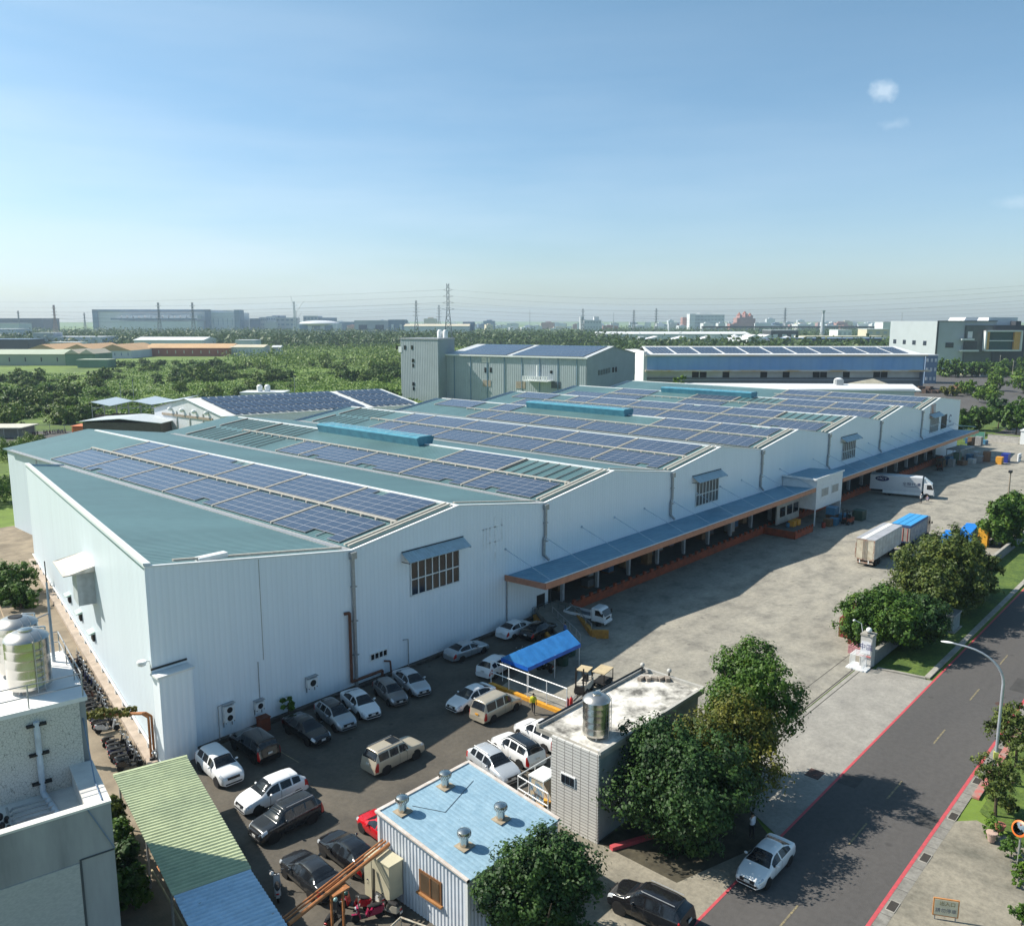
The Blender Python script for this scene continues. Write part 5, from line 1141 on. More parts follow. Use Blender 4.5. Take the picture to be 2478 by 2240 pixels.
# stainless tanks
def tank(label, x, y, z, r=.72, h=2.0, lid=True):
    t = thing('water_tank', label, 'water tank')
    prof = [(r, .25), (r, .3)]
    for i in range(5):
        z0_ = .3 + i * h / 5; prof += [(r, z0_ + .03), (r * 1.010, z0_ + .07), (r, z0_ + .11), (r, z0_ + h / 5 - .02)]
    prof += [(r, .3 + h)]
    MB().lathe(prof, n=40).build('tank_body', M['steel'], t, True)
    MB().lathe([(r * 1.04, .3 + h), (r * .95, .3 + h + .12), (r * .6, .3 + h + .30), (r * .25, .3 + h + .36), (.02, .3 + h + .37)], n=40).build('dome', mat('satin_steel', (.60, .57, .53), .32, .9), t, True)
    if lid: MB().lathe([(r * .32, .3 + h + .34), (r * .32, .3 + h + .42), (r * .2, .3 + h + .46), (.02, .3 + h + .47)], n=24).build('lid', M['steel'], t, True)
    else: MB().cyl((0, 0, .3 + h + .37), (0, 0, .3 + h + .375), r * .34, n=24).build('open_hatch', M['dark'], t)
    for k in range(4):
        a_ = k * math.pi / 2 + .5; MB().box(math.cos(a_) * r * .8 - .05, math.sin(a_) * r * .8 - .05, 0, math.cos(a_) * r * .8 + .05, math.sin(a_) * r * .8 + .05, .27).build('leg', M['gal'], t)
    b = MB(); 
    for s in (-.18, .18): b.tube([(-r - .08, s, .0), (-r - .08, s, h + .5), (-r + .15, s, h + .75)], .02, 6)
    for k in range(8): b.tube([(-r - .08, -.18, .25 + k * .27), (-r - .08, .18, .25 + k * .27)], .015, 5)
    b.build('ladder', M['gal'], t); b = MB(); b.tube([(r * .3, -r - .12, -.1), (r * .3, -r - .12, h + .45), (r * .3, -r * .5, h + .6)], .045, 8); b.build('inlet_pipe', M['trim'], t, True)
    return place(t, x, y, z, R(100))
tank('stainless steel water tank on the guard building roof', 39.3, 28.7, 5.79, .84, 2.1)
# pen with cabinet by the tiled wall
railing('railing', 'white pipe railing around the caged cabinet beside the tiled wall', [(37.5, 31.0), (37.8, 33.8), (41.2, 33.8)], 1.8, M['trim'], 1.9, .04, (.52, .08))
t = thing('glass_booth', 'glass sided white booth inside the railing beside the tiled wall', 'booth')
MB().box(-.6, -.65, 1.75, .9, .65, 1.85).build('roof', M['trim'], t); MB().box(.2, -.6, 0, .85, .6, 1.75).build('cabinet', mat('booth_cream', (.50, .47, .40), .6), t)
MB().box(-.55, -.6, .1, -.52, .6, 1.7).build('glass_panel', mat('poster_blue', (.16, .26, .36), .2, scale=3, c2=(.45, .40, .30), lo=.45, hi=.55), t); MB().box(-.6, -.65, 0, .2, .65, .1).build('floor', M['yellow'], t)
for y in (-.62, .6): MB().box(-.58, y, .1, -.53, y + .04, 1.75).build('corner_post', M['trim'], t)
place(t, 38.9, 32.7, .01)
t = thing('traffic_cone', 'small orange traffic cone just outside the caged cabinet', 'cone'); MB().obox((0, 0, 0), (.36, .36, .03)).build('foot', M['red'], t); MB().cyl((0, 0, .03), (0, 0, .62), .13, .03, 16).build('cone', mat('cone_orange', (.75, .08, .02), .5), t, True); x, y = G(1252, 1935); place(t, x, y, .01)
b = MB(); b.prism([(37.3, 30.7), (37.6, 30.7), (37.95, 34.1), (37.6, 34.1)], 0, .28); tag(b.build('yellow_kerb', M['yellow']), 'yellow kerb below the caged cabinet by the tiled wall', 'kerb')
b = MB(); b.box(49.2, 39.4, 0, 49.55, 47.4, .30); tag(b.build('yellow_kerb', M['yellow']), 'long yellow kerb under the tall railing where the person walks', 'kerb')
b = MB(); b.prism([(37.7, 26.4), (38.0, 26.3), (41.8, 24.6), (41.7, 24.4), (37.6, 26.1)], 0, .25); tag(b.build('red_kerb', m_redline), 'red painted kerb under the trees at the foot of the tiled wall', 'kerb')
railing('railing', 'tall white pipe railing along the yellow kerb between lot and yard', [(49.4, 47.3), (49.4, 39.0)], 2.3, M['trim'], 2.1, .045, (.55, .04))
for k, (px, py) in enumerate([(1377, 1695), (1390, 1700)]):
    t = thing('gas_cylinder', ['left red gas cylinder behind the guard building tank', 'right red gas cylinder behind the guard building tank'][k], 'gas cylinder', 'red gas cylinders'); MB().lathe([(.11, 0), (.14, .05), (.14, .75), (.09, .88), (.04, .92)], n=16).build('bottle', M['red'], t, True); MB().cyl((0, 0, .9), (0, 0, 1.02), .05).build('valve', M['gal'], t); x, y = G(px, py + 12); place(t, 50.4 + k * .35, 39.7 - k * .1, .01)
# blue tent
tn_ = thing('canopy_tent', 'bright blue ridge tent on thin poles between lot and yard', 'tent')
tx0, tx1, ty0, ty1 = 50.7, 57.9, 44.2, 47.3; ze, zr_ = 2.15, 3.1; ym = (ty0 + ty1) / 2
b = MB(); nseg = 7
for i in range(nseg):
    xa, xb = tx0 + (tx1 - tx0) * i / nseg, tx0 + (tx1 - tx0) * (i + 1) / nseg; xm = (xa + xb) / 2
    for (p, q) in ((xa, xm), (xm, xb)):
        da = 0 if p == xa else -.022; db = 0 if q == xb else -.022
        b.poly([(p, ty0, ze + da), (q, ty0, ze + db), (q, ym, zr_ + db), (p, ym, zr_ + da)]); b.poly([(p, ym, zr_ + da), (q, ym, zr_ + db), (q, ty1, ze + db), (p, ty1, ze + da)])
b.poly([(tx0, ty0, ze), (tx0, ym, zr_), (tx0, ty1, ze)]); b.poly([(tx1, ty0, ze), (tx1, ty1, ze), (tx1, ym, zr_)])
o = b.build('roof_sheet', mat('blue_sheet', (.045, .27, .66), .6, scale=1.2, c2=(.03, .20, .52), fine=(3, .15)), tn_); sdm = o.modifiers.new('thick', 'SOLIDIFY'); sdm.thickness = .02
b = MB(); b.box(tx0 - .02, ty0 - .02, ze - .35, tx1 + .02, ty0 - .005, ze - .01); b.box(tx0 - .02, ty1 + .005, ze - .35, tx1 + .02, ty1 + .02, ze - .01); b.box(tx0 - .03, ty0, ze - .35, tx0 - .01, ty1, ze - .01); b.box(tx1 + .01, ty0, ze - .35, tx1 + .03, ty1, ze - .01); b.build('valance', mat('blue_valance', (.01, .12, .55), .5), tn_)
for x in (tx0 + .1, (tx0 + tx1) / 2, tx1 - .1):
    for y in (ty0 + .05, ty1 - .05): MB().cyl((x, y, 0), (x, y, ze), .035, n=8).build('pole', M['trim'], tn_)
base(tn_, tx0, ty0, 0)
# dock ramp with yellow edges and railings
rp_ = thing('loading_ramp', 'concrete loading ramp with worn yellow edge walls', 'ramp')
rmt = mat('ramp_concrete', (.24, .235, .21), .9, scale=1.5)
b = MB(); b.v = [(57.6, 48.6, 0), (62.8, 48.6, 0), (68.3, 55.4, 0), (60.6, 55.4, 0), (57.6, 48.6, .02), (62.8, 48.6, .02), (68.3, 55.4, 1.1), (60.6, 55.4, 1.1)] ; b.v = [(60.2, 46.6, 0), (63.8, 46.6, 0), (68.3, 52.4, 0), (68.3, 55.4, 0), (64.6, 55.4, 0), (60.2, 46.6, .03), (63.8, 46.6, .03), (68.3, 52.4, 1.0), (68.3, 55.4, 1.1), (64.6, 55.4, 1.1)]
b.f = [(4, 3, 2, 1, 0), (5, 6, 7, 8, 9), (0, 1, 6, 5), (1, 2, 7, 6), (2, 3, 8, 7), (3, 4, 9, 8), (4, 0, 5, 9)]; b.build('ramp_floor', rmt, rp_)
def wallp(pts, h, th, m, nm):
    for a_, b_ in zip(pts[:-1], pts[1:]):
        a_, b_ = Vector((*a_[:2], 0)), Vector((*b_[:2], 0)); d = (b_ - a_).normalized(); nn_ = Vector((-d.y, d.x, 0)) * th / 2
        q = MB(); q.prism([tuple(a_ - nn_), tuple(b_ - nn_), tuple(b_ + nn_), tuple(a_ + nn_)], 0, h); q.build(nm, m, rp_)
ym_ = mat('worn_orange_yellow', (.52, .24, .035), .7, scale=2, c2=(.30, .14, .03))
wallp([(65.2, 46.3), (64.2, 47.6), (68.1, 53.3)], .8, .35, ym_, 'edge_wall'); wallp([(60.6, 47.0), (61.8, 48.6), (60.2, 49.6), (64.3, 55.2)], .55, .35, ym_, 'edge_wall')
base(rp_, 64, 47, 0)
railing('railing', 'grey pipe railing climbing the loading ramp', [(61.0, 46.6), (61.9, 47.8), (65.3, 53.6)], 1.5, M['gal'], 1.9, .035)
railing('railing', 'pipe railing on the yard side of the loading ramp', [(64.4, 47.8), (68.0, 53.4)], 1.3, M['gal'], 1.9, .035)
railing('railing', 'dark stair railing by the door under the canopy end', [(63.6, 54.9), (66.6, 54.9), (66.6, 52.9)], 1.5, mat('dark_teal_steel', (.05, .09, .10), .5), .9, .03)
t = thing('waste_bin', 'dark green wheeled waste bin behind the blue tent', 'bin'); gm = mat('bin_green', (.015, .06, .045), .5); MB().lathe([(.55, 0), (.66, .05), (.70, .95), (.70, 1.0)], n=20).build('bin_body', gm, t); MB().box(-.7, -.7, 1.0, .7, .7, 1.08).build('lid', gm, t); place(t, 59.2, 46.6, .01)
t = thing('waste_bin', 'second dark green bin under the edge of the blue tent', 'bin'); MB().lathe([(.45, 0), (.56, .05), (.60, .85), (.60, .9)], n=20).build('bin_body', gm, t); MB().box(-.6, -.6, .9, .6, .6, .98).build('lid', gm, t); place(t, 57.0, 45.6, .01)
# wall fittings: air conditioners, pipes, plant, bin
def aircon(label, x, z, w=.85, h=.62, fans=1):
    t = thing('air_conditioner', label, 'air conditioner', 'outdoor air conditioning units on the front wall'); MB().box(-w / 2, -.42, 0, w / 2, -.08, h).build('housing', M['trim'], t, bevel=.02)
    for k in range(fans): MB().cyl((0, -.425, h * (k + .5) / fans), (0, -.445, h * (k + .5) / fans), min(w, h / fans) * .36, n=20).build('fan_grille', M['blackp'], t)
    for s in (-w * .4, w * .4): b = MB(); b.box(s - .02, -.45, -.05, s + .02, -.02, 0); b.box(s - .02, -.06, -.45, s + .02, -.02, -.05); b.build('bracket', M['blackp'], t)
    MB().box(-w / 2 - .05, -.46, h + .12, w / 2 + .05, -.03, h + .15).build('rain_cover', M['gal'], t)
    return place(t, x, WB - .02, z)
aircon('tall double fan outdoor unit at the left end of the front wall', 29.45, 1.45, .85, 1.25, 2)
aircon('small outdoor unit below a thin vertical conduit', 32.0, 1.5, .75, .6)
aircon('outdoor unit on the front wall left of the thick down pipe', 36.8, 1.7, .95, .75)
t = thing('wall_pipe', 'rust brown pipe beside the thick down pipe, bending along the wall foot', 'pipe')
MB().tube([(40.3, WB - .12, 6.9), (40.75, WB - .25, 6.9), (40.75, WB - .25, .8), (44.0, WB - .3, .8), (44.0, WB - .3, .3)], .13, 10).build('pipe', mat('rust_brown', (.16, .06, .035), .7, scale=3), t, True); base(t, 40.7, WB, 0)
t = thing('wall_pipe', 'short hooked pipe right of the small strip window', 'pipe'); MB().tube([(44.4, WB - .1, 1.5), (44.95, WB - .25, 1.35), (45.0, WB - .3, .2)], .08, 8).build('pipe', mat('rust_brown'if 0 else 'rust_brown', (.16, .06, .035)), t, True); base(t, 45, WB, 0)
t = thing('wall_pipe', 'thin grey hooked pipe on the wall behind the pale silver saloon', 'pipe'); MB().tube([(46.6, WB - .1, 2.8), (47.1, WB - .2, 2.75), (47.1, WB - .2, .2)], .05, 8).build('pipe', M['gal'], t, True); base(t, 47.1, WB, 0)
t = thing('conduit', 'thin vertical conduit above the small outdoor unit', 'pipe'); MB().tube([(32.2, WB - .05, 5.2), (32.2, WB - .05, 2.2)], .035, 6).build('pipe', M['gal'], t); base(t, 32.2, WB, 2.2)
t = thing('conduit', 'thin pole with a hook left of the double fan unit', 'pipe'); MB().tube([(28.6, WB - .3, .1), (28.6, WB - .3, 2.9), (28.9, WB - .3, 2.95)], .035, 6).build('pipe', M['gal'], t); base(t, 28.6, WB, 0)
t = thing('oil_drum', 'brick red bin against the wall behind the black boxy car', 'bin'); MB().box(-.42, -.35, 0, .42, .35, 1.05).build('bin_body', mat('brick_red', (.20, .045, .02), .7, scale=2), t, bevel=.05); MB().box(-.45, -.38, 1.05, .45, .38, 1.12).build('lid', mat('brick_red_lid', (.14, .035, .018), .7), t); place(t, 31.9, 54.7, 0)
# seam on the wall handled by texture; gate rail pillar, gate
pl = thing('gate_pillar', 'tiled gate pillar with a ball lamp and a notice sheet', 'pillar')
MB().box(-.5, -.5, 0, .5, .5, 3.0).build('shaft', mat('pillar_grey', (.50, .49, .47), .6, scale=2), pl); MB().box(-.56, -.56, 3.0, .56, .56, 3.14).build('cap', M['conc'], pl); MB().ell((0, 0, 3.44), (.25, .25, .25), 18, 12).build('ball_lamp', M['trim'], pl, True)
MB().cyl((0, 0, 3.14), (0, 0, 3.24), .14).build('lamp_foot', M['blackp'], pl)
q = MB().box(-.525, -.42, 1.35, -.505, .42, 2.5).build('notice', mat('paper_white', (.70, .71, .76), .6), pl)
text('notice_characters', '中區', .62, mat('ink_blue', (.05, .05, .16), .6), pl, (-.53, .0, 1.95), (R(90), 0, R(-90)))
MB().box(-.53, -.46, 1.05, -.505, .46, 1.18).build('red_strip', mat('pale_red', (.50, .14, .14), .6), pl)
b = MB(); b.tube([(-.5, .4, 3.3), (-.6, .5, 4.1), (-1.0, .9, 4.4)], .03, 6); b.build('camera_arm', M['trim'], pl); MB().ell((-1.1, 1.0, 4.42), (.22, .1, .08), 10, 6).build('security_camera', M['trim'], pl, True)
place(pl, 75.4, 24.9, 0)
gt = thing('sliding_gate', 'end of a white sliding gate folded at the pillar', 'gate'); MB().box(-.1, -.9, .0, 1.6, .9, .12).build('foot', M['white'], gt)
for k in range(5): b = MB(); b.tube([(-.2 + k * .3, -.5, .1), (-.2 + k * .3, -.5, 1.5 - .0), (-.2 + k * .3, .5, 1.5), (-.2 + k * .3, .5, .1)], .035, 6); b.build('gate_frame', M['white'], gt)
place(gt, 73.9, 25.3, 0)
wl = thing('boundary_wall', 'low grey wall running behind the hedge from the gate pillar', 'wall'); b = MB(); b.box(76, 24.4, 0, 330, 24.65, 1.3); b.build('wall_panel', mat('low_wall_grey', (.20, .21, .21), .85, scale=1.5), wl); b = MB(); b.box(76, 24.35, 1.3, 330, 24.7, 1.4); b.build('coping', M['conc'], wl); base(wl, 76, 24.5, 0)
# pallets, transformer, benches
ps = mat('pallet_red', (.25, .05, .04), .8, scale=3, var=.2); pp = mat('pallet_pink', (.52, .26, .28), .8, scale=3, var=.2)
def pallets(label, x, y, n_, m, w=1.2, l=1.2, rz=0):
    t = thing('pallet_stack', label, 'pallets')
    for k in range(n_):
        b = MB(); z = k * .155
        for i in range(5): b.box(-w / 2, -l / 2 + i * l / 4.6, z + .115, w / 2, -l / 2 + i * l / 4.6 + .12, z + .14)
        for x_ in (-w / 2, -.06, w / 2 - .12): b.box(x_, -l / 2, z, x_ + .12, l / 2, z + .11)
        b.build('pallet', m, t)
    return place(t, x, y, .01, rz)
pallets('tallest stack of dark red pallets at the left edge of the hedge', 84.0, 29.6, 17, ps, 1.3, 1.3); pallets('medium stack of dark red pallets just left of the hedge', 81.6, 29.0, 13, ps, 1.3, 1.3)
pallets('lower stack of dark red pallets half under the hedge', 80.3, 27.6, 8, ps, 1.3, 1.3); pallets('small stack of pink crates beside the gate pillar', 77.9, 26.8, 5, pp, 1.1, 1.1)
t = thing('transformer_box', 'grey steel transformer box on the grass verge under the trees', 'transformer'); tm_ = mat('transformer_grey', (.26, .31, .32), .5); MB().box(-1.2, -.8, .1, 1.2, .8, 1.6).build('housing', tm_, t, bevel=.04); MB().box(-1.3, -.9, 1.6, 1.3, .9, 1.75).build('roof', M['gal'], t, bevel=.03); MB().box(-1.4, -1, 0, 1.4, 1, .1).build('plinth', M['conc'], t)
for x in (-.6, .1): MB().box(x, -.83, .25, x + .55, -.81, 1.5).build('door', tm_, t)
place(t, 90.4, 22.2, .13)
# street lamp
sl = thing('street_lamp', 'tall grey street lamp curving over the road', 'street lamp'); b = MB(); pts = [(0, 0, 0), (0, 0, 7.2)]
for k in range(9):
    a_ = k / 8 * R(78); pts.append((0, 2.3 * (1 - math.cos(a_)) * 1.25, 7.2 + 2.3 * math.sin(a_)))
pts.append((0, pts[-1][1] + .9, pts[-1][2] + .12))
r_ = .10
for p, q_ in zip(pts[:-1], pts[1:]): b.cyl(p, q_, r_, r_ - .004, 12); r_ -= .004
b.build('pole', mat('lamp_grey', (.46, .50, .56), .4, .4), sl, True); e_ = pts[-1]; MB().ell((0, e_[1] + .3, e_[2] + .02), (.14, .42, .07), 14, 8).build('lamp_head', M['trim'], sl, True)
MB().box(-.16, -.16, 0, .16, .16, .12).build('base_plate', M['gal'], sl); MB().box(-.14, -.14, 1.9, .14, .14, 2.4).build('yellow_band', mat('yellow_green_band', (.45, .48, .12), .6), sl)
place(sl, 60.9, 11.3, .0, R(18))
def pole(label, x, y, h, m=None, head='flood', name='lamp_post'):
    t = thing(name, label, 'lamp post'); MB().cyl((0, 0, 0), (0, 0, h), .14, .09, 10).build('pole', m or mat('concrete_pole', (.40, .36, .30), .8), t, True)
    if head == 'flood': MB().box(-.3, -.2, h, .3, .25, h + .35).build('lamp_head', M['blackp'], t, bevel=.05); MB().tube([(0, 0, h), (0, .3, h + .1)], .04).build('bracket', M['blackp'], t)
    else: b = MB(); b.box(-.9, -.06, h - .6, .9, .06, h - .48); b.build('cross_arm', M['gal'], t); [MB().cyl((x_, 0, h - .48), (x_, 0, h - .25), .05).build('insulator', M['trim'], t) for x_ in (-.8, 0, .8)]
    return place(t, x, y, 0)
pole('brown wooden looking pole with a dark floodlight behind the hedge', 133.9, 26.6, 9.8, mat('pole_brown', (.30, .25, .19), .8))
# convex mirror
t = thing('traffic_mirror', 'round convex traffic mirror with orange rim on a grey post', 'mirror'); MB().cyl((0, 0, 0), (0, 0, 3.0), .05, n=10).build('post', M['gal'], t); o = MB().lathe([(.46, 0), (.46, .05), (.40, .08), (.02, .12)], n=28).build('rim', mat('orange_rim', (.70, .16, .03), .4), t, True); o.location = (-.06, .06, 2.9); o.rotation_euler = (R(-68), 0, R(62))
MB().lathe([(.39, .075), (.3, .10), (.15, .125), (.01, .135)], n=28).build('mirror_glass', mat('mirror_glass', (.55, .50, .45), .06, 1.0), o, True); MB().box(-.12, -.02, 2.55, .02, .06, 3.2).build('bracket', M['orange'], t); place(t, 51.2, 7.9, 0)
t = thing('sign_board', 'cream sign board with orange frame standing at the bottom edge', 'sign'); MB().box(-.62, -.04, .25, .62, .04, 1.25).build('frame', mat('sign_orange', (.55, .24, .08), .5), t); MB().box(-.56, -.055, .31, .56, -.041, 1.19).build('panel', mat('sign_cream', (.68, .64, .48), .5), t)
text('sign_characters', '出入口', .26, mat('sign_ink', (.22, .17, .05), .6), t, (.05, -.06, .98), (R(90), 0, 0)); text('sign_characters', '請勿停車', .26, mat('sign_ink2', (.20, .20, .22), .6), t, (.0, -.06, .58), (R(90), 0, 0))
for s in (-.5, .5): MB().box(s - .03, -.03, 0, s + .03, .03, .25).build('foot', M['gal'], t)
x, y = G(2286, 2226); place(t, x, y, .0, R(-62))
# goods near the office and at the far end
def crate(label, x, y, z, w, l, h, m, rz=0, name='crate', cat='crate', group=None):
    t = thing(name, label, cat, group); MB().box(-w / 2, -l / 2, 0, w / 2, l / 2, h).build('box', m, t, bevel=.02)
    b = MB()
    for s in (-.36, 0, .36): b.box(s * w - .03, -l / 2 - .015, .02, s * w + .03, -l / 2 - .003, h - .02)
    b.build('slat', M['blackp'], t); MB().box(-w / 2 - .02, -l / 2 - .02, h + .001, w / 2 + .02, l / 2 + .02, h + .04).build('rim', m, t); return place(t, x, y, z, rz)
bl = mat('crate_blue', (.05, .18, .30), .5, var=.1, scale=3); wd_ = mat('crate_wood', (.18, .11, .06), .8, scale=3, var=.2)
crate('yellow crate on the dock extension, left of its twin', 117.9, 51.0, .96, .9, .9, .8, M['yellow']); crate('yellow crate on the dock extension, right of its twin', 119.2, 50.9, .96, .9, .9, .8, M['yellow'])
t = thing('barrel', 'small blue barrel beside the yellow crates on the dock', 'barrel'); MB().lathe([(.25, 0), (.28, .3), (.25, .62)], n=18).build('drum', bl, t, True); MB().cyl((0, 0, .62), (0, 0, .66), .2).build('lid', M['blackp'], t); place(t, 117.0, 51.3, .96)
crate('large light blue crate stacked under the office box', 128.3, 49.2, 1.3, 1.7, 1.4, 1.1, bl); crate('wooden crate under the large light blue crate', 128.3, 49.2, .01, 1.6, 1.4, 1.2, wd_); crate('blue crate on the ground in front of the office box', 126.9, 48.3, .01, 1.3, 1.2, 1.0, bl)
crate('blue crate on the ground right of the stacked crates', 129.9, 48.0, .01, 1.3, 1.2, 1.2, bl); crate('wooden crate left of the blue crates by the office post', 125.4, 48.6, .01, 1.1, 1.1, 1.1, wd_)
crate('dark green container right of the forklift by the office box', 132.9, 46.7, .01, 1.8, 1.6, 1.5, mat('crate_green', (.03, .07, .05), .6))
t = thing('barrel', 'orange red drum standing at the office post', 'barrel'); MB().lathe([(.28, 0), (.3, .4), (.28, .85)], n=18).build('drum', mat('drum_red', (.30, .05, .03), .6), t, True); MB().cyl((0, 0, .85), (0, 0, .89), .24).build('lid', M['blackp'], t); place(t, 123.9, 48.7, .01)
b_ = M['bluep']; 
def tarp(label, x, y, w, l, h, rz):
    t = thing('tarp_bundle', label, 'tarpaulin'); b = MB(); b.v = [(-w / 2, -l / 2, 0), (w / 2, -l / 2, 0), (w / 2, l / 2, 0), (-w / 2, l / 2, 0), (-w * .46, -l * .46, h * .85), (w * .44, -l * .46, h), (w * .44, l * .44, h * .97), (-w * .46, l * .44, h * .82)]
    b.f = [(0, 3, 2, 1), (4, 5, 6, 7), (0, 1, 5, 4), (1, 2, 6, 5), (2, 3, 7, 6), (3, 0, 4, 7)]; b.build('sheet', b_, t, bevel=.08); b = MB(); [b.tube([(-w * .5 + w * k, -l / 2 - .02, .1), (-w * .47 + w * .93 * k, -l * .47, h * (.86 + .15 * k))], .02, 5) for k in (.25, .5, .75)]; b.build('rope', mat('rope_blue', (.02, .10, .35), .6), t); return place(t, x, y, .01, rz)
tarp('blue wrapped stack nearest the truck behind the hedge', 125.6, 31.6, 2.6, 1.8, 2.0, R(5)); tarp('larger blue wrapped stack beside the yellow crate behind the hedge', 129.6, 30.2, 5.2, 1.9, 2.3, R(2))
t = thing('mesh_crate', 'tall yellow slotted crate stack behind the hedge', 'crate'); yb = mat('crate_yellow', (.72, .36, .03), .5)
for k in range(5):
    b = MB(); z = k * .5; b.box(-.6, -.6, z, .6, .6, z + .06); b.box(-.6, -.6, z + .34, .6, .6, z + .48)
    for s in (-.6, -.2, .2, .54): b.box(s, -.6, z + .06, s + .08, .6, z + .34)
    b.build('crate_layer', yb, t)
place(t, 128.4, 28.0, .01)
# fence of green sheets and sorted goods along the right of the yard
fn = thing('sheet_fence', 'faded green sheet fence along the far right side of the yard', 'fence'); b = MB()
for k in range(14): b.box(137 + k * 4, 28.2 + (k % 2) * .02, 0, 140.95 + k * 4, 28.3 + (k % 2) * .02, 2.4)
b.build('sheet_panel', mat('fence_green', (.10, .22, .19), .6, scale=1, c2=(.16, .25, .22)), fn); [MB().box(136.9 + k * 8, 28.32, 0, 137.02 + k * 8, 28.42, 2.5).build('post', M['gal'], fn) for k in range(8)]; base(fn, 137, 28.2, 0)
tp = thing('covered_stack', 'long flat stack under brown and green covers right of the yard', 'covered stack'); b = MB(); b.prism([(141, 24.9), (176, 24.9), (180, 27.8), (142, 27.8)], 0, lambda p: 2.2 + .3 * math.sin(p[0])); b.build('cover', mat('brown_green_cover', (.17, .16, .11), .8, scale=.5, c2=(.12, .17, .14), lo=.45, hi=.55), tp); b = MB(); b.prism([(150, 25.2), (158, 25.2), (159, 27.3), (151, 27.3)], 2.3, 2.75); b.build('dark_sheet', mat('grey_sheet', (.14, .16, .17), .6), tp); base(tp, 141, 25, 0)
gr_ = random.Random(11)
jm = [wd_, mat('junk_grey', (.30, .30, .30), .6), bl, mat('junk_brown', (.22, .13, .08), .8), mat('junk_green', (.10, .17, .12), .7), mat('junk_white', (.55, .56, .55), .6)]
jn = ['dark wooden', 'grey metal', 'blue plastic', 'brown cardboard', 'dull green', 'white']
spots = [(194, 51.8), (196, 50.2), (198.5, 51.4), (199.5, 49.0), (201.5, 50.6), (203.2, 48.0), (203.8, 50.5), (206.0, 47.2), (206.4, 49.4), (208.6, 46.4), (196.8, 52.6), (209.0, 48.8), (232, 55.4), (235, 54.4), (238, 53.9)]
for i, (x, y) in enumerate(spots):
    k = i % 6; h = gr_.uniform(.8, 2.2)
    crate('%s crate, %s in the row of goods at the far yard end' % (jn[k], ORD[i]), x, y, .01, gr_.uniform(1.3, 2.0), gr_.uniform(1.0, 1.5), h, jm[k], gr_.uniform(-.3, .3), group='goods heaped at the far end of the yard')
t = thing('storage_rack', 'open grey steel frame table above the heaped goods', 'rack'); b = MB(); b.box(-4, -1.5, 2.9, 5, 1.5, 3.05); b.build('top', M['gal'], t); [MB().box(x_, y_, 0, x_ + .12, y_ + .12, 2.9).build('leg', M['gal'], t) for x_ in (-3.9, 0, 4.8) for y_ in (-1.4, 1.3)]; place(t, 204.5, 51.0, .01, R(-4))
crate('bright yellow crate out in the open at the far yard end', 206.6, 43.4, .01, 1.8, 1.2, 1.5, M['yellow']); crate('deep blue crate beside the bright yellow one at the far yard end', 210.2, 43.0, .01, 2.4, 1.4, 1.9, mat('deep_blue', (.02, .04, .28), .5))
t = thing('drum_rack', 'row of white upright cylinders in the sun at the far yard end', 'rack'); [MB().cyl((k * .55, 0, 0), (k * .55, 0, 1.7), .22, n=12).build('cylinder', M['white'], t) for k in range(4)]; MB().box(-.3, -.3, .8, 1.95, -.24, .9).build('rail', M['blackp'], t); place(t, 212.6, 41.0, .01)
t = thing('gatehouse', 'small white gatehouse at the far right end of the yard', 'gatehouse'); MB().box(0, 0, 0, 5, 4, 3.4).build('wall', M['white'], t); MB().box(-.2, -.2, 3.4, 5.2, 4.2, 3.6).build('roof', M['trim'], t); MB().box(-.03, 1.2, 1.2, -.005, 2.6, 2.3).build('window', M['glass'], t); MB().box(1.5, -.03, .0, 2.5, -.005, 2.1).build('door', M['glass'], t); place(t, 243.5, 43.0, .01)
fw = thing('garden_wall', 'pale concrete wall beside the small gatehouse', 'wall'); MB().box(0, 0, 0, .3, 7, 1.8).build('wall_panel', mat('pale_wall', (.45, .43, .40), .8), fw); MB().box(-.05, 0, 1.8, .35, 7, 1.9).build('coping', M['conc'], fw); place(fw, 243.5, 47.4, .01)
t = thing('net_fence', 'green netted fence between the lawn and the far yard', 'fence'); MB().box(0, 0, 0, .1, 5, 2.6).build('net', mat('net_green', (.08, .24, .18), .7), t); [MB().box(-.05, y_, 0, .15, y_ + .1, 2.8).build('post', M['gal'], t) for y_ in (0, 2.4, 4.9)]; place(t, 241.0, 54.5, .01)
for k in range(3): crate(['blue', 'dark blue', 'purple grey'][k] + ' bin by the green net fence at the far end', 236 + k * 1.8, 57.0 - k * .3, .01, 1.3, 1.2, 1.3, mat('binblue%d' % k, [(.04, .10, .25), (.02, .05, .16), (.14, .12, .22)][k], .5), name='bin', cat='bin')

gd2 = random.Random(12)
for k in range(16):
    x = 71 + k * 3.05; n_ = ORD[k]
    t = thing('goods_pallet', 'wrapped goods on the shaded dock floor, %s stack from the near end' % n_, 'goods', 'stacks of goods inside the dock'); h_ = gd2.uniform(.7, 2.2)
    MB().box(-.6, -.55, .0, .6, .55, .14).build('pallet', wd_, t); MB().box(-.55, -.5, .14, .55, .5, h_).build('load', mat('goods_%d' % (k % 5), [(.20, .12, .06), (.10, .11, .12), (.34, .34, .34), (.05, .12, .22), (.26, .17, .09)][k % 5], .6), t, bevel=.04)
    place(t, x, gd2.uniform(55.6, 58.5), 1.16, gd2.uniform(-.1, .1))

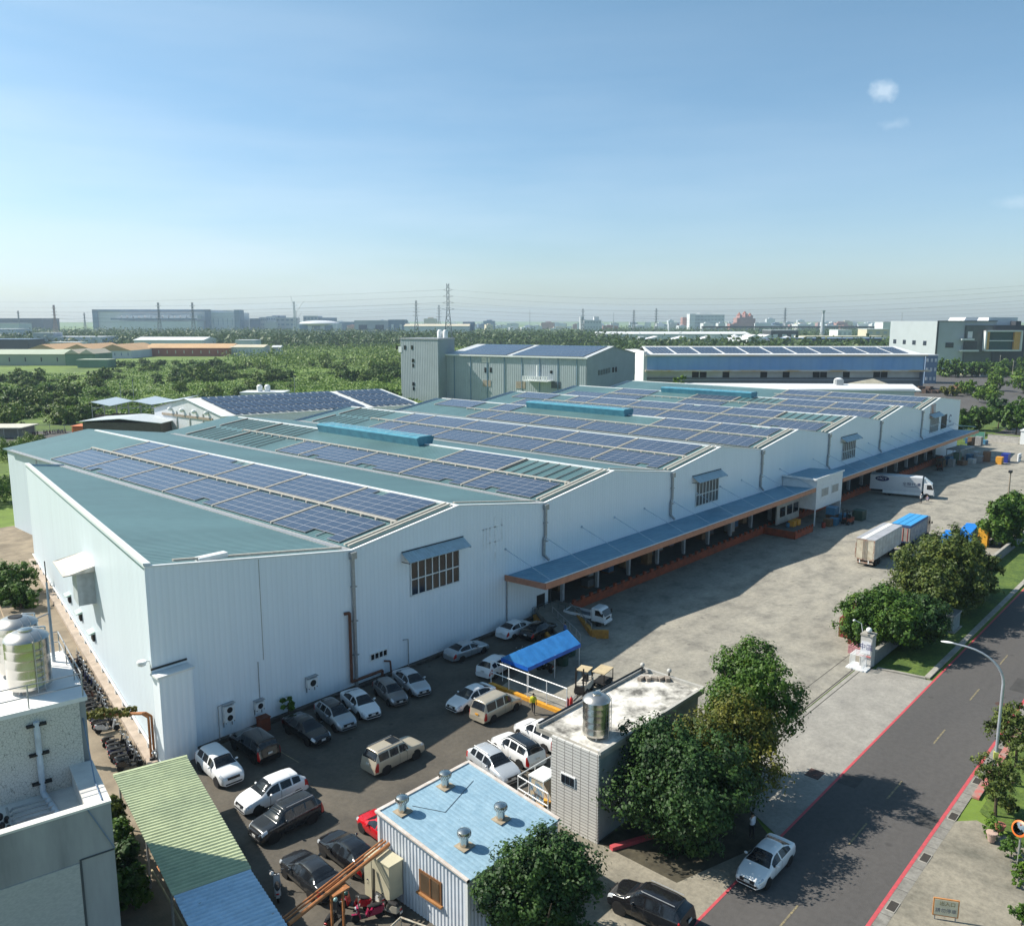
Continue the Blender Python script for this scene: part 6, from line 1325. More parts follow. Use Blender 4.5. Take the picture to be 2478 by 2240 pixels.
# ---------------------------------------------------------------- grey building at the left, with terrace and tanks
gy = thing('grey_building', 'grey rendered building with white roof terrace in the bottom left corner', 'building')
C0 = Vector((13.1, 35.3, 0)); U = Vector((.20, .98, 0)).normalized(); V = Vector((-U.y, U.x, 0))     # U goes back, V goes left
def Q(u, v, z): p = C0 + U * u + V * v; return (p.x, p.y, z)
def qbox(m, u0, u1, v0, v1, z0, z1):
    j = len(m.v); m.v += [Q(u0, v0, z0), Q(u0, v1, z0), Q(u1, v1, z0), Q(u1, v0, z0), Q(u0, v0, z1), Q(u0, v1, z1), Q(u1, v1, z1), Q(u1, v0, z1)]
    m.f += [tuple(j + k for k in f) for f in [(0, 3, 2, 1), (4, 5, 6, 7), (0, 1, 5, 4), (1, 2, 6, 5), (2, 3, 7, 6), (3, 0, 4, 7)]]; return m
rend = mat('grey_render', (.38, .39, .40), .85, scale=.5, c2=(.19, .20, .21), mid=(.30, .31, .32), lo=.3, hi=.68, stretch=(1.2, 1.2, .22), detail=12)
wr2 = mat('terrace_white', (.72, .70, .66), .7, scale=.5, c2=(.55, .53, .50), lo=.3, hi=.6)
qbox(MB(), 0, .3, .0, 16, 0, 10.5).build('front_wall', rend, gy); qbox(MB(), .3, 11, 0, .3, 0, 10.5).build('side_wall', rend, gy)
qbox(MB(), .3, 4.2, .3, 16, 9.3, 9.6).build('terrace_floor', wr2, gy); qbox(MB(), -.03, .36, -.03, 16, 10.5, 10.6).build('parapet_cap', wr2, gy)
qbox(MB(), .36, 4.2, -.03, .95, 10.5, 10.6).build('parapet_cap', wr2, gy); qbox(MB(), .36, 4.1, .3, .9, 9.6, 10.5).build('parapet', wr2, gy)
sidem = mat('pale_mosaic_panel', (.46, .47, .46), .85, scale=6, c2=(.39, .40, .40), lo=.4, hi=.6, stretch=(1, 1, 2.5))
qbox(MB(), -.04, -.005, 1.4, 16, 0, 8.2).build('wall_panel', sidem, gy)
gv = MB(); qbox(gv, -.05, -.02, 1.3, 1.38, 0, 8.35); qbox(gv, -.05, -.02, 0, 1.3, 8.3, 8.36); gv.build('joint_line', mat('joint_grey', (.08, .09, .10), .8), gy)
# cracked mosaic tower
ck = mat('cracked_white', (.62, .60, .55), .8, scale=1, var=.05); nt2 = ck.node_tree; pbs = [n_ for n_ in nt2.nodes if n_.type == 'BSDF_PRINCIPLED'][0]
vo = nt2.nodes.new('ShaderNodeTexVoronoi'); vo.feature = 'DISTANCE_TO_EDGE'; vo.inputs['Scale'].default_value = 8.5; tc2 = nt2.nodes.new('ShaderNodeTexCoord')
nn3 = nt2.nodes.new('ShaderNodeTexNoise'); nn3.inputs['Scale'].default_value = 9; nt2.links.new(tc2.outputs['Object'], nn3.inputs['Vector']); mx3 = nt2.nodes.new('ShaderNodeMix'); mx3.data_type = 'RGBA'; mx3.inputs['Factor'].default_value = .09; nt2.links.new(tc2.outputs['Object'], mx3.inputs[6]); nt2.links.new(nn3.outputs['Color'], mx3.inputs[7]); nt2.links.new(mx3.outputs[2], vo.inputs['Vector'])
r3 = nt2.nodes.new('ShaderNodeValToRGB'); r3.color_ramp.elements[0].position = .008; r3.color_ramp.elements[1].position = .045; r3.color_ramp.elements[0].color = (.22, .21, .18, 1); r3.color_ramp.elements[1].color = (.60, .58, .53, 1); nt2.links.new(vo.outputs['Distance'], r3.inputs[0]); nt2.links.new(r3.outputs[0], pbs.inputs['Base Color'])
qbox(MB(), 4.2, 4.5, .3, 16, 9.6, 13.6).build('tower_front_wall', ck, gy); qbox(MB(), 4.5, 11, .0, .3, 10.5, 13.6).build('tower_side_wall', rend, gy)
qbox(MB(), 4.15, 11, -.05, 16, 13.6, 13.8).build('tower_roof', mat('bright_white_roof', (.78, .77, .75), .7, scale=.6, var=.05), gy); qbox(MB(), 10.7, 11, .3, 16, 0, 13.6).build('back_wall', rend, gy); qbox(MB(), .3, 11, 15.7, 16, 0, 13.6).build('far_side_wall', rend, gy)
b = MB(); b.tube([Q(4.05, 2.1, 13.2), Q(4.05, 2.1, 9.75), Q(1.0, 1.75, 9.75)], .13, 10)
b.build('white_main_pipe', mat('pipe_blue_white', (.56, .62, .68), .4), gy, True)
for z in (13.0, 11.6, 10.2): qbox(MB(), 3.95, 4.2, 1.7, 2.5, z, z + .08).build('pipe_bracket', M['blackp'], gy)
b = MB()
for k in range(6): b.tube([Q(3.2 - k * .42, 1.9, 9.85), Q(3.2 - k * .42, 3.4, 9.85), Q(3.0 - k * .42, 3.5, 9.85)], .05, 6)
b.tube([Q(3.4, 3.6, 9.85), Q(.9, 3.6, 9.85)], .06, 6); b.build('pipe_manifold', mat('manifold_grey', (.45, .46, .46), .4, .3), gy, True)
b = MB(); [b.ell(Q(2.8 - k * .4, 3.9 - (k % 2) * .2, 9.85), (.12, .12, .18), 8, 6) for k in range(5)]; b.build('valve', M['blackp'], gy, True)
b = MB(); b.tube([Q(.2, .3, 10.65), Q(2, .25, 10.65), Q(6, .1, 13.8)], .03, 6); b.tube([Q(-.05, .9, 10.5), Q(-.06, .0, 8.4)], .025, 6); b.build('cable', mat('cable_blue', (.18, .25, .36), .5), gy)
base(gy, C0.x, C0.y, 0)
x, y, z = Q(6.6, 1.95, 0); tank('front stainless water tank inside a railing on the white roof', x, y, 13.8, .94, 2.25); x, y, z = Q(9.0, 2.1, 0); tank('rear stainless water tank with an open hatch on the white roof', x, y, 13.8, .94, 2.25, False)
rl = thing('roof_railing', 'thin grey pipe railing around the steel tanks on the white roof', 'railing')
zr0 = 13.8; pr_ = [(4.3, 16), (4.3, .1), (10.9, .1), (10.9, 16)]
for h_ in (.55, 1.1): MB().tube([Q(u, v, zr0 + h_) for u, v in pr_], .03, 6).build('rail', M['gal'], rl)
for (u, v) in [(4.3, .1), (4.3, 2.3), (4.3, 4.5), (4.3, 7), (6.5, .1), (8.7, .1), (10.9, .1), (10.9, 3), (10.9, 6)]: MB().tube([Q(u, v, zr0), Q(u, v, zr0 + 1.1)], .03, 6).build('post', M['gal'], rl)
base(rl, *Q(4.3, .1, zr0)[:2], zr0)
am = thing('antenna_mast', 'thin pale blue mast standing behind the roof tanks', 'mast'); MB().cyl(Q(9.6, .55, 13.8), Q(9.6, .55, 18.0), .09, .05, 8).build('mast', mat('mast_blue', (.42, .47, .53), .5), am); MB().tube([Q(9.6, .55, 16.4), Q(9.9, 2.2, 15.8)], .04, 6).build('stay', M['gal'], am); MB().tube([Q(9.6, .55, 18.0), Q(9.6, .55, 19.1)], .025, 6).build('tip', M['blackp'], am); base(am, *Q(9.6, .55, 13.8)[:2], 13.8)
# things in the gap between the grey building and the shed
for k in range(2):
    b = MB(); b.tube([(14.9 + k * .35, 24, .5), (18.2 + k * .35, 44, .5)], .06, 6); tag(b.build('ground_pipe', M['pipe'] if k else mat('pale_pipe', (.45, .40, .25), .7)), ['pale yellow ground pipe in the gap left of the green shed', 'orange ground pipe in the gap left of the green shed'][k], 'pipe')
t = thing('alley_fence', 'rusty wire fence posts along the alley left of the long side wall', 'fence'); [MB().box(x_ - .04, y_ - .04, 0, x_ + .04, y_ + .04, 2.4).build('post', M['pipe'], t) for x_, y_ in [(18.5 + k * .95, 64 + k * 4.6) for k in range(8)]]; MB().tube([(18.5, 64, 2.3), (25.2, 96.2, 2.3)], .03, 5).build('rail', M['pipe'], t); base(t, 18.5, 64, 0)
t = thing('leaning_pole', 'long pale bamboo pole leaning across the bushes at the far left', 'pole'); MB().tube([(21.5, 70.5, .2), (26.0, 96, 3.2)], .07, 6).build('pole', mat('bamboo', (.36, .26, .16), .7), t); base(t, 21.5, 70.5, 0)
# ---------------------------------------------------------------- trees
npr = np.random.default_rng(4)
def leaf_mesh(name, blobs, count, size, mtl, gap=.25, up=.35):
    """many small leaf faces gathered in clumps spread through the crown's volume"""
    vol = np.array([b[3] * b[4] * b[5] for b in blobs]) ** .75; cnt = np.maximum(3, (count * vol / vol.sum()).astype(int)); C_, Nn = [], []
    for b, k in zip(blobs, cnt):
        c = np.array(b[:3]); r = np.array(b[3:6]); ncl = max(3, k // 34)
        d = npr.normal(size=(ncl, 3)); d /= np.linalg.norm(d, axis=1)[:, None]; rad = npr.uniform(.45, 1.0, (ncl, 1)) ** .6
        cl = c + d * r * rad; idx = npr.integers(0, ncl, k); jit = npr.normal(size=(k, 3)) * (r.mean() * .14)
        p = cl[idx] + jit; C_.append(p); dj = jit / (np.linalg.norm(jit, axis=1)[:, None] + 1e-6); n = d[idx] * .45 + dj * .75 + npr.normal(size=(k, 3)) * .34 + np.array([0, 0, up]); Nn.append(n)
    P_ = np.concatenate(C_); Nn = np.concatenate(Nn); Nn /= np.linalg.norm(Nn, axis=1)[:, None]
    k = len(P_); a = np.cross(Nn, npr.normal(size=(k, 3))); a /= np.linalg.norm(a, axis=1)[:, None]; b = np.cross(Nn, a)
    s = size * npr.uniform(.6, 1.25, (k, 1)); V_ = np.empty((k, 4, 3)); V_[:, 0] = P_ + a * s * .6; V_[:, 1] = P_ + b * s * .36 + Nn * s * .08; V_[:, 2] = P_ - a * s * .6; V_[:, 3] = P_ - b * s * .36 + Nn * s * .08
    me = bpy.data.meshes.new(name); me.vertices.add(k * 4); me.vertices.foreach_set('co', V_.reshape(-1)); me.loops.add(k * 4); me.loops.foreach_set('vertex_index', np.arange(k * 4)); me.polygons.add(k); me.polygons.foreach_set('loop_start', np.arange(k) * 4); me.polygons.foreach_set('loop_total', np.full(k, 4)); me.update(calc_edges=True); me.materials.append(mtl); return me
def crown_blobs(h, r, n_, zb=.35, seed=0, flat=.8):
    q = random.Random(seed); bl_ = []
    for i in range(n_):
        a = q.uniform(0, 6.28); rr = r * math.sqrt(q.random()) * .72; z = h * (zb + (1 - zb) * q.uniform(.12, .86)); k = 1 - abs((z / h - (zb + (1 - zb) * .45)) / (1 - zb)) * .9
        s = r * q.uniform(.30, .46); bl_.append((math.cos(a) * rr * max(.45, k), math.sin(a) * rr * max(.45, k), z, s, s, s * flat))
    bl_.append((0, 0, h * (zb + (1 - zb) * .5), r * .55, r * .55, (h * (1 - zb)) * .36)); return bl_
LM = dict(dark=leafmat('leaf_dark', (.028, .070, .016), (.012, .034, .010), (.060, .120, .026)), green=leafmat('leaf_green', (.050, .115, .014), (.020, .052, .008), (.11, .18, .024)),
    yellow=leafmat('leaf_yellow_green', (.095, .11, .016), (.03, .06, .010), (.16, .15, .020)), olive=leafmat('leaf_olive', (.070, .105, .020), (.026, .045, .010), (.135, .16, .030)),
    bright=leafmat('leaf_bright', (.085, .17, .016), (.030, .075, .010), (.17, .25, .028)), field=leafmat('leaf_field', (.10, .17, .022), (.038, .080, .012), (.19, .25, .036)),
    far=leafmat('leaf_far', (.050, .092, .022), (.022, .045, .014), (.085, .13, .030)))
def trunk_mesh(h, r, seed=0, zb=.35, w=.16):
    q = random.Random(seed); m = MB(); z1 = h * (zb + .1); bx, by = q.uniform(-.2, .2), q.uniform(-.2, .2); m.cyl((0, 0, -.1), (bx * .5, by * .5, z1 * .5), w * 1.3, w, 10); m.cyl((bx * .5, by * .5, z1 * .5), (bx, by, z1), w, w * .75, 10)
    for i in range(6):
        a = i * 1.05 + q.uniform(-.3, .3); d = r * q.uniform(.4, .7); mx_ = (bx + math.cos(a) * d * .5, by + math.sin(a) * d * .5, z1 + (h - z1) * .28); ex = (bx + math.cos(a) * d, by + math.sin(a) * d, z1 + (h - z1) * q.uniform(.4, .75)); m.cyl((bx, by, z1 * .95), mx_, w * .55, w * .38, 7); m.cyl(mx_, ex, w * .38, w * .12, 6)
    return m
def tree(label, x, y, h, r, lm, count, size, seed=0, n_=16, zb=.3, blobs=None, group=None, name='tree', cat='tree', w=.16, flat=.8, z=0):
    t = thing(name, label, cat, group); trunk_mesh(h, r, seed, zb, w).build('trunk', M['bark'], t, True)
    me = leaf_mesh('crown', (blobs or crown_blobs(h, r, n_, zb, seed, flat)), count, size, LM[lm]); o = bpy.data.objects.new('crown', me); COL.objects.link(o); o.parent = t
    return place(t, x, y, z)
# the group beside the guard building
tree('tallest bright green tree behind the yellowing one near the gate tracks', 49.8, 23.8, 9.8, 3.8, 'green', 28000, .19, 1, 20, .25)
tree('yellowing leafy tree in the middle of the clump by the road', 45.8, 23.6, 7.6, 4.0, 'yellow', 28000, .19, 2, 18, .2)
bl_ = crown_blobs(7.2, 4.5, 32, .06, 3) + [(-.4, 2.6, 6.2, 1.1, 1.1, .9), (1.9, -2.2, 1.7, 1.1, 1.1, .8), (-1.0, -2.3, 1.3, 1.0, 1.0, .8), (.4, -2.6, 2.3, 1.0, 1.0, .8), (-2.4, .6, 4.4, 1.2, 1.2, 1.2), (3.0, -1.6, 2.2, 1.0, 1.0, .8)]
tree('large dark green tree hiding the long side of the guard building', 41.1, 23.9, 7.2, 4.5, 'dark', 42000, .20, 3, blobs=bl_)
x, y = G(1310, 2165, 3.0); tree('round dark green tree at the bottom in front of the hut', x, y, 5.8, 3.3, 'dark', 28000, .18, 4, 24, .1)
bl_ = crown_blobs(5.6, 3.0, 16, .15, 5) + [(-2.2, .8, 4.2, 1.0, 1.0, .7), (2.6, .2, 3.6, 1.1, 1.1, .8)]
x, y = G(2135, 1490, 3.2); tree('bright green spreading tree just behind the gate pillar', x, y, 5.4, 4.5, 'green', 24000, .27, 6, 24, .15, flat=.6)
x, y = G(2222, 1500, 2.6); tree('dark leafy tree between the bright tree and the transformer', x, y, 5.0, 4.2, 'dark', 17000, .26, 7, 18, .2, flat=.6)
x, y = G(2290, 1400, 3.6); tree('big olive green tree on the verge in front of the blue wrapped stacks', x, y, 8.2, 5.8, 'olive', 32000, .30, 8, 30, .12)
x, y = G(2245, 1430, 3.4); tree('olive tree behind the bright green one beside the trailer', x, y, 7.4, 4.6, 'olive', 20000, .28, 9, 18, .15)
x, y = G(2350, 1375, 3.2); tree('olive tree at the right end of the verge clump', x, y, 6.0, 4.0, 'olive', 12000, .34, 10, 16, .15)
x, y = G(2432, 1262, 3.6); tree('leafy green tree in front of the sheet fence at the right edge', x, y, 6.8, 4.2, 'green', 13000, .40, 11, 20, .12)
x, y = G(2478, 1225, 3.8); tree('green tree cut by the right edge beside the brown pole', x, y, 6.6, 3.8, 'green', 8000, .40, 12, 16, .12)
# garden right of the road
x, y = G(2418, 1885, 2.6); tree('thin feathery tree with a forked trunk above the round mirror', x, y, 4.4, 1.9, 'olive', 4200, .15, 13, 12, .35, w=.09)
x, y = G(2468, 1775, 2.6); tree('olive tree cut by the right edge above the round mirror', x, y, 4.6, 2.3, 'olive', 6500, .17, 14, 14, .25, w=.1)
for i, (px, py, lm, r, lab) in enumerate([(2398, 2010, 'bright', .9, 'bright lime shrub left of the mirror post'), (2448, 2060, 'green', 1.0, 'green shrub just behind the mirror post'), (2470, 2120, 'bright', .9, 'lime shrub at the right edge below the mirror'),
        (2440, 1960, 'yellow', .8, 'yellowing shrub under the thin forked tree'), (2474, 2225, 'green', .9, 'green shrub in the bottom right corner'), (2415, 1935, 'olive', .7, 'low olive shrub at the garden edge')]):
    x, y = G(px, py, .4); t = thing('shrub', lab, 'shrub'); me = leaf_mesh('foliage', crown_blobs(1.3, r, 8, .05, 30 + i), 1500, .12, LM[lm]); o = bpy.data.objects.new('foliage', me); COL.objects.link(o); o.parent = t; MB().cyl((0, 0, -.1), (0, 0, .8), .03, n=6).build('stem', M['bark'], t); place(t, x, y, .08)
for i, (px, py, lab) in enumerate([(2418, 2018, 'brick coloured flower pot among the shrubs'), (2398, 2038, 'low pile of pinkish stones by the shrubs')]):
    x, y = G(px, py); t = thing('flower_pot' if i == 0 else 'stone_pile', lab, 'pot' if i == 0 else 'stones'); pm_ = mat('terracotta', (.36, .13, .09), .8); MB().lathe([(.18, 0), (.28, .5), (.32, .52), (.32, .6)], n=16).build('pot_body' if i == 0 else 'stone', pm_ if i == 0 else mat('pink_stone', (.50, .36, .30), .8), t); MB().cyl((0, 0, .5), (0, 0, .59), .27).build('soil', M['bark'], t); place(t, x, y, .1)
# shrubs in the alley gap and by the side wall
for i, (px, py, h, r, lm, lab) in enumerate([(262, 1960, 3.0, 1.3, 'olive', 'olive bush behind the terrace corner of the grey building'), (280, 2010, 3.2, 1.4, 'green', 'leafy bush in the narrow gap right of the grey building'),
        (292, 2060, 3.0, 1.3, 'dark', 'dark bush in the gap beside the middle of the green shed roof'), (310, 2110, 2.6, 1.3, 'green', 'lowest leafy bush in the gap left of the green shed')]):
    x, y = G(px, py, 2.0); tree(lab, x, y, h, r, lm, 5000, .20, 40 + i, 12, .05, name='bush', cat='bush', w=.06)
for i, (px, py, h, r, lm, lab) in enumerate([(25, 1405, 4.2, 3.2, 'green', 'round green bush at the far left above the steel tanks'), (52, 1450, 2.6, 2.0, 'green', 'small bush below the round one at the far left'), (6, 1440, 1.5, 2.8, 'bright', 'low bright weeds left of the small bush'), (20, 1545, 1.0, 2.4, 'yellow', 'yellowish weeds just behind the steel tanks'), (20, 1090, 5.0, 6, 'bright', 'wide bright bush behind the far corner of the side wall'), (-4, 1190, 5.5, 5, 'green', 'dark green bush at the left edge below the warehouse rear corner'), (72, 1072, 4, 4.5, 'field', 'bush just left of the scooter crowd at the far left')]):
    x, y = G(px, py, h * .4); tree(lab, x, y, h, r, lm, 5000, .30, 50 + i, 12, .05, name='bush', cat='bush', w=.08)
t = thing('papaya_plant', 'small broad leaved plant against the front wall behind the black saloon', 'plant'); MB().cyl((0, 0, 0), (0, 0, 1.3), .04, n=6).build('stem', M['bark'], t); me = leaf_mesh('foliage', [(0, 0, 1.3, .55, .5, .35), (0, 0, .9, .5, .4, .3)], 260, .34, LM['bright']); o = bpy.data.objects.new('foliage', me); COL.objects.link(o); o.parent = t; place(t, 34.3, 55.0, 0)
vb = [(a1 + (a0 - a1) * k / 9.0 * .72 - a0, (b1_ - b0_) * (1 - k / 9.0 * .72) , 3.85, .55, .38, .30) for k in range(10)] + [(a1 - a0, b1_ - b0_ + .1, z_, .30, .30, .35) for z_ in (3.4, 2.9, 2.3, 1.7)]
t = thing('vine', 'mossy yellow green vine hanging on the orange pipe arch', 'vine'); me = leaf_mesh('foliage', vb, 7000, .13, LM['yellow']); o = bpy.data.objects.new('foliage', me); COL.objects.link(o); o.parent = t; MB().tube([(a1 - a0, b1_ - b0_ + .2, .0), (a1 - a0, b1_ - b0_ + .2, 3.7)], .06, 6).build('stem', M['bark'], t); place(t, a0, b0_, 0)
# trees at the far right beyond the yard
far_tr = [(2330, 1020, 6.5, 5.0, 'green', 'nearest round tree on the lawn beyond the warehouse end'), (2372, 1005, 8, 6.5, 'green', 'broad tree beyond the lawn, centre of the far right clump'), (2418, 1000, 8, 6.0, 'dark', 'dark tree behind the netted fence at the far right'), (2462, 1015, 7.5, 5.5, 'green', 'tree above the gatehouse roof at the right edge'),
    (2395, 955, 6, 7.0, 'bright', 'lime green tree leaning over the far street, nearest of its row'), (2350, 940, 5, 7.0, 'bright', 'wide lime green tree behind the warehouse end gable'), (2300, 945, 4, 4.0, 'yellow', 'small yellow green tree behind the last roof bay'), (2405, 925, 7, 6.0, 'bright', 'lime tree in the far street row, second from the warehouse'),
    (2412, 905, 8, 6.5, 'bright', 'green tree in the far street row below the power poles'), (2430, 890, 8, 7, 'green', 'tree at the far end of the street row'), (2478, 925, 9, 8, 'bright', 'tall lime tree on the other side of the far street, at the right edge'), (2478, 885, 12, 8, 'green', 'tree at the right edge beside the dark office block'), (2478, 985, 7, 5, 'green', 'green tree at the right edge below the far street')]
for i, (px, py, h, r, lm, lab) in enumerate(far_tr):
    x, y = G(px, py, h * .55); tree(lab, x, y, h, r, lm, 2600, .75, 60 + i, 14, .15)
for i in range(9):
    px = 2276 + i * 19; x, y = G(px, 893 + (i % 2) * 2, 4); tree('%s tree from the left in the hedge at the foot of the dark office block' % ORD[i], x, y, 9, 7, 'green', 1500, 1.1, 80 + i, 10, .1)
x, y = G(1643, 921, 12.0); tree('single bright green tree top poking up before the blue loading hall', x, y, 13.5, 3.6, 'bright', 1600, .8, 95, 10, .5)
# bushes scattered over the field: individuals
FB = 'bushes scattered over the green field'
prot = []
for k, (lm, h, r) in enumerate([('field', 4.2, 4.2), ('field', 6.0, 5.0), ('green', 5.6, 4.6), ('bright', 3.2, 4.4), ('green', 6.6, 5.2)]):
    me = leaf_mesh('bush', crown_blobs(h, r, 12, .05, 100 + k, .7), 2800, .55, LM[lm]); o = bpy.data.objects.new('bush', me); COL.objects.link(o); tag(o, 'one of the many round bushes scattered over the green field', 'bush', FB); prot.append(o)
ns = 0; br_ = random.Random(21)
def inside(x, y):
    r = x * RT[0] + y * RT[1]; D = x * FW[0] + y * FW[1]
    if x > 36 and y < 150: return False
    if 62 < x < 190 and 120 < y < 268 : return False
    if 55 < x < 112 and 200 < y < 268: return False
    return 60 < D
while ns < 215:
    px = br_.uniform(-60, 1040); py = br_.choice([br_.uniform(862, 915), br_.uniform(880, 1015)])
    if px < 330 and py > 1010: continue
    if px > 985 and py > 880: continue
    if px < 270 and py < 905: continue
    if px < 660 and py < 872: continue
    cl = math.sin(px * .013 + 1) + math.sin(px * .031 + py * .09) + .6 * math.sin(py * .21)
    if cl < .35 and br_.random() < .85: continue
    x, y = G(px, py, 2.5)
    if not inside(x, y): continue
    k = br_.choice([0, 0, 1, 2, 3, 4, 1, 0]); o = prot[k] if ns < 5 else prot[k].copy()
    if ns < 5: o = prot[ns]
    else: COL.objects.link(o)
    s = br_.uniform(.55, 1.25); place(o, x, y, -.3, br_.uniform(0, 6.28)); o.scale = (s * br_.uniform(.9, 1.3), s * br_.uniform(.9, 1.3), s * br_.uniform(.7, 1.1)); ns += 1
# ground cover of the field (nobody could count it)
def clump_field(name, pts, size, lm, per, spread, mat_kind='stuff'):
    P_ = np.repeat(np.array(pts), per, axis=0); k = len(P_); sp = np.array(spread); P_ = P_ + npr.normal(size=(k, 3)) * sp; P_[:, 2] = np.abs(P_[:, 2])
    Nn = npr.normal(size=(k, 3)) * .5 + np.array([0, 0, .8]); Nn /= np.linalg.norm(Nn, axis=1)[:, None]; a = np.cross(Nn, npr.normal(size=(k, 3))); a /= np.linalg.norm(a, axis=1)[:, None]; b = np.cross(Nn, a); s = size * npr.uniform(.5, 1.3, (k, 1))
    V_ = np.stack([P_ + a * s * .6, P_ + b * s * .45, P_ - a * s * .6, P_ - b * s * .45], 1); me = bpy.data.meshes.new(name); me.vertices.add(k * 4); me.vertices.foreach_set('co', V_.reshape(-1)); me.loops.add(k * 4); me.loops.foreach_set('vertex_index', np.arange(k * 4)); me.polygons.add(k); me.polygons.foreach_set('loop_start', np.arange(k) * 4); me.polygons.foreach_set('loop_total', np.full(k, 4)); me.update(calc_edges=True); me.materials.append(LM[lm]); o = bpy.data.objects.new(name, me); COL.objects.link(o); return o
pts = []
while len(pts) < 2600:
    px = br_.uniform(-80, 1100); py = br_.uniform(856, 1040); x, y = G(px, py)
    if px < 330 and py > 1010: continue
    if inside(x, y) and not (px > 985 and py > 880) and not (px < 270 and py < 905) and not (px < 660 and py < 872): pts.append((x, y, .2))
struct(tag(clump_field('scrub', pts, .8, 'bright', 26, (3.4, 3.4, .45)), 'low scrub and tall grass covering the field between the bushes', 'scrub'), 'stuff')
pts = []
for i in range(2900):
    px = br_.uniform(-120, 2600); D = br_.choice([br_.uniform(950, 1250), br_.uniform(1100, 2100)]) if px < 1500 else br_.choice([br_.uniform(640, 900), br_.uniform(1350, 2600)])
    if px > 1500 and br_.random() < .3: continue
    r, _ = FR(px, 800, D); x, y = FW2(r, D); pts.append((x, y, 5.5))
struct(tag(clump_field('woodland', pts, 3.4, 'far', 58, (13, 13, 3.6)), 'dark band of woodland running across the plain', 'woodland'), 'stuff')
pts = []
for i in range(330):
    px = br_.choice([br_.uniform(560, 1010), br_.uniform(880, 1560)]); D = br_.uniform(560, 950)
    r, _ = FR(px, 800, D); x, y = FW2(r, D); pts.append((x, y, 2.6))
struct(tag(clump_field('thicket', pts, 1.5, 'field', 70, (7, 7, 2.0)), 'thicket of trees between the field and the woodland', 'thicket'), 'stuff')
# ---------------------------------------------------------------- buildings beyond (each in its own frame: x right, y away, z up)
def at_frame(o, px, D, rz=0.0):
    r, _ = FR(px, 800, D); x, y = FW2(r, D); return place(o, x, y, 0, HEAD_R + rz)
def wx(px, D, ref): return FR(px, 800, D)[0] - FR(ref, 800, D)[0]
def hz_(py, D): return FR(CXP, py, D)[1]
FM = dict(w=mat('far_white', (.62, .64, .66), .7, var=.06, scale=.05), g=mat('far_grey', (.40, .43, .47), .7, var=.08, scale=.05), lg=mat('far_light_grey', (.58, .61, .65), .7, var=.06, scale=.05), n=mat('far_navy', (.055, .075, .13), .6, var=.1, scale=.05),
    b=mat('far_blue', (.16, .23, .34), .6, var=.1, scale=.05), c=mat('far_cream', (.56, .50, .38), .7, var=.06, scale=.05), o=mat('far_orange_roof', (.52, .33, .17), .7, var=.08, scale=.05), r=mat('far_red_wall', (.36, .11, .06), .7, var=.1, scale=.05), p=mat('far_pink', (.40, .22, .20), .7, var=.1, scale=.05),
    gr=mat('far_green_wall', (.14, .25, .17), .7, var=.1, scale=.1), gl=mat('far_window', (.03, .04, .06), .2), cg=mat('far_cream_green', (.38, .43, .33), .7, var=.06, scale=.05), k=mat('far_dark', (.05, .055, .065), .6, var=.1))
def fb(name, label, cat, x0, x1, yt, D, depth=40, m='w', roof='flat', rm='lg', rise=3, win=None, group=None, zb=0):
    t = thing(name, label, cat, group); w_ = wx(x1, D, x0); h = hz_(yt, D); m_ = MB().box(0, 0, zb, w_, depth, h); m_.build('wall', FM[m], t)
    if roof == 'flat': MB().box(-.3, -.3, h, w_ + .3, depth + .3, h + .6).build('roof', FM[rm], t)
    elif roof == 'gable': q = MB(); q.v = [(-1, -1, h), (w_ + 1, -1, h), (w_ + 1, depth / 2, h + rise), (-1, depth / 2, h + rise), (-1, depth + 1, h), (w_ + 1, depth + 1, h)]; q.f = [(0, 1, 2, 3), (3, 2, 5, 4), (0, 3, 4), (1, 5, 2)]; q.build('roof', FM[rm], t)
    elif roof == 'saw':
        nq = max(2, int(w_ / 25)); q = MB()
        for i in range(nq):
            a_, b_ = w_ * i / nq, w_ * (i + 1) / nq; c_ = (a_ + b_) / 2; j = len(q.v); q.v += [(a_, -1, h), (c_, -1, h + rise), (b_, -1, h), (a_, depth, h), (c_, depth, h + rise), (b_, depth, h)]; q.f += [(j, j + 1, j + 4, j + 3), (j + 1, j + 2, j + 5, j + 4), (j, j + 2, j + 1), (j + 3, j + 4, j + 5)]
        q.build('roof', FM[rm], t)
    if win:      # rows, columns, fill, material
        rw, cl, fl_, mk = win
        for i in range(rw):
            for j in range(cl):
                a_ = w_ * (j + (1 - fl_) / 2) / cl; c_ = h * (i + .35) / rw; MB().box(a_, -.25, c_, a_ + w_ * fl_ / cl, -.05, c_ + h * .36 / rw).build('window', FM[mk], t)
    return at_frame(t, x0, D)
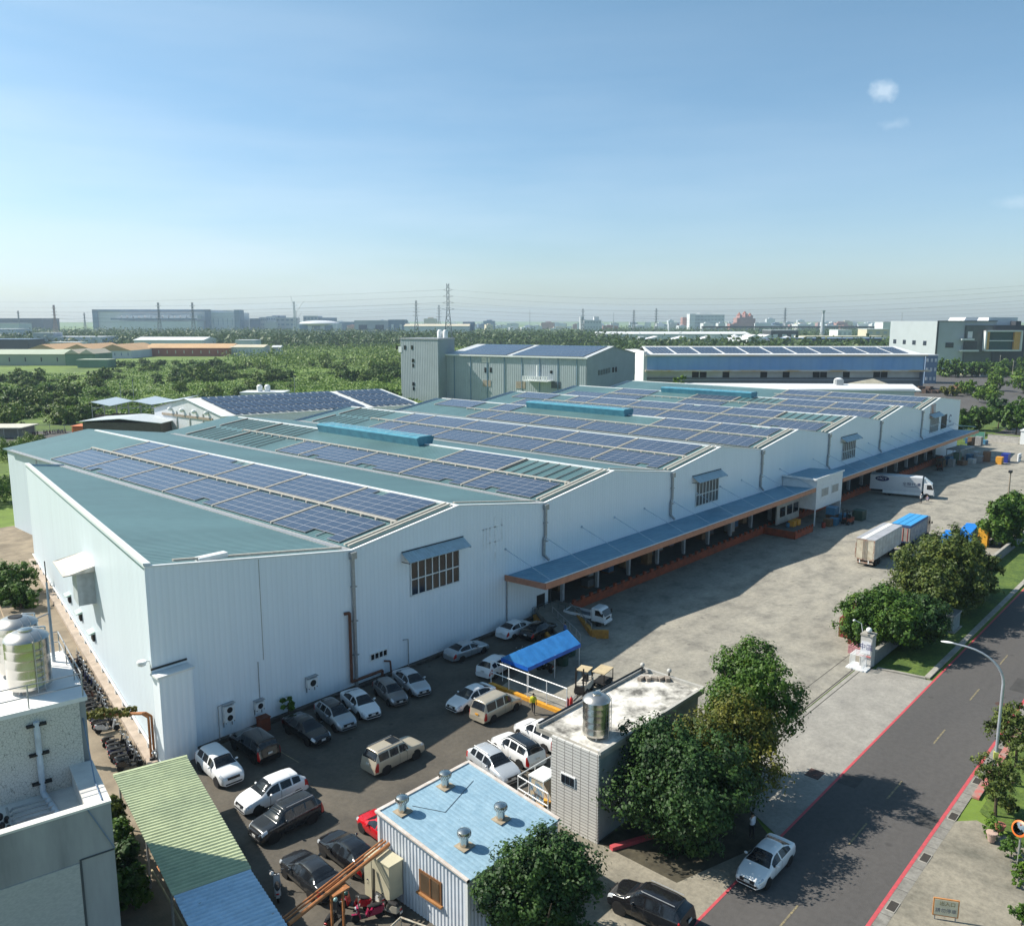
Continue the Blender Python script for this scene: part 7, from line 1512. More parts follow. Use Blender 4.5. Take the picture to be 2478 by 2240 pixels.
# grey hall with a stair tower and panels on its roof
gh_ = thing('grey_factory', 'tall grey factory hall with a square stair tower and solar panels on the roof', 'factory')
D0 = 329.0; ref = 1079; PH = R(29); _r0 = FR(ref, 850, D0)[0]
def xl(px):
    t_ = (px - CXP) / 2040 / .9965; return (t_ * D0 - _r0) / (math.cos(PH) + t_ * math.sin(PH))
def zl(px, py): return hz_(py, D0 - xl(px) * math.sin(PH))
gwm = mat('factory_sheet', (.33, .385, .41), .6, var=.06, scale=.2, wave=('X', .8, .3, .12)); gws = mat('factory_sheet_side', (.30, .35, .37), .6, var=.06, scale=.2)
w_ = xl(1417); he = hz_(857.5, D0); dp = 48; pk = he + 3.4
tw = -xl(992)
MB().box(0, 0, 0, w_, .4, he).build('front_wall', gwm, gh_)
q = MB(); q.poly([(w_, .0, 0), (w_, dp, 0), (w_, dp, he), (w_, dp / 2, pk), (w_, 0, he)]); q.build('gable_wall', gws, gh_); q = MB(); q.poly([(0, .4, 0), (0, dp, 0), (0, dp, he), (0, dp / 2, pk), (0, .4, he)]); q.build('gable_wall', gws, gh_)
q = MB(); q.v = [(-.5, -.6, he), (w_ + .6, -.6, he), (w_ + .6, dp / 2, pk), (-.5, dp / 2, pk), (-.5, dp + .5, he), (w_ + .6, dp + .5, he)]; q.f = [(0, 1, 2, 3), (3, 2, 5, 4)]; q.build('roof', mat('factory_roof', (.50, .53, .55), .5, var=.05), gh_)
q = MB(); q.box(-.5, -.72, he - .4, w_ + .6, -.6, he + .15); q.build('gutter', M['trim'], gh_)
def onroof(x, s): return (x, -.6 + (dp / 2 + .6) * s, he + (pk - he) * s + .25)
for (xa, xb, s0) in ((3, 15, .35), (4.5, 26.5, .02), (29, w_ - 1.5, .02)):
    q = MB(); nn_ = max(2, int((xb - xa) / 1.8))
    for i in range(nn_):
        for j in range(5):
            a_, b_ = xa + (xb - xa) * i / nn_ + .06, xa + (xb - xa) * (i + 1) / nn_ - .06; s1, s2 = s0 + (.95 - s0) * j / 5 + .008, s0 + (.95 - s0) * (j + 1) / 5 - .008; q.poly([onroof(a_, s1), onroof(b_, s1), onroof(b_, s2), onroof(a_, s2)])
    if xa == 3: continue
    q.build('solar_panel', M['pv'], gh_); fr = MB(); fr.poly([tuple(np.array(onroof(xa, s0)) - (0, 0, .05)), tuple(np.array(onroof(xb, s0)) - (0, 0, .05)), tuple(np.array(onroof(xb, .95)) - (0, 0, .05)), tuple(np.array(onroof(xa, .95)) - (0, 0, .05))]); fr.build('panel_frame', M['frame'], gh_)
ht = hz_(821.5, D0); MB().box(-tw, -5.5, 0, -.02, 6, ht).build('stair_tower', gwm, gh_); MB().box(-tw - .2, -5.7, ht, .2, 6.2, ht + .5).build('tower_roof', M['gal'], gh_)
for k in range(2): MB().lathe([(1.0, ht + .6), (1.05, ht + 3.0), (.6, ht + 3.6), (.05, ht + 3.7)], (-4.2 + k * 2.6, 2, 0), 16).build('rooftop_tank', M['trim'], gh_, True)
for (px, py, ww, hh) in ((994, 840, .9, 1.6), (1013, 840, .9, 1.6), (1030, 840, .9, 1.6), (1031, 871, 1.1, 1.3), (1032, 883, .8, 1.3), (1031, 927, 1.1, 1.3), (1032, 938, .8, 1.3)):
    x_ = xl(px) - 2.6; z_ = zl(px, py); MB().box(x_, -5.62, z_ - hh / 2, x_ + ww, -5.52, z_ + hh / 2).build('window', M['glass'], gh_)
x_ = xl(1000) - 2.6; z_ = zl(1000, 844); MB().box(x_, -5.62, z_ - 1.2, x_ + 1.5, -5.52, z_ + 1.0).build('door', M['trim'], gh_)
for (px, py, ww, hh, k) in ((1166, 870, 3.6, 2.0, 0), (1172, 895, .9, 1.8, 1), (1185, 895, .9, 1.8, 1), (1168, 927, 3.6, 2.4, 2), (1248, 931, 4.0, 2.6, 2), (1333, 931, 3.8, 2.4, 3), (1330, 900, .9, 1.0, 1)):
    x_ = xl(px); z_ = zl(px, py); MB().box(x_, -.12, z_ - hh / 2, x_ + ww, -.02, z_ + hh / 2).build('window', [mat('cream_blind', (.62, .60, .56), .6), M['glass'], mat('tan_blind', (.34, .29, .23), .6), mat('glass_grey', (.07, .09, .12), .3)][k], gh_)
for k in range(8): x_ = w_ * (k + .5) / 8; MB().box(x_ - .12, -.2, 0, x_ + .12, -.03, he - .4).build('downpipe', mat('blue_pipe', (.12, .22, .32), .5), gh_)
for (u, z_, c_) in ((.22, .62, 0), (.27, .62, 0), (.32, .63, 0), (.37, .63, 0), (.42, .64, 0), (.50, .64, 1), (.56, .64, 1), (.6, .28, 2), (.78, .28, 2)):
    MB().box(w_ + .03, dp * u, he * z_, w_ + .15, dp * u + (1.6 if c_ < 2 else 2.6), he * z_ + 1.9).build('window', [mat('glass_green', (.10, .13, .13), .4), M['glass'], mat('tan_blind', (.34, .29, .23))][c_], gh_)
x_ = xl(1277); z_ = zl(1277, 918); bal = MB(); bal.box(x_, -4.5, z_ - .3, x_ + 10.5, -.05, z_); bal.build('balcony', M['white'], gh_)
q = MB(); [q.box(x_ + k * .95, -4.5, z_, x_ + k * .95 + .5, -4.4, z_ + 1.4) for k in range(11)]; q.box(x_, -4.5, z_ + 1.4, x_ + 10.5, -4.4, z_ + 1.55); q.build('balcony_rail', M['white'], gh_)
MB().cyl((x_ + 5.2, -2.5, z_), (x_ + 5.2, -2.5, z_ + 5.4), .45).build('flue', M['white'], gh_)
at_frame(gh_, ref, D0, -PH)
# blue loading hall
bh = thing('loading_hall', 'long blue and white loading hall with solar panels along its roof edge', 'hall'); D1 = 372.0; ref = 1568
w_ = wx(2244, D1, ref); zt_, zb_, zr_2 = hz_(862, D1), hz_(895, D1), hz_(846, D1)
MB().box(0, 0, zb_, w_, .6, zt_).build('blue_band', mat('faded_blue_sheet', (.19, .36, .62), .6, scale=.08, c2=(.26, .42, .62), wave=('X', 4.5, .1, .04)), bh)
MB().box(-.8, -.8, zt_, w_ + 1, 0, zt_ + .7).build('eaves', mat('cream_eaves', (.60, .47, .32), .6, scale=.1, c2=(.62, .60, .56), lo=.4, hi=.6), bh); MB().box(-.8, -1.4, zb_ - .7, w_ + 2.5, .6, zb_).build('canopy_edge', mat('tan_edge', (.55, .38, .20), .6, scale=.1, c2=(.6, .56, .5), lo=.45, hi=.6), bh)
q = MB(); q.v = [(0, -.2, zt_ + .72), (w_, -.2, zt_ + .72), (w_ - 6, 17, zr_2 + 1.0), (0, 17, zr_2 + 1.0), (0, 34, zt_ + .6), (w_, 34, zt_ + .6)]; q.f = [(0, 1, 2, 3), (3, 2, 5, 4)]; q.build('roof', FM['w'], bh)
MB().box(0, 3.0, 0, w_ - .5, 3.5, zb_ - .7).build('inner_wall', mat('hall_wall', (.66, .68, .68), .7, scale=.1), bh); MB().box(0, 2, 0, w_ - .5, 2.9, hz_(917, D1) + .5).build('dock_floor', mat('hall_dark', (.20, .21, .22), .8), bh); MB().box(w_ - .5, 0, 0, w_, 34, zt_).build('end_wall', FM['b'], bh); MB().box(-1.5, 0, 0, 0, 34, zt_ + 2).build('end_wall', FM['w'], bh)
for k, px in enumerate((1682, 1701, 1757, 1850, 1905, 1979, 1997, 2053, 2128, 2146)): x_ = wx(px, D1, ref); MB().box(x_, 2.92, hz_(918, D1 + 2), x_ + 3.0, 2.98, zb_ - .9).build('loading_door', M['dark'], bh)
q = MB(); z_ = hz_(919, D1); q.box(0, 1.6, z_ - .35, w_ - .5, 1.99, z_); q.build('dock_edge', FM['g'], bh)
for k in range(11):
    xa, xb = 3 + k * 10.6, 3 + k * 10.6 + 9.6
    if xb > w_ - 6: xb = w_ - 6
    if xb - xa < 3: continue
    q = MB()
    for i in range(6):
        for j in range(3):
            a_, b_ = xa + (xb - xa) * i / 6 + .07, xa + (xb - xa) * (i + 1) / 6 - .07; s0, s1 = .12 + j * .25 + .01, .12 + (j + 1) * .25 - .01; f2 = lambda x__, s: (x__ - 2.5 * s, -.2 + 17.2 * s, zt_ + .9 + (zr_2 + 1 - zt_ - .72) * s); q.poly([f2(a_, s0), f2(b_, s0), f2(b_, s1), f2(a_, s1)])
    q.build('solar_panel', M['pv'], bh)
at_frame(bh, ref, D1)
tk = thing('storage_tank', 'upright white storage tank with a ring emblem behind the warehouse roof', 'tank'); D2 = 275.0; hh = hz_(914, D2); MB().lathe([(1.45, 0), (1.45, hh - .9), (1.2, hh - .3), (.5, hh), (.02, hh)], n=32).build('tank_body', M['white'], tk, True)
q = MB()
for k in range(20):
    t0, t1 = 2 * math.pi * k / 24 - 1.0, 2 * math.pi * (k + 1) / 24 - 1.0
    for ra, rb in ((.95, .70),): 
        f3 = lambda t, r_: (math.sin(r_ * math.cos(t) / 1.48) * 1.48, -math.cos(r_ * math.cos(t) / 1.48) * 1.48, hh - 2.9 + r_ * math.sin(t)); q.poly([f3(t0, ra), f3(t1, ra), f3(t1, rb), f3(t0, rb)])
q.build('ring_emblem', mat('emblem_blue', (.14, .20, .36), .5), tk); q = MB(); q.v = [(math.sin(.3 * math.cos(a_) / 1.48) * 1.48, -1.485, hh - 2.9 + .3 * math.sin(a_)) for a_ in [2 * math.pi * k / 12 for k in range(12)]]; q.f = [tuple(range(12))]; q.build('emblem_dot', mat('emblem_dark', (.06, .09, .16), .5), tk)
at_frame(tk, 2037, D2)
ww_ = thing('low_white_hall', 'low hall with a long white roof edge and cream gable behind the green roofs', 'hall'); D3 = 255.0; ref = 1560; zt2 = hz_(938, D3); MB().box(0, 0, 0, wx(2225, D3, ref), 14, zt2 - .4).build('wall', FM['lg'], ww_)
q = MB(); W_ = wx(2240, D3, ref); q.v = [(-.5, -.4, zt2 - .4), (W_, -.4, hz_(948, D3)), (W_ + 4, 14, hz_(941, D3)), (-.5, 14, zt2 + .2), (-.5, -.4, zt2), (W_, -.4, hz_(948, D3) + .4), (W_ + 4, 14, hz_(941, D3) + .4), (-.5, 14, zt2 + .5)]; q.f = [(0, 3, 2, 1), (4, 5, 6, 7), (0, 1, 5, 4), (1, 2, 6, 5), (2, 3, 7, 6), (3, 0, 4, 7)]; q.build('roof', FM['w'], ww_)
q = MB(); x0_ = wx(2085, D3, ref); z_ = hz_(938, D3); q.poly([(x0_, 14.2, z_ - .5), (wx(2245, D3, ref), 14.2, z_ - 1.4), (wx(2180, D3, ref), 17, z_ + 1.6)]); q.poly([(x0_, 14.2, z_ - .5), (wx(2180, D3, ref), 17, z_ + 1.6), (x0_ + 8, 26, z_ - .5)]); q.build('cream_roof', mat('cream_roof', (.52, .47, .36), .6), ww_); x_ = wx(2064, D3, ref); MB().box(x_, 10, zt2, x_ + 2.2, 12, zt2 + 1.7).build('rooftop_unit', M['gal'], ww_)
at_frame(ww_, ref, D3)
# dark office block with an orange framed window
bb = thing('office_block', 'grey and black modern office block with a white framed orange window bay', 'office building'); D4 = 545.0; ref = 2153; X = lambda px: wx(px, D4, ref); Zf = lambda py: hz_(py, D4)
MB().box(X(2266) - .3, -1.9, 0, X(2266) - .02, 66, Zf(777)).build('pale_side', mat('pale_cladding', (.36, .40, .43), .6, var=.04, scale=.1), bb); MB().box(X(2266), -2, 0, X(2330), 66, Zf(777)).build('grey_wing', FM['g'], bb); MB().box(X(2330), -1.5, 0, X(2407), 60, Zf(777)).build('grey_wing', FM['g'], bb)
MB().box(X(2332), -3.2, 0, X(2400), -1.6, Zf(787)).build('stone_front', mat('slate_cladding', (.09, .105, .11), .5, scale=.3), bb); MB().box(X(2398), -4, 0, X(2474), 50, Zf(787)).build('black_wing', mat('black_cladding', (.022, .028, .045), .4, scale=.2), bb)
q = MB(); q.box(X(2263), -2.4, 0, X(2267), -2.02, Zf(776)); q.box(X(2263), -2.4, Zf(778), X(2407), -2.02, Zf(776)); q.build('black_frame', FM['k'], bb)
a_, b_, c_, d_ = X(2372), X(2461), Zf(849), Zf(799); q = MB(); q.box(a_, -7, c_, b_, -4.02, c_ + .9); q.box(a_, -7, d_ - .9, b_, -4.02, d_); q.box(a_, -7, c_, a_ + .9, -4.02, d_); q.box(b_ - .9, -7, c_, b_, -4.02, d_); q.build('white_frame', FM['w'], bb)
q = MB(); q.box(a_ + .9, -5.8, c_ + .9, a_ + 3.2, -4.02, d_ - .9); q.box(b_ - 4.6, -5.8, c_ + .9, b_ - .9, -4.02, d_ - .9); q.build('orange_panel', mat('orange_panel', (.62, .33, .10), .5), bb); MB().box(a_ + 3.2, -4.3, c_ + .9, b_ - 4.6, -4.02, d_ - .9).build('glazing', mat('teal_glass', (.03, .08, .10), .1), bb); MB().box(a_ + 3, -5.6, (c_ + d_) / 2 - .3, b_ - 4.4, -4.3, (c_ + d_) / 2 + .3).build('white_band', FM['w'], bb)
for py in (821, 848): MB().box(X(2318), -6, Zf(py) - .5, X(2348 if py < 830 else 2361), -3.2, Zf(py) + .5).build('balcony', FM['w'], bb)
for (p0_, p1_, y0_, y1_) in ((2287, 2306, 841, 829), (2329, 2360, 846, 826)): MB().box(X(p0_), -3.4 if p0_ > 2266 and p0_ > 2320 else (-2.3 if p0_ > 2266 else -.3), Zf(y0_), X(p1_), -3.21 if p0_ > 2320 else (-2.02 if p0_ > 2266 else -.02), Zf(y1_)).build('window', FM['gl'], bb)
r0s = FR(2266, 800, D4)[0]
for (pa_, pb2_) in ((2157, 2164), (2180, 2187), (2203, 2211), (2229, 2237)):
    ya_, yb_ = [r0s * 2040 / .9965 / (p_ - 1239) - D4 for p_ in (pb2_, pa_)]; MB().box(X(2266) - .45, ya_, Zf(837), X(2266) - .31, yb_, Zf(826)).build('window', FM['gl'], bb)
MB().box(X(2336), -3.6, Zf(818), X(2347), -3.22, Zf(802)).build('white_panel', FM['w'], bb)
q = MB(); q.v = [(X(2340), 5, Zf(777)), (X(2372), 5, Zf(777)), (X(2372), 25, Zf(777)), (X(2340), 25, Zf(777)), (X(2345), 5, Zf(768)), (X(2376), 5, Zf(768)), (X(2376), 25, Zf(768)), (X(2345), 25, Zf(768))]; q.f = [(0, 3, 2, 1), (4, 5, 6, 7), (0, 1, 5, 4), (1, 2, 6, 5), (2, 3, 7, 6), (3, 0, 4, 7)]; q.build('skylight', FM['w'], bb); MB().box(X(2407), 8, Zf(787), X(2478), 40, Zf(768)).build('upper_storey', FM['lg'], bb); MB().box(X(2461), 2, Zf(787), X(2474), 8, Zf(777)).build('roof_plant', FM['k'], bb)
at_frame(bb, ref, D4)
fb('office_annex', 'small pale three storey annex at the right end of the blue hall', 'building', 2246, 2275, 861, 420, 14, 'b', 'flat', 'w', win=(3, 3, .5, 'w'))
fb('gate_building', 'small cream gate building across the yard from the dark office block', 'building', 2338, 2370, 898, 490, 8, 'c', 'flat', 'lg', win=(1, 2, .4, 'gl')); fb('kiosk', 'tiny pale kiosk left of the cream gate building', 'building', 2311, 2334, 897, 495, 7, 'lg', 'flat', 'w', win=(1, 2, .5, 'gl')); fb('bus_shelter', 'glass roofed shelter right of the cream gate building', 'shelter', 2382, 2408, 899, 470, 7, 'lg', 'flat', 'b')
for k, (px, py, h) in enumerate([(2448, 925, 11), (2417, 905, 11), (2412, 975, 7)]): x, y = G(px, py); pole(['concrete utility pole beside the far street', 'utility pole behind the lime trees of the far street', 'short lamp pole among the trees beyond the warehouse end'][k], x, y, h, head='cross' if k < 2 else 'flood', name='utility_pole')
tr_ = thing('scrap_heap', 'heap of rusty machines in the rear yard beyond the last roof bay', 'scrap'); q = MB(); q_ = random.Random(8)
for k in range(16): q.obox((q_.uniform(-9, 9), q_.uniform(-3, 3), 0), (q_.uniform(1.5, 3.5), q_.uniform(1, 2.5), q_.uniform(1, 3)), q_.uniform(0, 3))
q.build('machine', mat('scrap_rust', (.11, .075, .06), .8, scale=1), tr_); MB().cyl((7, 0, 1.8), (9.5, 0, 1.8), 1.8, n=18).build('rusty_drum', mat('drum_rust', (.16, .09, .05), .8), tr_); x, y = G(2270, 950); place(tr_, x, y, 0, HEAD_R)
# left: building with the large solar roof, its sheds
so = thing('solar_factory', 'long white gabled factory whose roof is covered in blue solar panels', 'factory'); Lx, Wy, e_, p_ = 56, 31, 8.0, 11.4
q = MB(); q.poly([(0, 0, 0), (Lx, 0, 0), (Lx, 0, e_), (0, 0, e_)]); q.poly([(0, 0, 0), (0, 0, e_), (0, Wy / 2, p_), (0, Wy, e_), (0, Wy, 0)]); q.poly([(Lx, 0, 0), (Lx, Wy, 0), (Lx, Wy, e_), (Lx, Wy / 2, p_), (Lx, 0, e_)]); q.poly([(0, Wy, 0), (0, Wy, e_), (Lx, Wy, e_), (Lx, Wy, 0)]); q.build('wall', mat('factory_white', (.60, .62, .66), .6, var=.05), so)
q = MB(); q.v = [(-.5, -.5, e_), (Lx, -.5, e_), (Lx, Wy / 2, p_ + .1), (-.5, Wy / 2, p_ + .1), (-.5, Wy + .5, e_), (Lx, Wy + .5, e_)]; q.f = [(0, 1, 2, 3), (3, 2, 5, 4)]; q.build('roof', M['trim'], so)
for (xa, xb) in ((3, 39), (41, 54.5)):
    q = MB(); nn_ = int((xb - xa) / 1.9)
    for i in range(nn_):
        for j in range(3): a_, b_ = xa + (xb - xa) * i / nn_ + .12, xa + (xb - xa) * (i + 1) / nn_ - .12; s0, s1 = .03 + j * .32, .03 + (j + 1) * .32 - .02; f4 = lambda x__, s: (x__, -.5 + (Wy / 2 + .5) * s, e_ + (p_ + .1 - e_) * s + .3); q.poly([f4(a_, s0), f4(b_, s0), f4(b_, s1), f4(a_, s1)])
    q.build('solar_panel', M['pv'], so)
for k in range(4): MB().ell((-.5, 6 + k * 5.5, 8.4), (.55, .5, .5), 12, 8).build('wall_cowl', M['trim'], so, True)
for k in range(3): MB().box(-.2, 8 + k * 6, 0, -.02, 8.3 + k * 6, 8).build('downpipe', M['gal'], so)
MB().box(-.25, 4, 6.6, -.02, 27, 7.2).build('cable_duct', mat('tan_duct', (.34, .28, .22), .6), so); 
e1_ = Vector((52.3 / 56, -13.4 / 56, 0)); e2_ = Vector((-2.6 / 31, 30.5 / 31, 0))
for c in list(COL.objects):
    if c.parent == so:
        for v in c.data.vertices: v.co = Vector((e1_.x * v.co.x + e2_.x * v.co.y, e1_.y * v.co.x + e2_.y * v.co.y, v.co.z))
place(so, 103.7, 189.4, 0)
sf = thing('steel_canopy', 'open steel frame canopy with a pale blue folded roof beside the solar factory', 'canopy'); q = MB()
pz = [(0, 8.6), (8, 7.4), (18, 8.9), (26, 7.8), (38, 9.2)]
for (xa, za), (xb, zb2) in zip(pz[:-1], pz[1:]): q.poly([(xa, 0, za), (xb, 0, zb2), (xb, 26, zb2), (xa, 26, za)])
o = q.build('roof', mat('pale_sheet_blue', (.42, .50, .56), .5, var=.06), sf); sdm = o.modifiers.new('thick', 'SOLIDIFY'); sdm.thickness = .15
q = MB()
for k in range(8):
    for y_ in (0.3, 12, 25.5): q.box(k * 5.3, y_, 0, k * 5.3 + .25, y_ + .25, 7.6)
q.build('steel_post', M['gal'], sf); q = MB(); [q.box(0, y_, 6.8, 38, y_ + .2, 7.0) for y_ in (.3, 12, 25.5)]; [q.tube([(k * 5.3, .4, 6), (k * 5.3 + 5.3, .4, 7.4)], .08, 5) for k in range(7)]; q.build('truss', M['gal'], sf); MB().box(1, .9, 0, 37, 1.1, 4.8).build('screen_wall', mat('brown_screen', (.17, .14, .11), .8, scale=.4, var=.2), sf); MB().box(10, -3, 0, 24, -2.6, 5.4).build('dark_screen', mat('dark_brown', (.035, .028, .025), .8), sf)
at_frame(sf, 205, 238.0); sf.scale = (.66, .6, .96)
ls = thing('lean_to_roof', 'pale folded lean to roof just behind the second roof bay', 'shed'); q = MB(); q.v = [(0, 0, 5.6), (10, 0, 6.4), (20, 0, 5.4), (0, 12, 5.6), (10, 12, 6.4), (20, 12, 5.4)]; q.f = [(0, 1, 4, 3), (1, 2, 5, 4)]; o = q.build('roof', mat('lean_sheet', (.50, .54, .56), .5, var=.08), ls); sdm = o.modifiers.new('thick', 'SOLIDIFY'); sdm.thickness = .15; MB().box(.5, .6, 0, 19.5, 11.5, 5.3).build('wall', mat('lean_wall', (.12, .10, .09), .8), ls); at_frame(ls, 172, 214.0, R(-6)); ls.scale = (1.1, 1, 1)
st = thing('tarp_cover', 'orange red tarpaulin corner at the back edge of the first roof bay', 'tarpaulin'); MB().box(0, 0, 0, 8, 5, 2.6).build('frame', mat('tarp_orange', (.62, .15, .05), .6), st, bevel=.5); MB().box(-.1, -.1, 2.6, 8.1, 5.1, 2.8).build('sheet', mat('tarp_orange2', (.68, .20, .07), .6), st, bevel=.1); x, y = G(172, 1042, 1.5); place(st, x, y, 0, R(-50))
sd_ = thing('scooter_shed', 'long low grey scooter shed with a cream roof at the far left edge', 'shed'); D5 = 190.0; MB().box(-40, 0, 0, 0, 6, 2.6).build('wall', mat('shed_grey', (.25, .25, .24), .8, scale=.5), sd_); MB().box(-41, -2.2, 2.75, .8, 7, 3.0).build('roof', mat('shed_cream', (.60, .57, .47), .6), sd_); [MB().box(x_, -2, 0, x_ + .12, -1.88, 2.75).build('post', M['gal'], sd_) for x_ in (-12, -8, -4, -.3)]; x, y = G(60, 1060); place(sd_, x, y + 1, 0, HEAD_R + R(2))
wf_ = thing('wire_fence', 'thin wire fence with posts between the field grass and the scooter crowd', 'fence'); q = MB(); [MB().box(k * 4, 0, 0, k * 4 + .1, .1, 2.2).build('post', M['gal'], wf_) for k in range(11)]; MB().box(0, .03, .6, 40.1, .06, .65).build('wire', M['gal'], wf_); MB().box(0, .03, 2.0, 40.1, .06, 2.06).build('wire', M['gal'], wf_); x, y = G(50, 1046); place(wf_, x, y, 0, HEAD_R + R(3))
struct(MB().poly([G(40, 1044, .02) + (.02,), G(215, 1042, .02) + (.02,), G(215, 1022, .02) + (.02,), G(60, 1022, .02) + (.02,)]).build('grass_strip', m_grass))
wt = thing('roof_hut', 'small white flat building with two tanks behind the solar factory', 'building'); MB().box(0, 0, 0, 14, 8, 7.2).build('wall', FM['w'], wt); MB().box(-.3, -.3, 7.2, 14.3, 8.3, 7.6).build('roof', FM['lg'], wt); [MB().lathe([(.9, 7.6), (.95, 9.4), (.5, 9.9), (.02, 10)], (5.5 + k * 2.6, 3, 0), 16).build('water_tank', M['trim'], wt, True) for k in range(2)]; x, y = G(582, 952, 7.2); place(wt, x, y, 0, HEAD_R)
for k, (px, py, lab) in enumerate([(295, 968, 'left thin pole rising from the bushes behind the steel canopy'), (325, 955, 'right thin pole rising from the bushes behind the steel canopy'), (714, 940, 'thin pole standing behind the solar factory ridge')]): x, y = G(px, py + 25); pole(lab, x, y, 9, M['gal'], 'flood', 'thin_pole')
fb('white_gable_store', 'white gabled store between the grey factory and the blue hall', 'warehouse', 1500, 1572, 862, 400, 18, 'w', 'gable', 'w', 3)
# left middle distance
fb('green_hall', 'cream walled hall with dark green gable end at the left edge', 'factory', -120, 152, 857, 590, 24, 'cg', 'gable', 'cg', 3, win=(1, 7, .06, 'gl')); fb('green_hall', 'dark green gabled end hall right of the cream walled one', 'factory', 152, 224, 856, 588, 26, 'gr', 'saw', 'c', 3); fb('green_shed', 'low green shed in front of the dark green gables', 'shed', 180, 254, 872, 560, 12, 'gr', 'flat', 'cg')
fb('orange_roof_works', 'works with folded orange tan roofs and blue white end panels', 'factory', 55, 314, 848, 700, 60, 'lg', 'saw', 'o', 5, win=(1, 16, .12, 'b')); fb('white_roof_store', 'low store with a bright white roof in front of the woodland', 'warehouse', 118, 186, 829, 900, 20, 'lg', 'flat', 'w'); fb('blue_hall', 'dark blue hall at the left edge below the navy block', 'factory', -60, 66, 822, 850, 30, 'k', 'flat', 'b'); fb('pale_hall', 'pale grey windowless hall right of the dark blue one', 'factory', 112, 245, 816, 960, 40, 'lg', 'flat', 'lg'); fb('small_tower_block', 'narrow pale block between the dark blue and pale halls', 'building', 78, 128, 806, 960, 20, 'g', 'flat', 'lg')
fb('red_wall_works', 'long works with brick red wall and tan roof amid the bushes', 'factory', 350, 555, 842, 740, 30, 'r', 'gable', 'o', 3.5, win=(1, 10, .10, 'c')); fb('striped_works', 'white works with dark vertical stripes at the end of the red wall', 'factory', 556, 635, 840, 742, 22, 'w', 'gable', 'c', 2, win=(1, 9, .12, 'b')); fb('white_roof_hall', 'hall with a gleaming white curved roof behind the red wall works', 'warehouse', 322, 490, 823, 900, 40, 'lg', 'gable', 'w', 3); fb('small_roof', 'small pale roof at the right of the gleaming one', 'building', 568, 617, 824, 900, 20, 'lg', 'flat', 'lg'); fb('field_hut', 'tiny white hut alone in the green field', 'hut', 658, 676, 840, 760, 8, 'w', 'gable', 'w', 1.5)
# far left plants
D6 = 2300.0; fa = thing('chip_plant', 'huge pale boxy plant with a dark rim on the left skyline', 'factory'); ref = 229; X = lambda px: wx(px, D6, ref); Zf = lambda py: hz_(py, D6)
MB().box(0, 0, 0, X(513), 200, Zf(750)).build('wall', FM['lg'], fa); q = MB(); q.box(0, -6, 0, X(241), -.5, Zf(749)); q.box(0, -6, Zf(754), X(513), -.5, Zf(749)); q.box(X(500), -6, 0, X(513), -.5, Zf(749)); q.build('dark_rim', FM['b'], fa); q = MB(); [q.box(X(300 + k * 14), -40, Zf(772), X(311 + k * 14), -10, Zf(764 - (k % 3))) for k in range(14)]; q.build('roof_pipework', FM['w'], fa); MB().box(X(296), -60, 0, X(498), -8, Zf(777)).build('lower_block', FM['lg'], fa); MB().box(X(296), -62, Zf(774), X(498), -60.2, Zf(770)).build('dark_strip', FM['b'], fa); at_frame(fa, ref, D6)
fb('plant_annex', 'pale ribbed annex joined to the right of the huge boxy plant', 'factory', 513, 580, 757, 2310, 90, 'lg', 'flat', 'w', win=(1, 6, .08, 'b')); fb('plant_tower', 'narrow dark tower at the right end of the ribbed annex', 'building', 569, 581, 750, 2300, 40, 'b'); fb('navy_block', 'long navy flat block on the skyline at the left edge', 'factory', -60, 106, 771, 2200, 80, 'n', 'flat', 'n'); fb('pale_block', 'pale low block in front of the navy one at the left edge', 'building', -40, 47, 783, 1500, 40, 'w'); fb('pale_block', 'second pale low block under the navy one', 'building', -40, 38, 797, 1200, 40, 'lg')
blk = [(605, 628, 771, 'b'), (628, 645, 768, 'g'), (645, 668, 766, 'lg'), (668, 714, 769, 'g'), (660, 680, 764, 'b'), (815, 858, 779, 'b'), (735, 770, 765, 'g'), (770, 806, 769, 'b')]
for k, (a_, b_, yt, m_) in enumerate(blk): fb('skyline_block', '%s hazy blue grey block of the skyline group right of the huge plant' % ORD[k], 'building', a_, b_, yt, 2350 + k * 12, 60, m_, win=(3, 4, .6, 'b'))
dm = thing('domed_office', 'blue glass office with a shallow white domed roof on the skyline', 'office building'); D7 = 1900.0; ref = 718; w_ = wx(815, D7, ref); h_ = hz_(783, D7); MB().box(0, 0, 0, w_, 60, h_).build('wall', FM['lg'], dm); [MB().box(w_ * (.08 + k * .31), -1, h_ * .15, w_ * (.08 + k * .31) + w_ * .2, -.1, h_ * .85).build('glazing', FM['b'], dm) for k in range(3)]; MB().ell((w_ / 2, 30, h_), (w_ * .50, 45, 7), 24, 10).build('dome', FM['w'], dm, True); at_frame(dm, ref, D7)
fb('glass_block', 'grey office block with a black centre bay left of the pylon', 'office building', 858, 980, 776, 1850, 60, 'g', win=(1, 3, .5, 'n')); fb('blue_glass_wing', 'blue glass wing at the right of the block with the black bay', 'office building', 940, 980, 774, 1840, 40, 'b', win=(1, 2, .3, 'lg')); fb('long_roofs', 'long pale roofs under the three pylons', 'warehouse', 978, 1135, 789, 1700, 60, 'lg', 'gable', 'c', 4); fb('navy_cube', 'small navy block behind the big pylon', 'building', 1120, 1147, 779, 1750, 40, 'b')
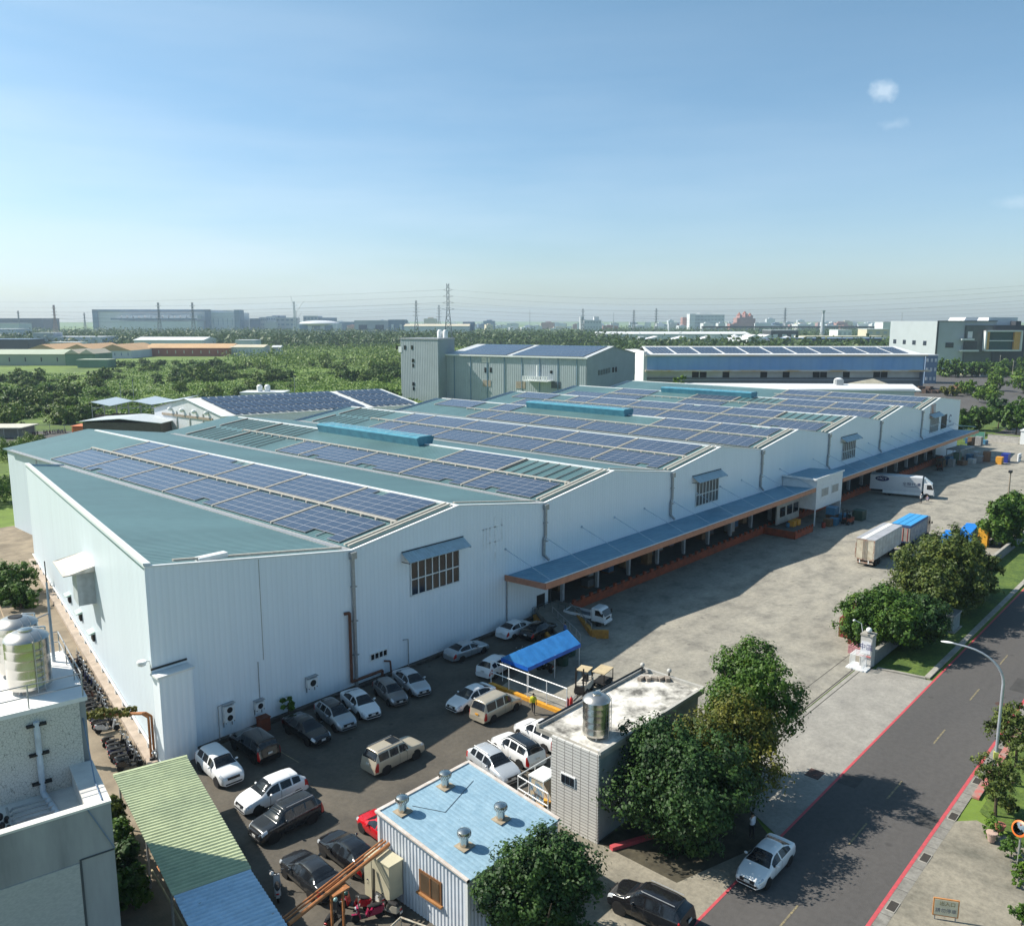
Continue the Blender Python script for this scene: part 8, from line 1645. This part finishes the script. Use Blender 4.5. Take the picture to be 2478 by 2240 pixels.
# middle and right distance
fb('white_long_warehouse', 'long white warehouse with a pale roof on the plain', 'warehouse', 1448, 1815, 808, 1250, 60, 'lg', 'gable', 'w', 3, win=(1, 20, .08, 'b')); fb('tent_roof_hall', 'hall with a row of small white pointed roofs', 'warehouse', 1560, 1755, 822, 1020, 30, 'b', 'saw', 'w', 4); fb('small_block', 'small grey block at the left end of the pointed roofs', 'building', 1549, 1562, 816, 1010, 20, 'g')
tt = thing('tent_roofs', 'three larger white pointed roofs right of the row of small ones', 'warehouse'); [MB().cyl((k * 32, 0, 6), (k * 32, 0, 14 - k), 16, .4, 12).build('pointed_roof', FM['w'], tt) for k in range(3)]; MB().box(-16, -14, 0, 80, 14, 6).build('wall', FM['lg'], tt); at_frame(tt, 1778, 1050)
fb('navy_long_hall', 'long navy glazed hall left of the pale office wing', 'factory', 1872, 2150, 820, 880, 40, 'n', 'flat', 'b', win=(1, 30, .5, 'b')); fb('dark_rooms', 'dark block with a flat top in front of the pale plain, centre right', 'building', 1866, 1932, 800, 1150, 40, 'k', 'flat', 'g', win=(1, 3, .5, 'lg')); fb('white_block', 'bright white block right of the tall grey stack', 'building', 2028, 2062, 799, 1100, 30, 'w', win=(2, 3, .5, 'g')); fb('cream_block', 'cream stepped block left of the pale office wing', 'building', 2098, 2152, 797, 1150, 30, 'c', win=(2, 3, .5, 'g')); fb('white_slab', 'narrow white slab rising beside the pale office wing', 'building', 2136, 2155, 780, 1300, 30, 'w'); fb('low_roofs', 'strip of low white roofs under the bright white block', 'warehouse', 1950, 2150, 815, 1000, 40, 'w', 'flat', 'c'); fb('low_roofs', 'strip of low pale roofs right of the pointed roofs', 'warehouse', 1812, 1880, 816, 980, 40, 'lg', 'saw', 'w', 3)
fb('apartment_slab', 'large pale apartment slab with stepped top on the right skyline', 'apartments', 1669, 1752, 762, 2400, 40, 'lg', win=(5, 10, .6, 'g')); fb('apartment_tower', 'narrow white tower at the left end of the large apartment slab', 'apartments', 1668, 1682, 760, 2380, 40, 'w'); fb('stepped_top', 'raised middle storeys above the large apartment slab', 'apartments', 1692, 1722, 758, 2405, 30, 'w', zb=50); fb('brown_tower', 'brownish block left of the large apartment slab', 'apartments', 1651, 1669, 768, 2420, 30, 'p')
cs = thing('pink_castle_block', 'brick pink block with a jagged turreted top on the right skyline', 'apartments'); D8 = 2500.0; w_ = wx(1827, D8, 1782); [MB().box(w_ * k / 7 + .3, 0, 0, w_ * (k + 1) / 7, 40, [38, 46, 40, 50, 42, 45, 36][k]).build('tower', FM['p'], cs) for k in range(7)]; [MB().cyl((w_ * (k + .5) / 7, 20, [38, 46, 40, 50, 42, 45, 36][k]), (w_ * (k + .5) / 7, 20, [38, 46, 40, 50, 42, 45, 36][k] + 8), 7, .3, 8).build('turret_roof', FM['r'], cs) for k in (1, 3, 5)]; at_frame(cs, 1782, D8)
fb('white_office', 'white office block below the pylon left of the middle', 'office building', 1413, 1455, 775, 1900, 30, 'w', win=(3, 6, .5, 'g')); fb('white_tower', 'white tower behind the white office block', 'building', 1437, 1449, 767, 1905, 20, 'w'); fb('white_tower', 'slim white tower left of the white office block', 'building', 1404, 1413, 767, 1910, 20, 'w')
vd = thing('viaduct', 'thin dark viaduct line crossing the plain on the right', 'bridge'); MB().box(0, 0, 14, 420, 12, 18).build('deck', FM['k'], vd); [MB().box(k * 32, 3, 0, k * 32 + 4, 9, 14).build('pier', FM['g'], vd) for k in range(14)]; at_frame(vd, 1700, 1900)
ck_ = thing('tall_stack', 'tall grey tower stack with a wider head on the right plain', 'tower'); MB().cyl((0, 0, 0), (0, 0, 43), 4.5, 1.8, 12).build('shaft', FM['g'], ck_); MB().cyl((0, 0, 43), (0, 0, 48), 2.0, 3.4, 12).build('head', FM['g'], ck_); at_frame(ck_, 1990, 1500)
for k, (px, yt, D_) in enumerate([(1282, 753, 2200), (1484, 760, 2300), (2180, 762, 1400)]): t = thing('mast', ['thin mast right of the big pylon', 'thin mast right of the white office block', 'short mast above the pale office wing'][k], 'mast'); h_ = hz_(yt, D_); MB().cyl((0, 0, 0), (0, 0, h_), 1.3, .5, 6).build('shaft', FM['g'], t); MB().cyl((0, 0, h_), (0, 0, h_ + 4), .3, .2, 5).build('tip', FM['k'], t); at_frame(t, px, D_)
# the city on the horizon: many small buildings, each its own object
cw_ = []
for k, mk in enumerate(('w', 'lg', 'g', 'b', 'c', 'p')):
    q = MB(); q.box(-.5, -.5, 0, .5, .5, 1); q.box(-.2, -.2, 1, .25, .2, 1.12); me = q.mesh('city_building'); me.materials.append(FM[mk]); cw_.append(me)
cr = random.Random(31)
for k in range(240):
    px = cr.choice([cr.uniform(1140, 2160), cr.uniform(1180, 2160), cr.uniform(560, 1200)]); D_ = cr.uniform(2300, 4200)
    if 2160 < px: continue
    o = bpy.data.objects.new('city_building', cw_[cr.choice([0, 0, 0, 1, 1, 2, 3, 4, 5])]); COL.objects.link(o); tag(o, 'one of the small pale buildings of the hazy city along the horizon', 'building', 'small buildings of the city on the horizon')
    r, _ = FR(px, 800, D_); x, y = FW2(r, D_); w_ = cr.uniform(14, 46); h_ = cr.uniform(8, 24) * (1.6 if cr.random() < .12 else 1); o.location = (x, y, 0); o.rotation_euler = (0, 0, HEAD_R + cr.uniform(-.3, .3)); o.scale = (w_, cr.uniform(12, 30), h_)
# pylons
pm2 = mat('pylon_grey', (.17, .19, .21), .6, .3); pwh = mat('pylon_red_white', (.40, .27, .26), .6)
tops_ = {}
def pylon(label, px, yt, D_, arms=3, thick=1.0, m=None, wide=1.0):
    t = thing('pylon', label, 'pylon'); h = hz_(yt, D_); b = MB(); r_ = .22 * thick; W0, W1 = h * .075 * wide, h * .018 * wide; nlev = 11; wq = lambda z: W0 + (W1 - W0) * min(1, z / (h * .62))
    for i in range(nlev):
        z0_, z1_ = h * i / nlev, h * (i + 1) / nlev; a_, c_ = wq(z0_), wq(z1_); cs_ = [(-1, -1), (1, -1), (1, 1), (-1, 1)]
        for k in range(4):
            s, s2 = cs_[k], cs_[(k + 1) % 4]; b.cyl((s[0] * a_, s[1] * a_, z0_), (s[0] * c_, s[1] * c_, z1_), r_, n=4, cap=False); b.cyl((s[0] * a_, s[1] * a_, z0_), (s2[0] * c_, s2[1] * c_, z1_), r_ * .6, n=4, cap=False); b.cyl((s2[0] * a_, s2[1] * a_, z0_), (s[0] * c_, s[1] * c_, z1_), r_ * .6, n=4, cap=False)
    b.build('lattice', m or pm2, t); pts = []
    for i in range(arms):
        z = h * (.60 + .30 * i / max(1, arms - 1)) if arms > 1 else h * .9; Lr = h * (.085 - .008 * i) * (1.15 if wide <= 1 else .9); b = MB()
        for s in (-1, 1): b.tube([(s * W1, 0, z - h * .015), (s * Lr, 0, z + .0)], r_ * .8, 4); b.tube([(s * W1, 0, z + h * .02), (s * Lr, 0, z)], r_ * .6, 4)
        b.build('cross_arm', m or pm2, t); pts.append((Lr, z))
    at_frame(t, px, D_); r, _ = FR(px, 800, D_); tops_[label] = (r, D_, pts, h); return t
P1 = 'largest dark lattice pylon near the middle of the skyline'; pylon(P1, 1085, 686, 1000, 4, 1.35)
P2 = 'grey pylon left of the largest one'; pylon(P2, 1008, 727, 1500, 4, 1.5)
pylon('smaller pylon between the two large ones', 1063, 738, 1900, 4, 1.6)
P3 = 'white pylon under construction with slanted derrick arms'; pylon(P3, 714, 730, 1500, 1, 1.4, FM['w'], .9)
P4 = 'pylon over the right half of the huge plant'; pylon(P4, 469, 732, 1600, 3, 1.4); P5 = 'pylon over the middle of the huge plant'; pylon(P5, 387, 732, 1600, 3, 1.4)
P6 = 'reddish pylon standing left of the huge plant'; pylon(P6, 135, 738, 1500, 4, 1.5, pwh); pylon('small faint pylon at the left above the navy block', 48, 752, 2100, 3, 1.5); pylon('small pylon just left of the huge plant', 207, 757, 2200, 3, 1.5)
P7 = 'pylon beside the white office block'; pylon(P7, 1410, 747, 1700, 3, 1.5); P8 = 'pylon over the city, left of a near pair'; pylon(P8, 1533, 750, 1750, 4, 1.4); P9 = 'pylon over the city, right of a near pair'; pylon(P9, 1587, 746, 1750, 4, 1.4); P10 = 'faint pylon left of the tall grey stack'; pylon(P10, 1898, 745, 2000, 4, 1.5)
t = thing('derrick', 'slanted derrick boom beside the white unfinished pylon', 'crane'); MB().tube([(0, 0, 45), (14, 0, 63)], .4, 5).build('boom', FM['w'], t); MB().tube([(0, 0, 45), (-8, 0, 72)], .35, 5).build('boom', FM['w'], t); MB().tube([(0, 0, 30), (10, 0, 45)], .35, 5).build('strut', FM['g'], t); MB().cyl((0, 0, 0), (0, 0, 46), .5, n=6).build('mast', FM['g'], t); at_frame(t, 718, 1490)
wm2 = mat('wire_grey', (.10, .11, .13), .6)
def wire(label, r0, D0_, z0_, r1, D1_, z1_, sag, rad=.10):
    b = MB(); pts = []
    for k in range(25):
        s = k / 24; r = r0 + (r1 - r0) * s; D_ = D0_ + (D1_ - D0_) * s; z = z0_ + (z1_ - z0_) * s - sag * 4 * s * (1 - s); x, y = FW2(r, D_); pts.append((x, y, z))
    b.tube(pts, rad, 4); tag(b.build('power_line', wm2), label, 'power line', 'power lines strung between the pylons')
r1_, D1_, p1_, h1 = tops_[P1]; r2_, D2_, p2_, h2 = tops_[P3]
side_n = ['lowest', 'second lowest', 'second highest', 'highest']
for i in range(4):
    Lr, z = p1_[i]; far = FR(-300, 800, 1900)[0]
    wire('%s power line running from the largest pylon to the left edge' % side_n[i], r1_ - Lr, D1_, z, far, 1900, hz_(760 - i * 12, 1900), 10)
    rr2 = FR(2700, 800, 650)[0]; wire('%s power line running from the largest pylon to the right edge' % side_n[i], r1_ + Lr, D1_, z, rr2, 650, 31 + (775 - (722 - i * 11)) / 2040 * 650 + 4, 13, .075)
    Lr, z = tops_[P2][2][i]; wire('%s power line from the grey pylon toward the left edge' % side_n[i], tops_[P2][0] - Lr, 1500, z, FR(-300, 800, 1700)[0], 1700, hz_(772 - i * 8, 1700), 9, .12)
    wire('%s power line from the grey pylon across the city to the right edge' % side_n[i], tops_[P2][0] + Lr, 1500, z, FR(2700, 800, 1100)[0], 1100, hz_(752 - i * 9, 1100), 14, .10)
for a_, b_, nm in ((P6, P5, 'reddish pylon and the plant pylon'), (P5, P4, 'two pylons over the huge plant'), (P8, P10, 'city pylon and the faint one')):
    for i in range(2):
        A1, B1 = tops_[a_], tops_[b_]; wire('%s power line between the %s' % (['lower', 'upper'][i], nm), A1[0] + A1[2][i][0], A1[1], A1[2][i][1], B1[0] - B1[2][i][0], B1[1], B1[2][i][1], 8, .12)

# ---------------------------------------------------------------- haze: one closed box of thin air round the camera and the scene
hz = bpy.data.materials.new('haze'); hz.use_nodes = True; th_ = hz.node_tree; th_.nodes.clear(); oo = th_.nodes.new('ShaderNodeOutputMaterial'); pv_ = th_.nodes.new('ShaderNodeVolumePrincipled')
pv_.inputs['Color'].default_value = (.66, .84, 1.0, 1); pv_.inputs['Density'].default_value = HAZE if 'HAZE' in globals() else .00011; pv_.inputs['Anisotropy'].default_value = .15; th_.links.new(pv_.outputs[0], oo.inputs['Volume'])
b = MB().box(-1400, -1400, -1.2, 5200, 5200, 125); o = struct(b.build('haze', hz), 'stuff')
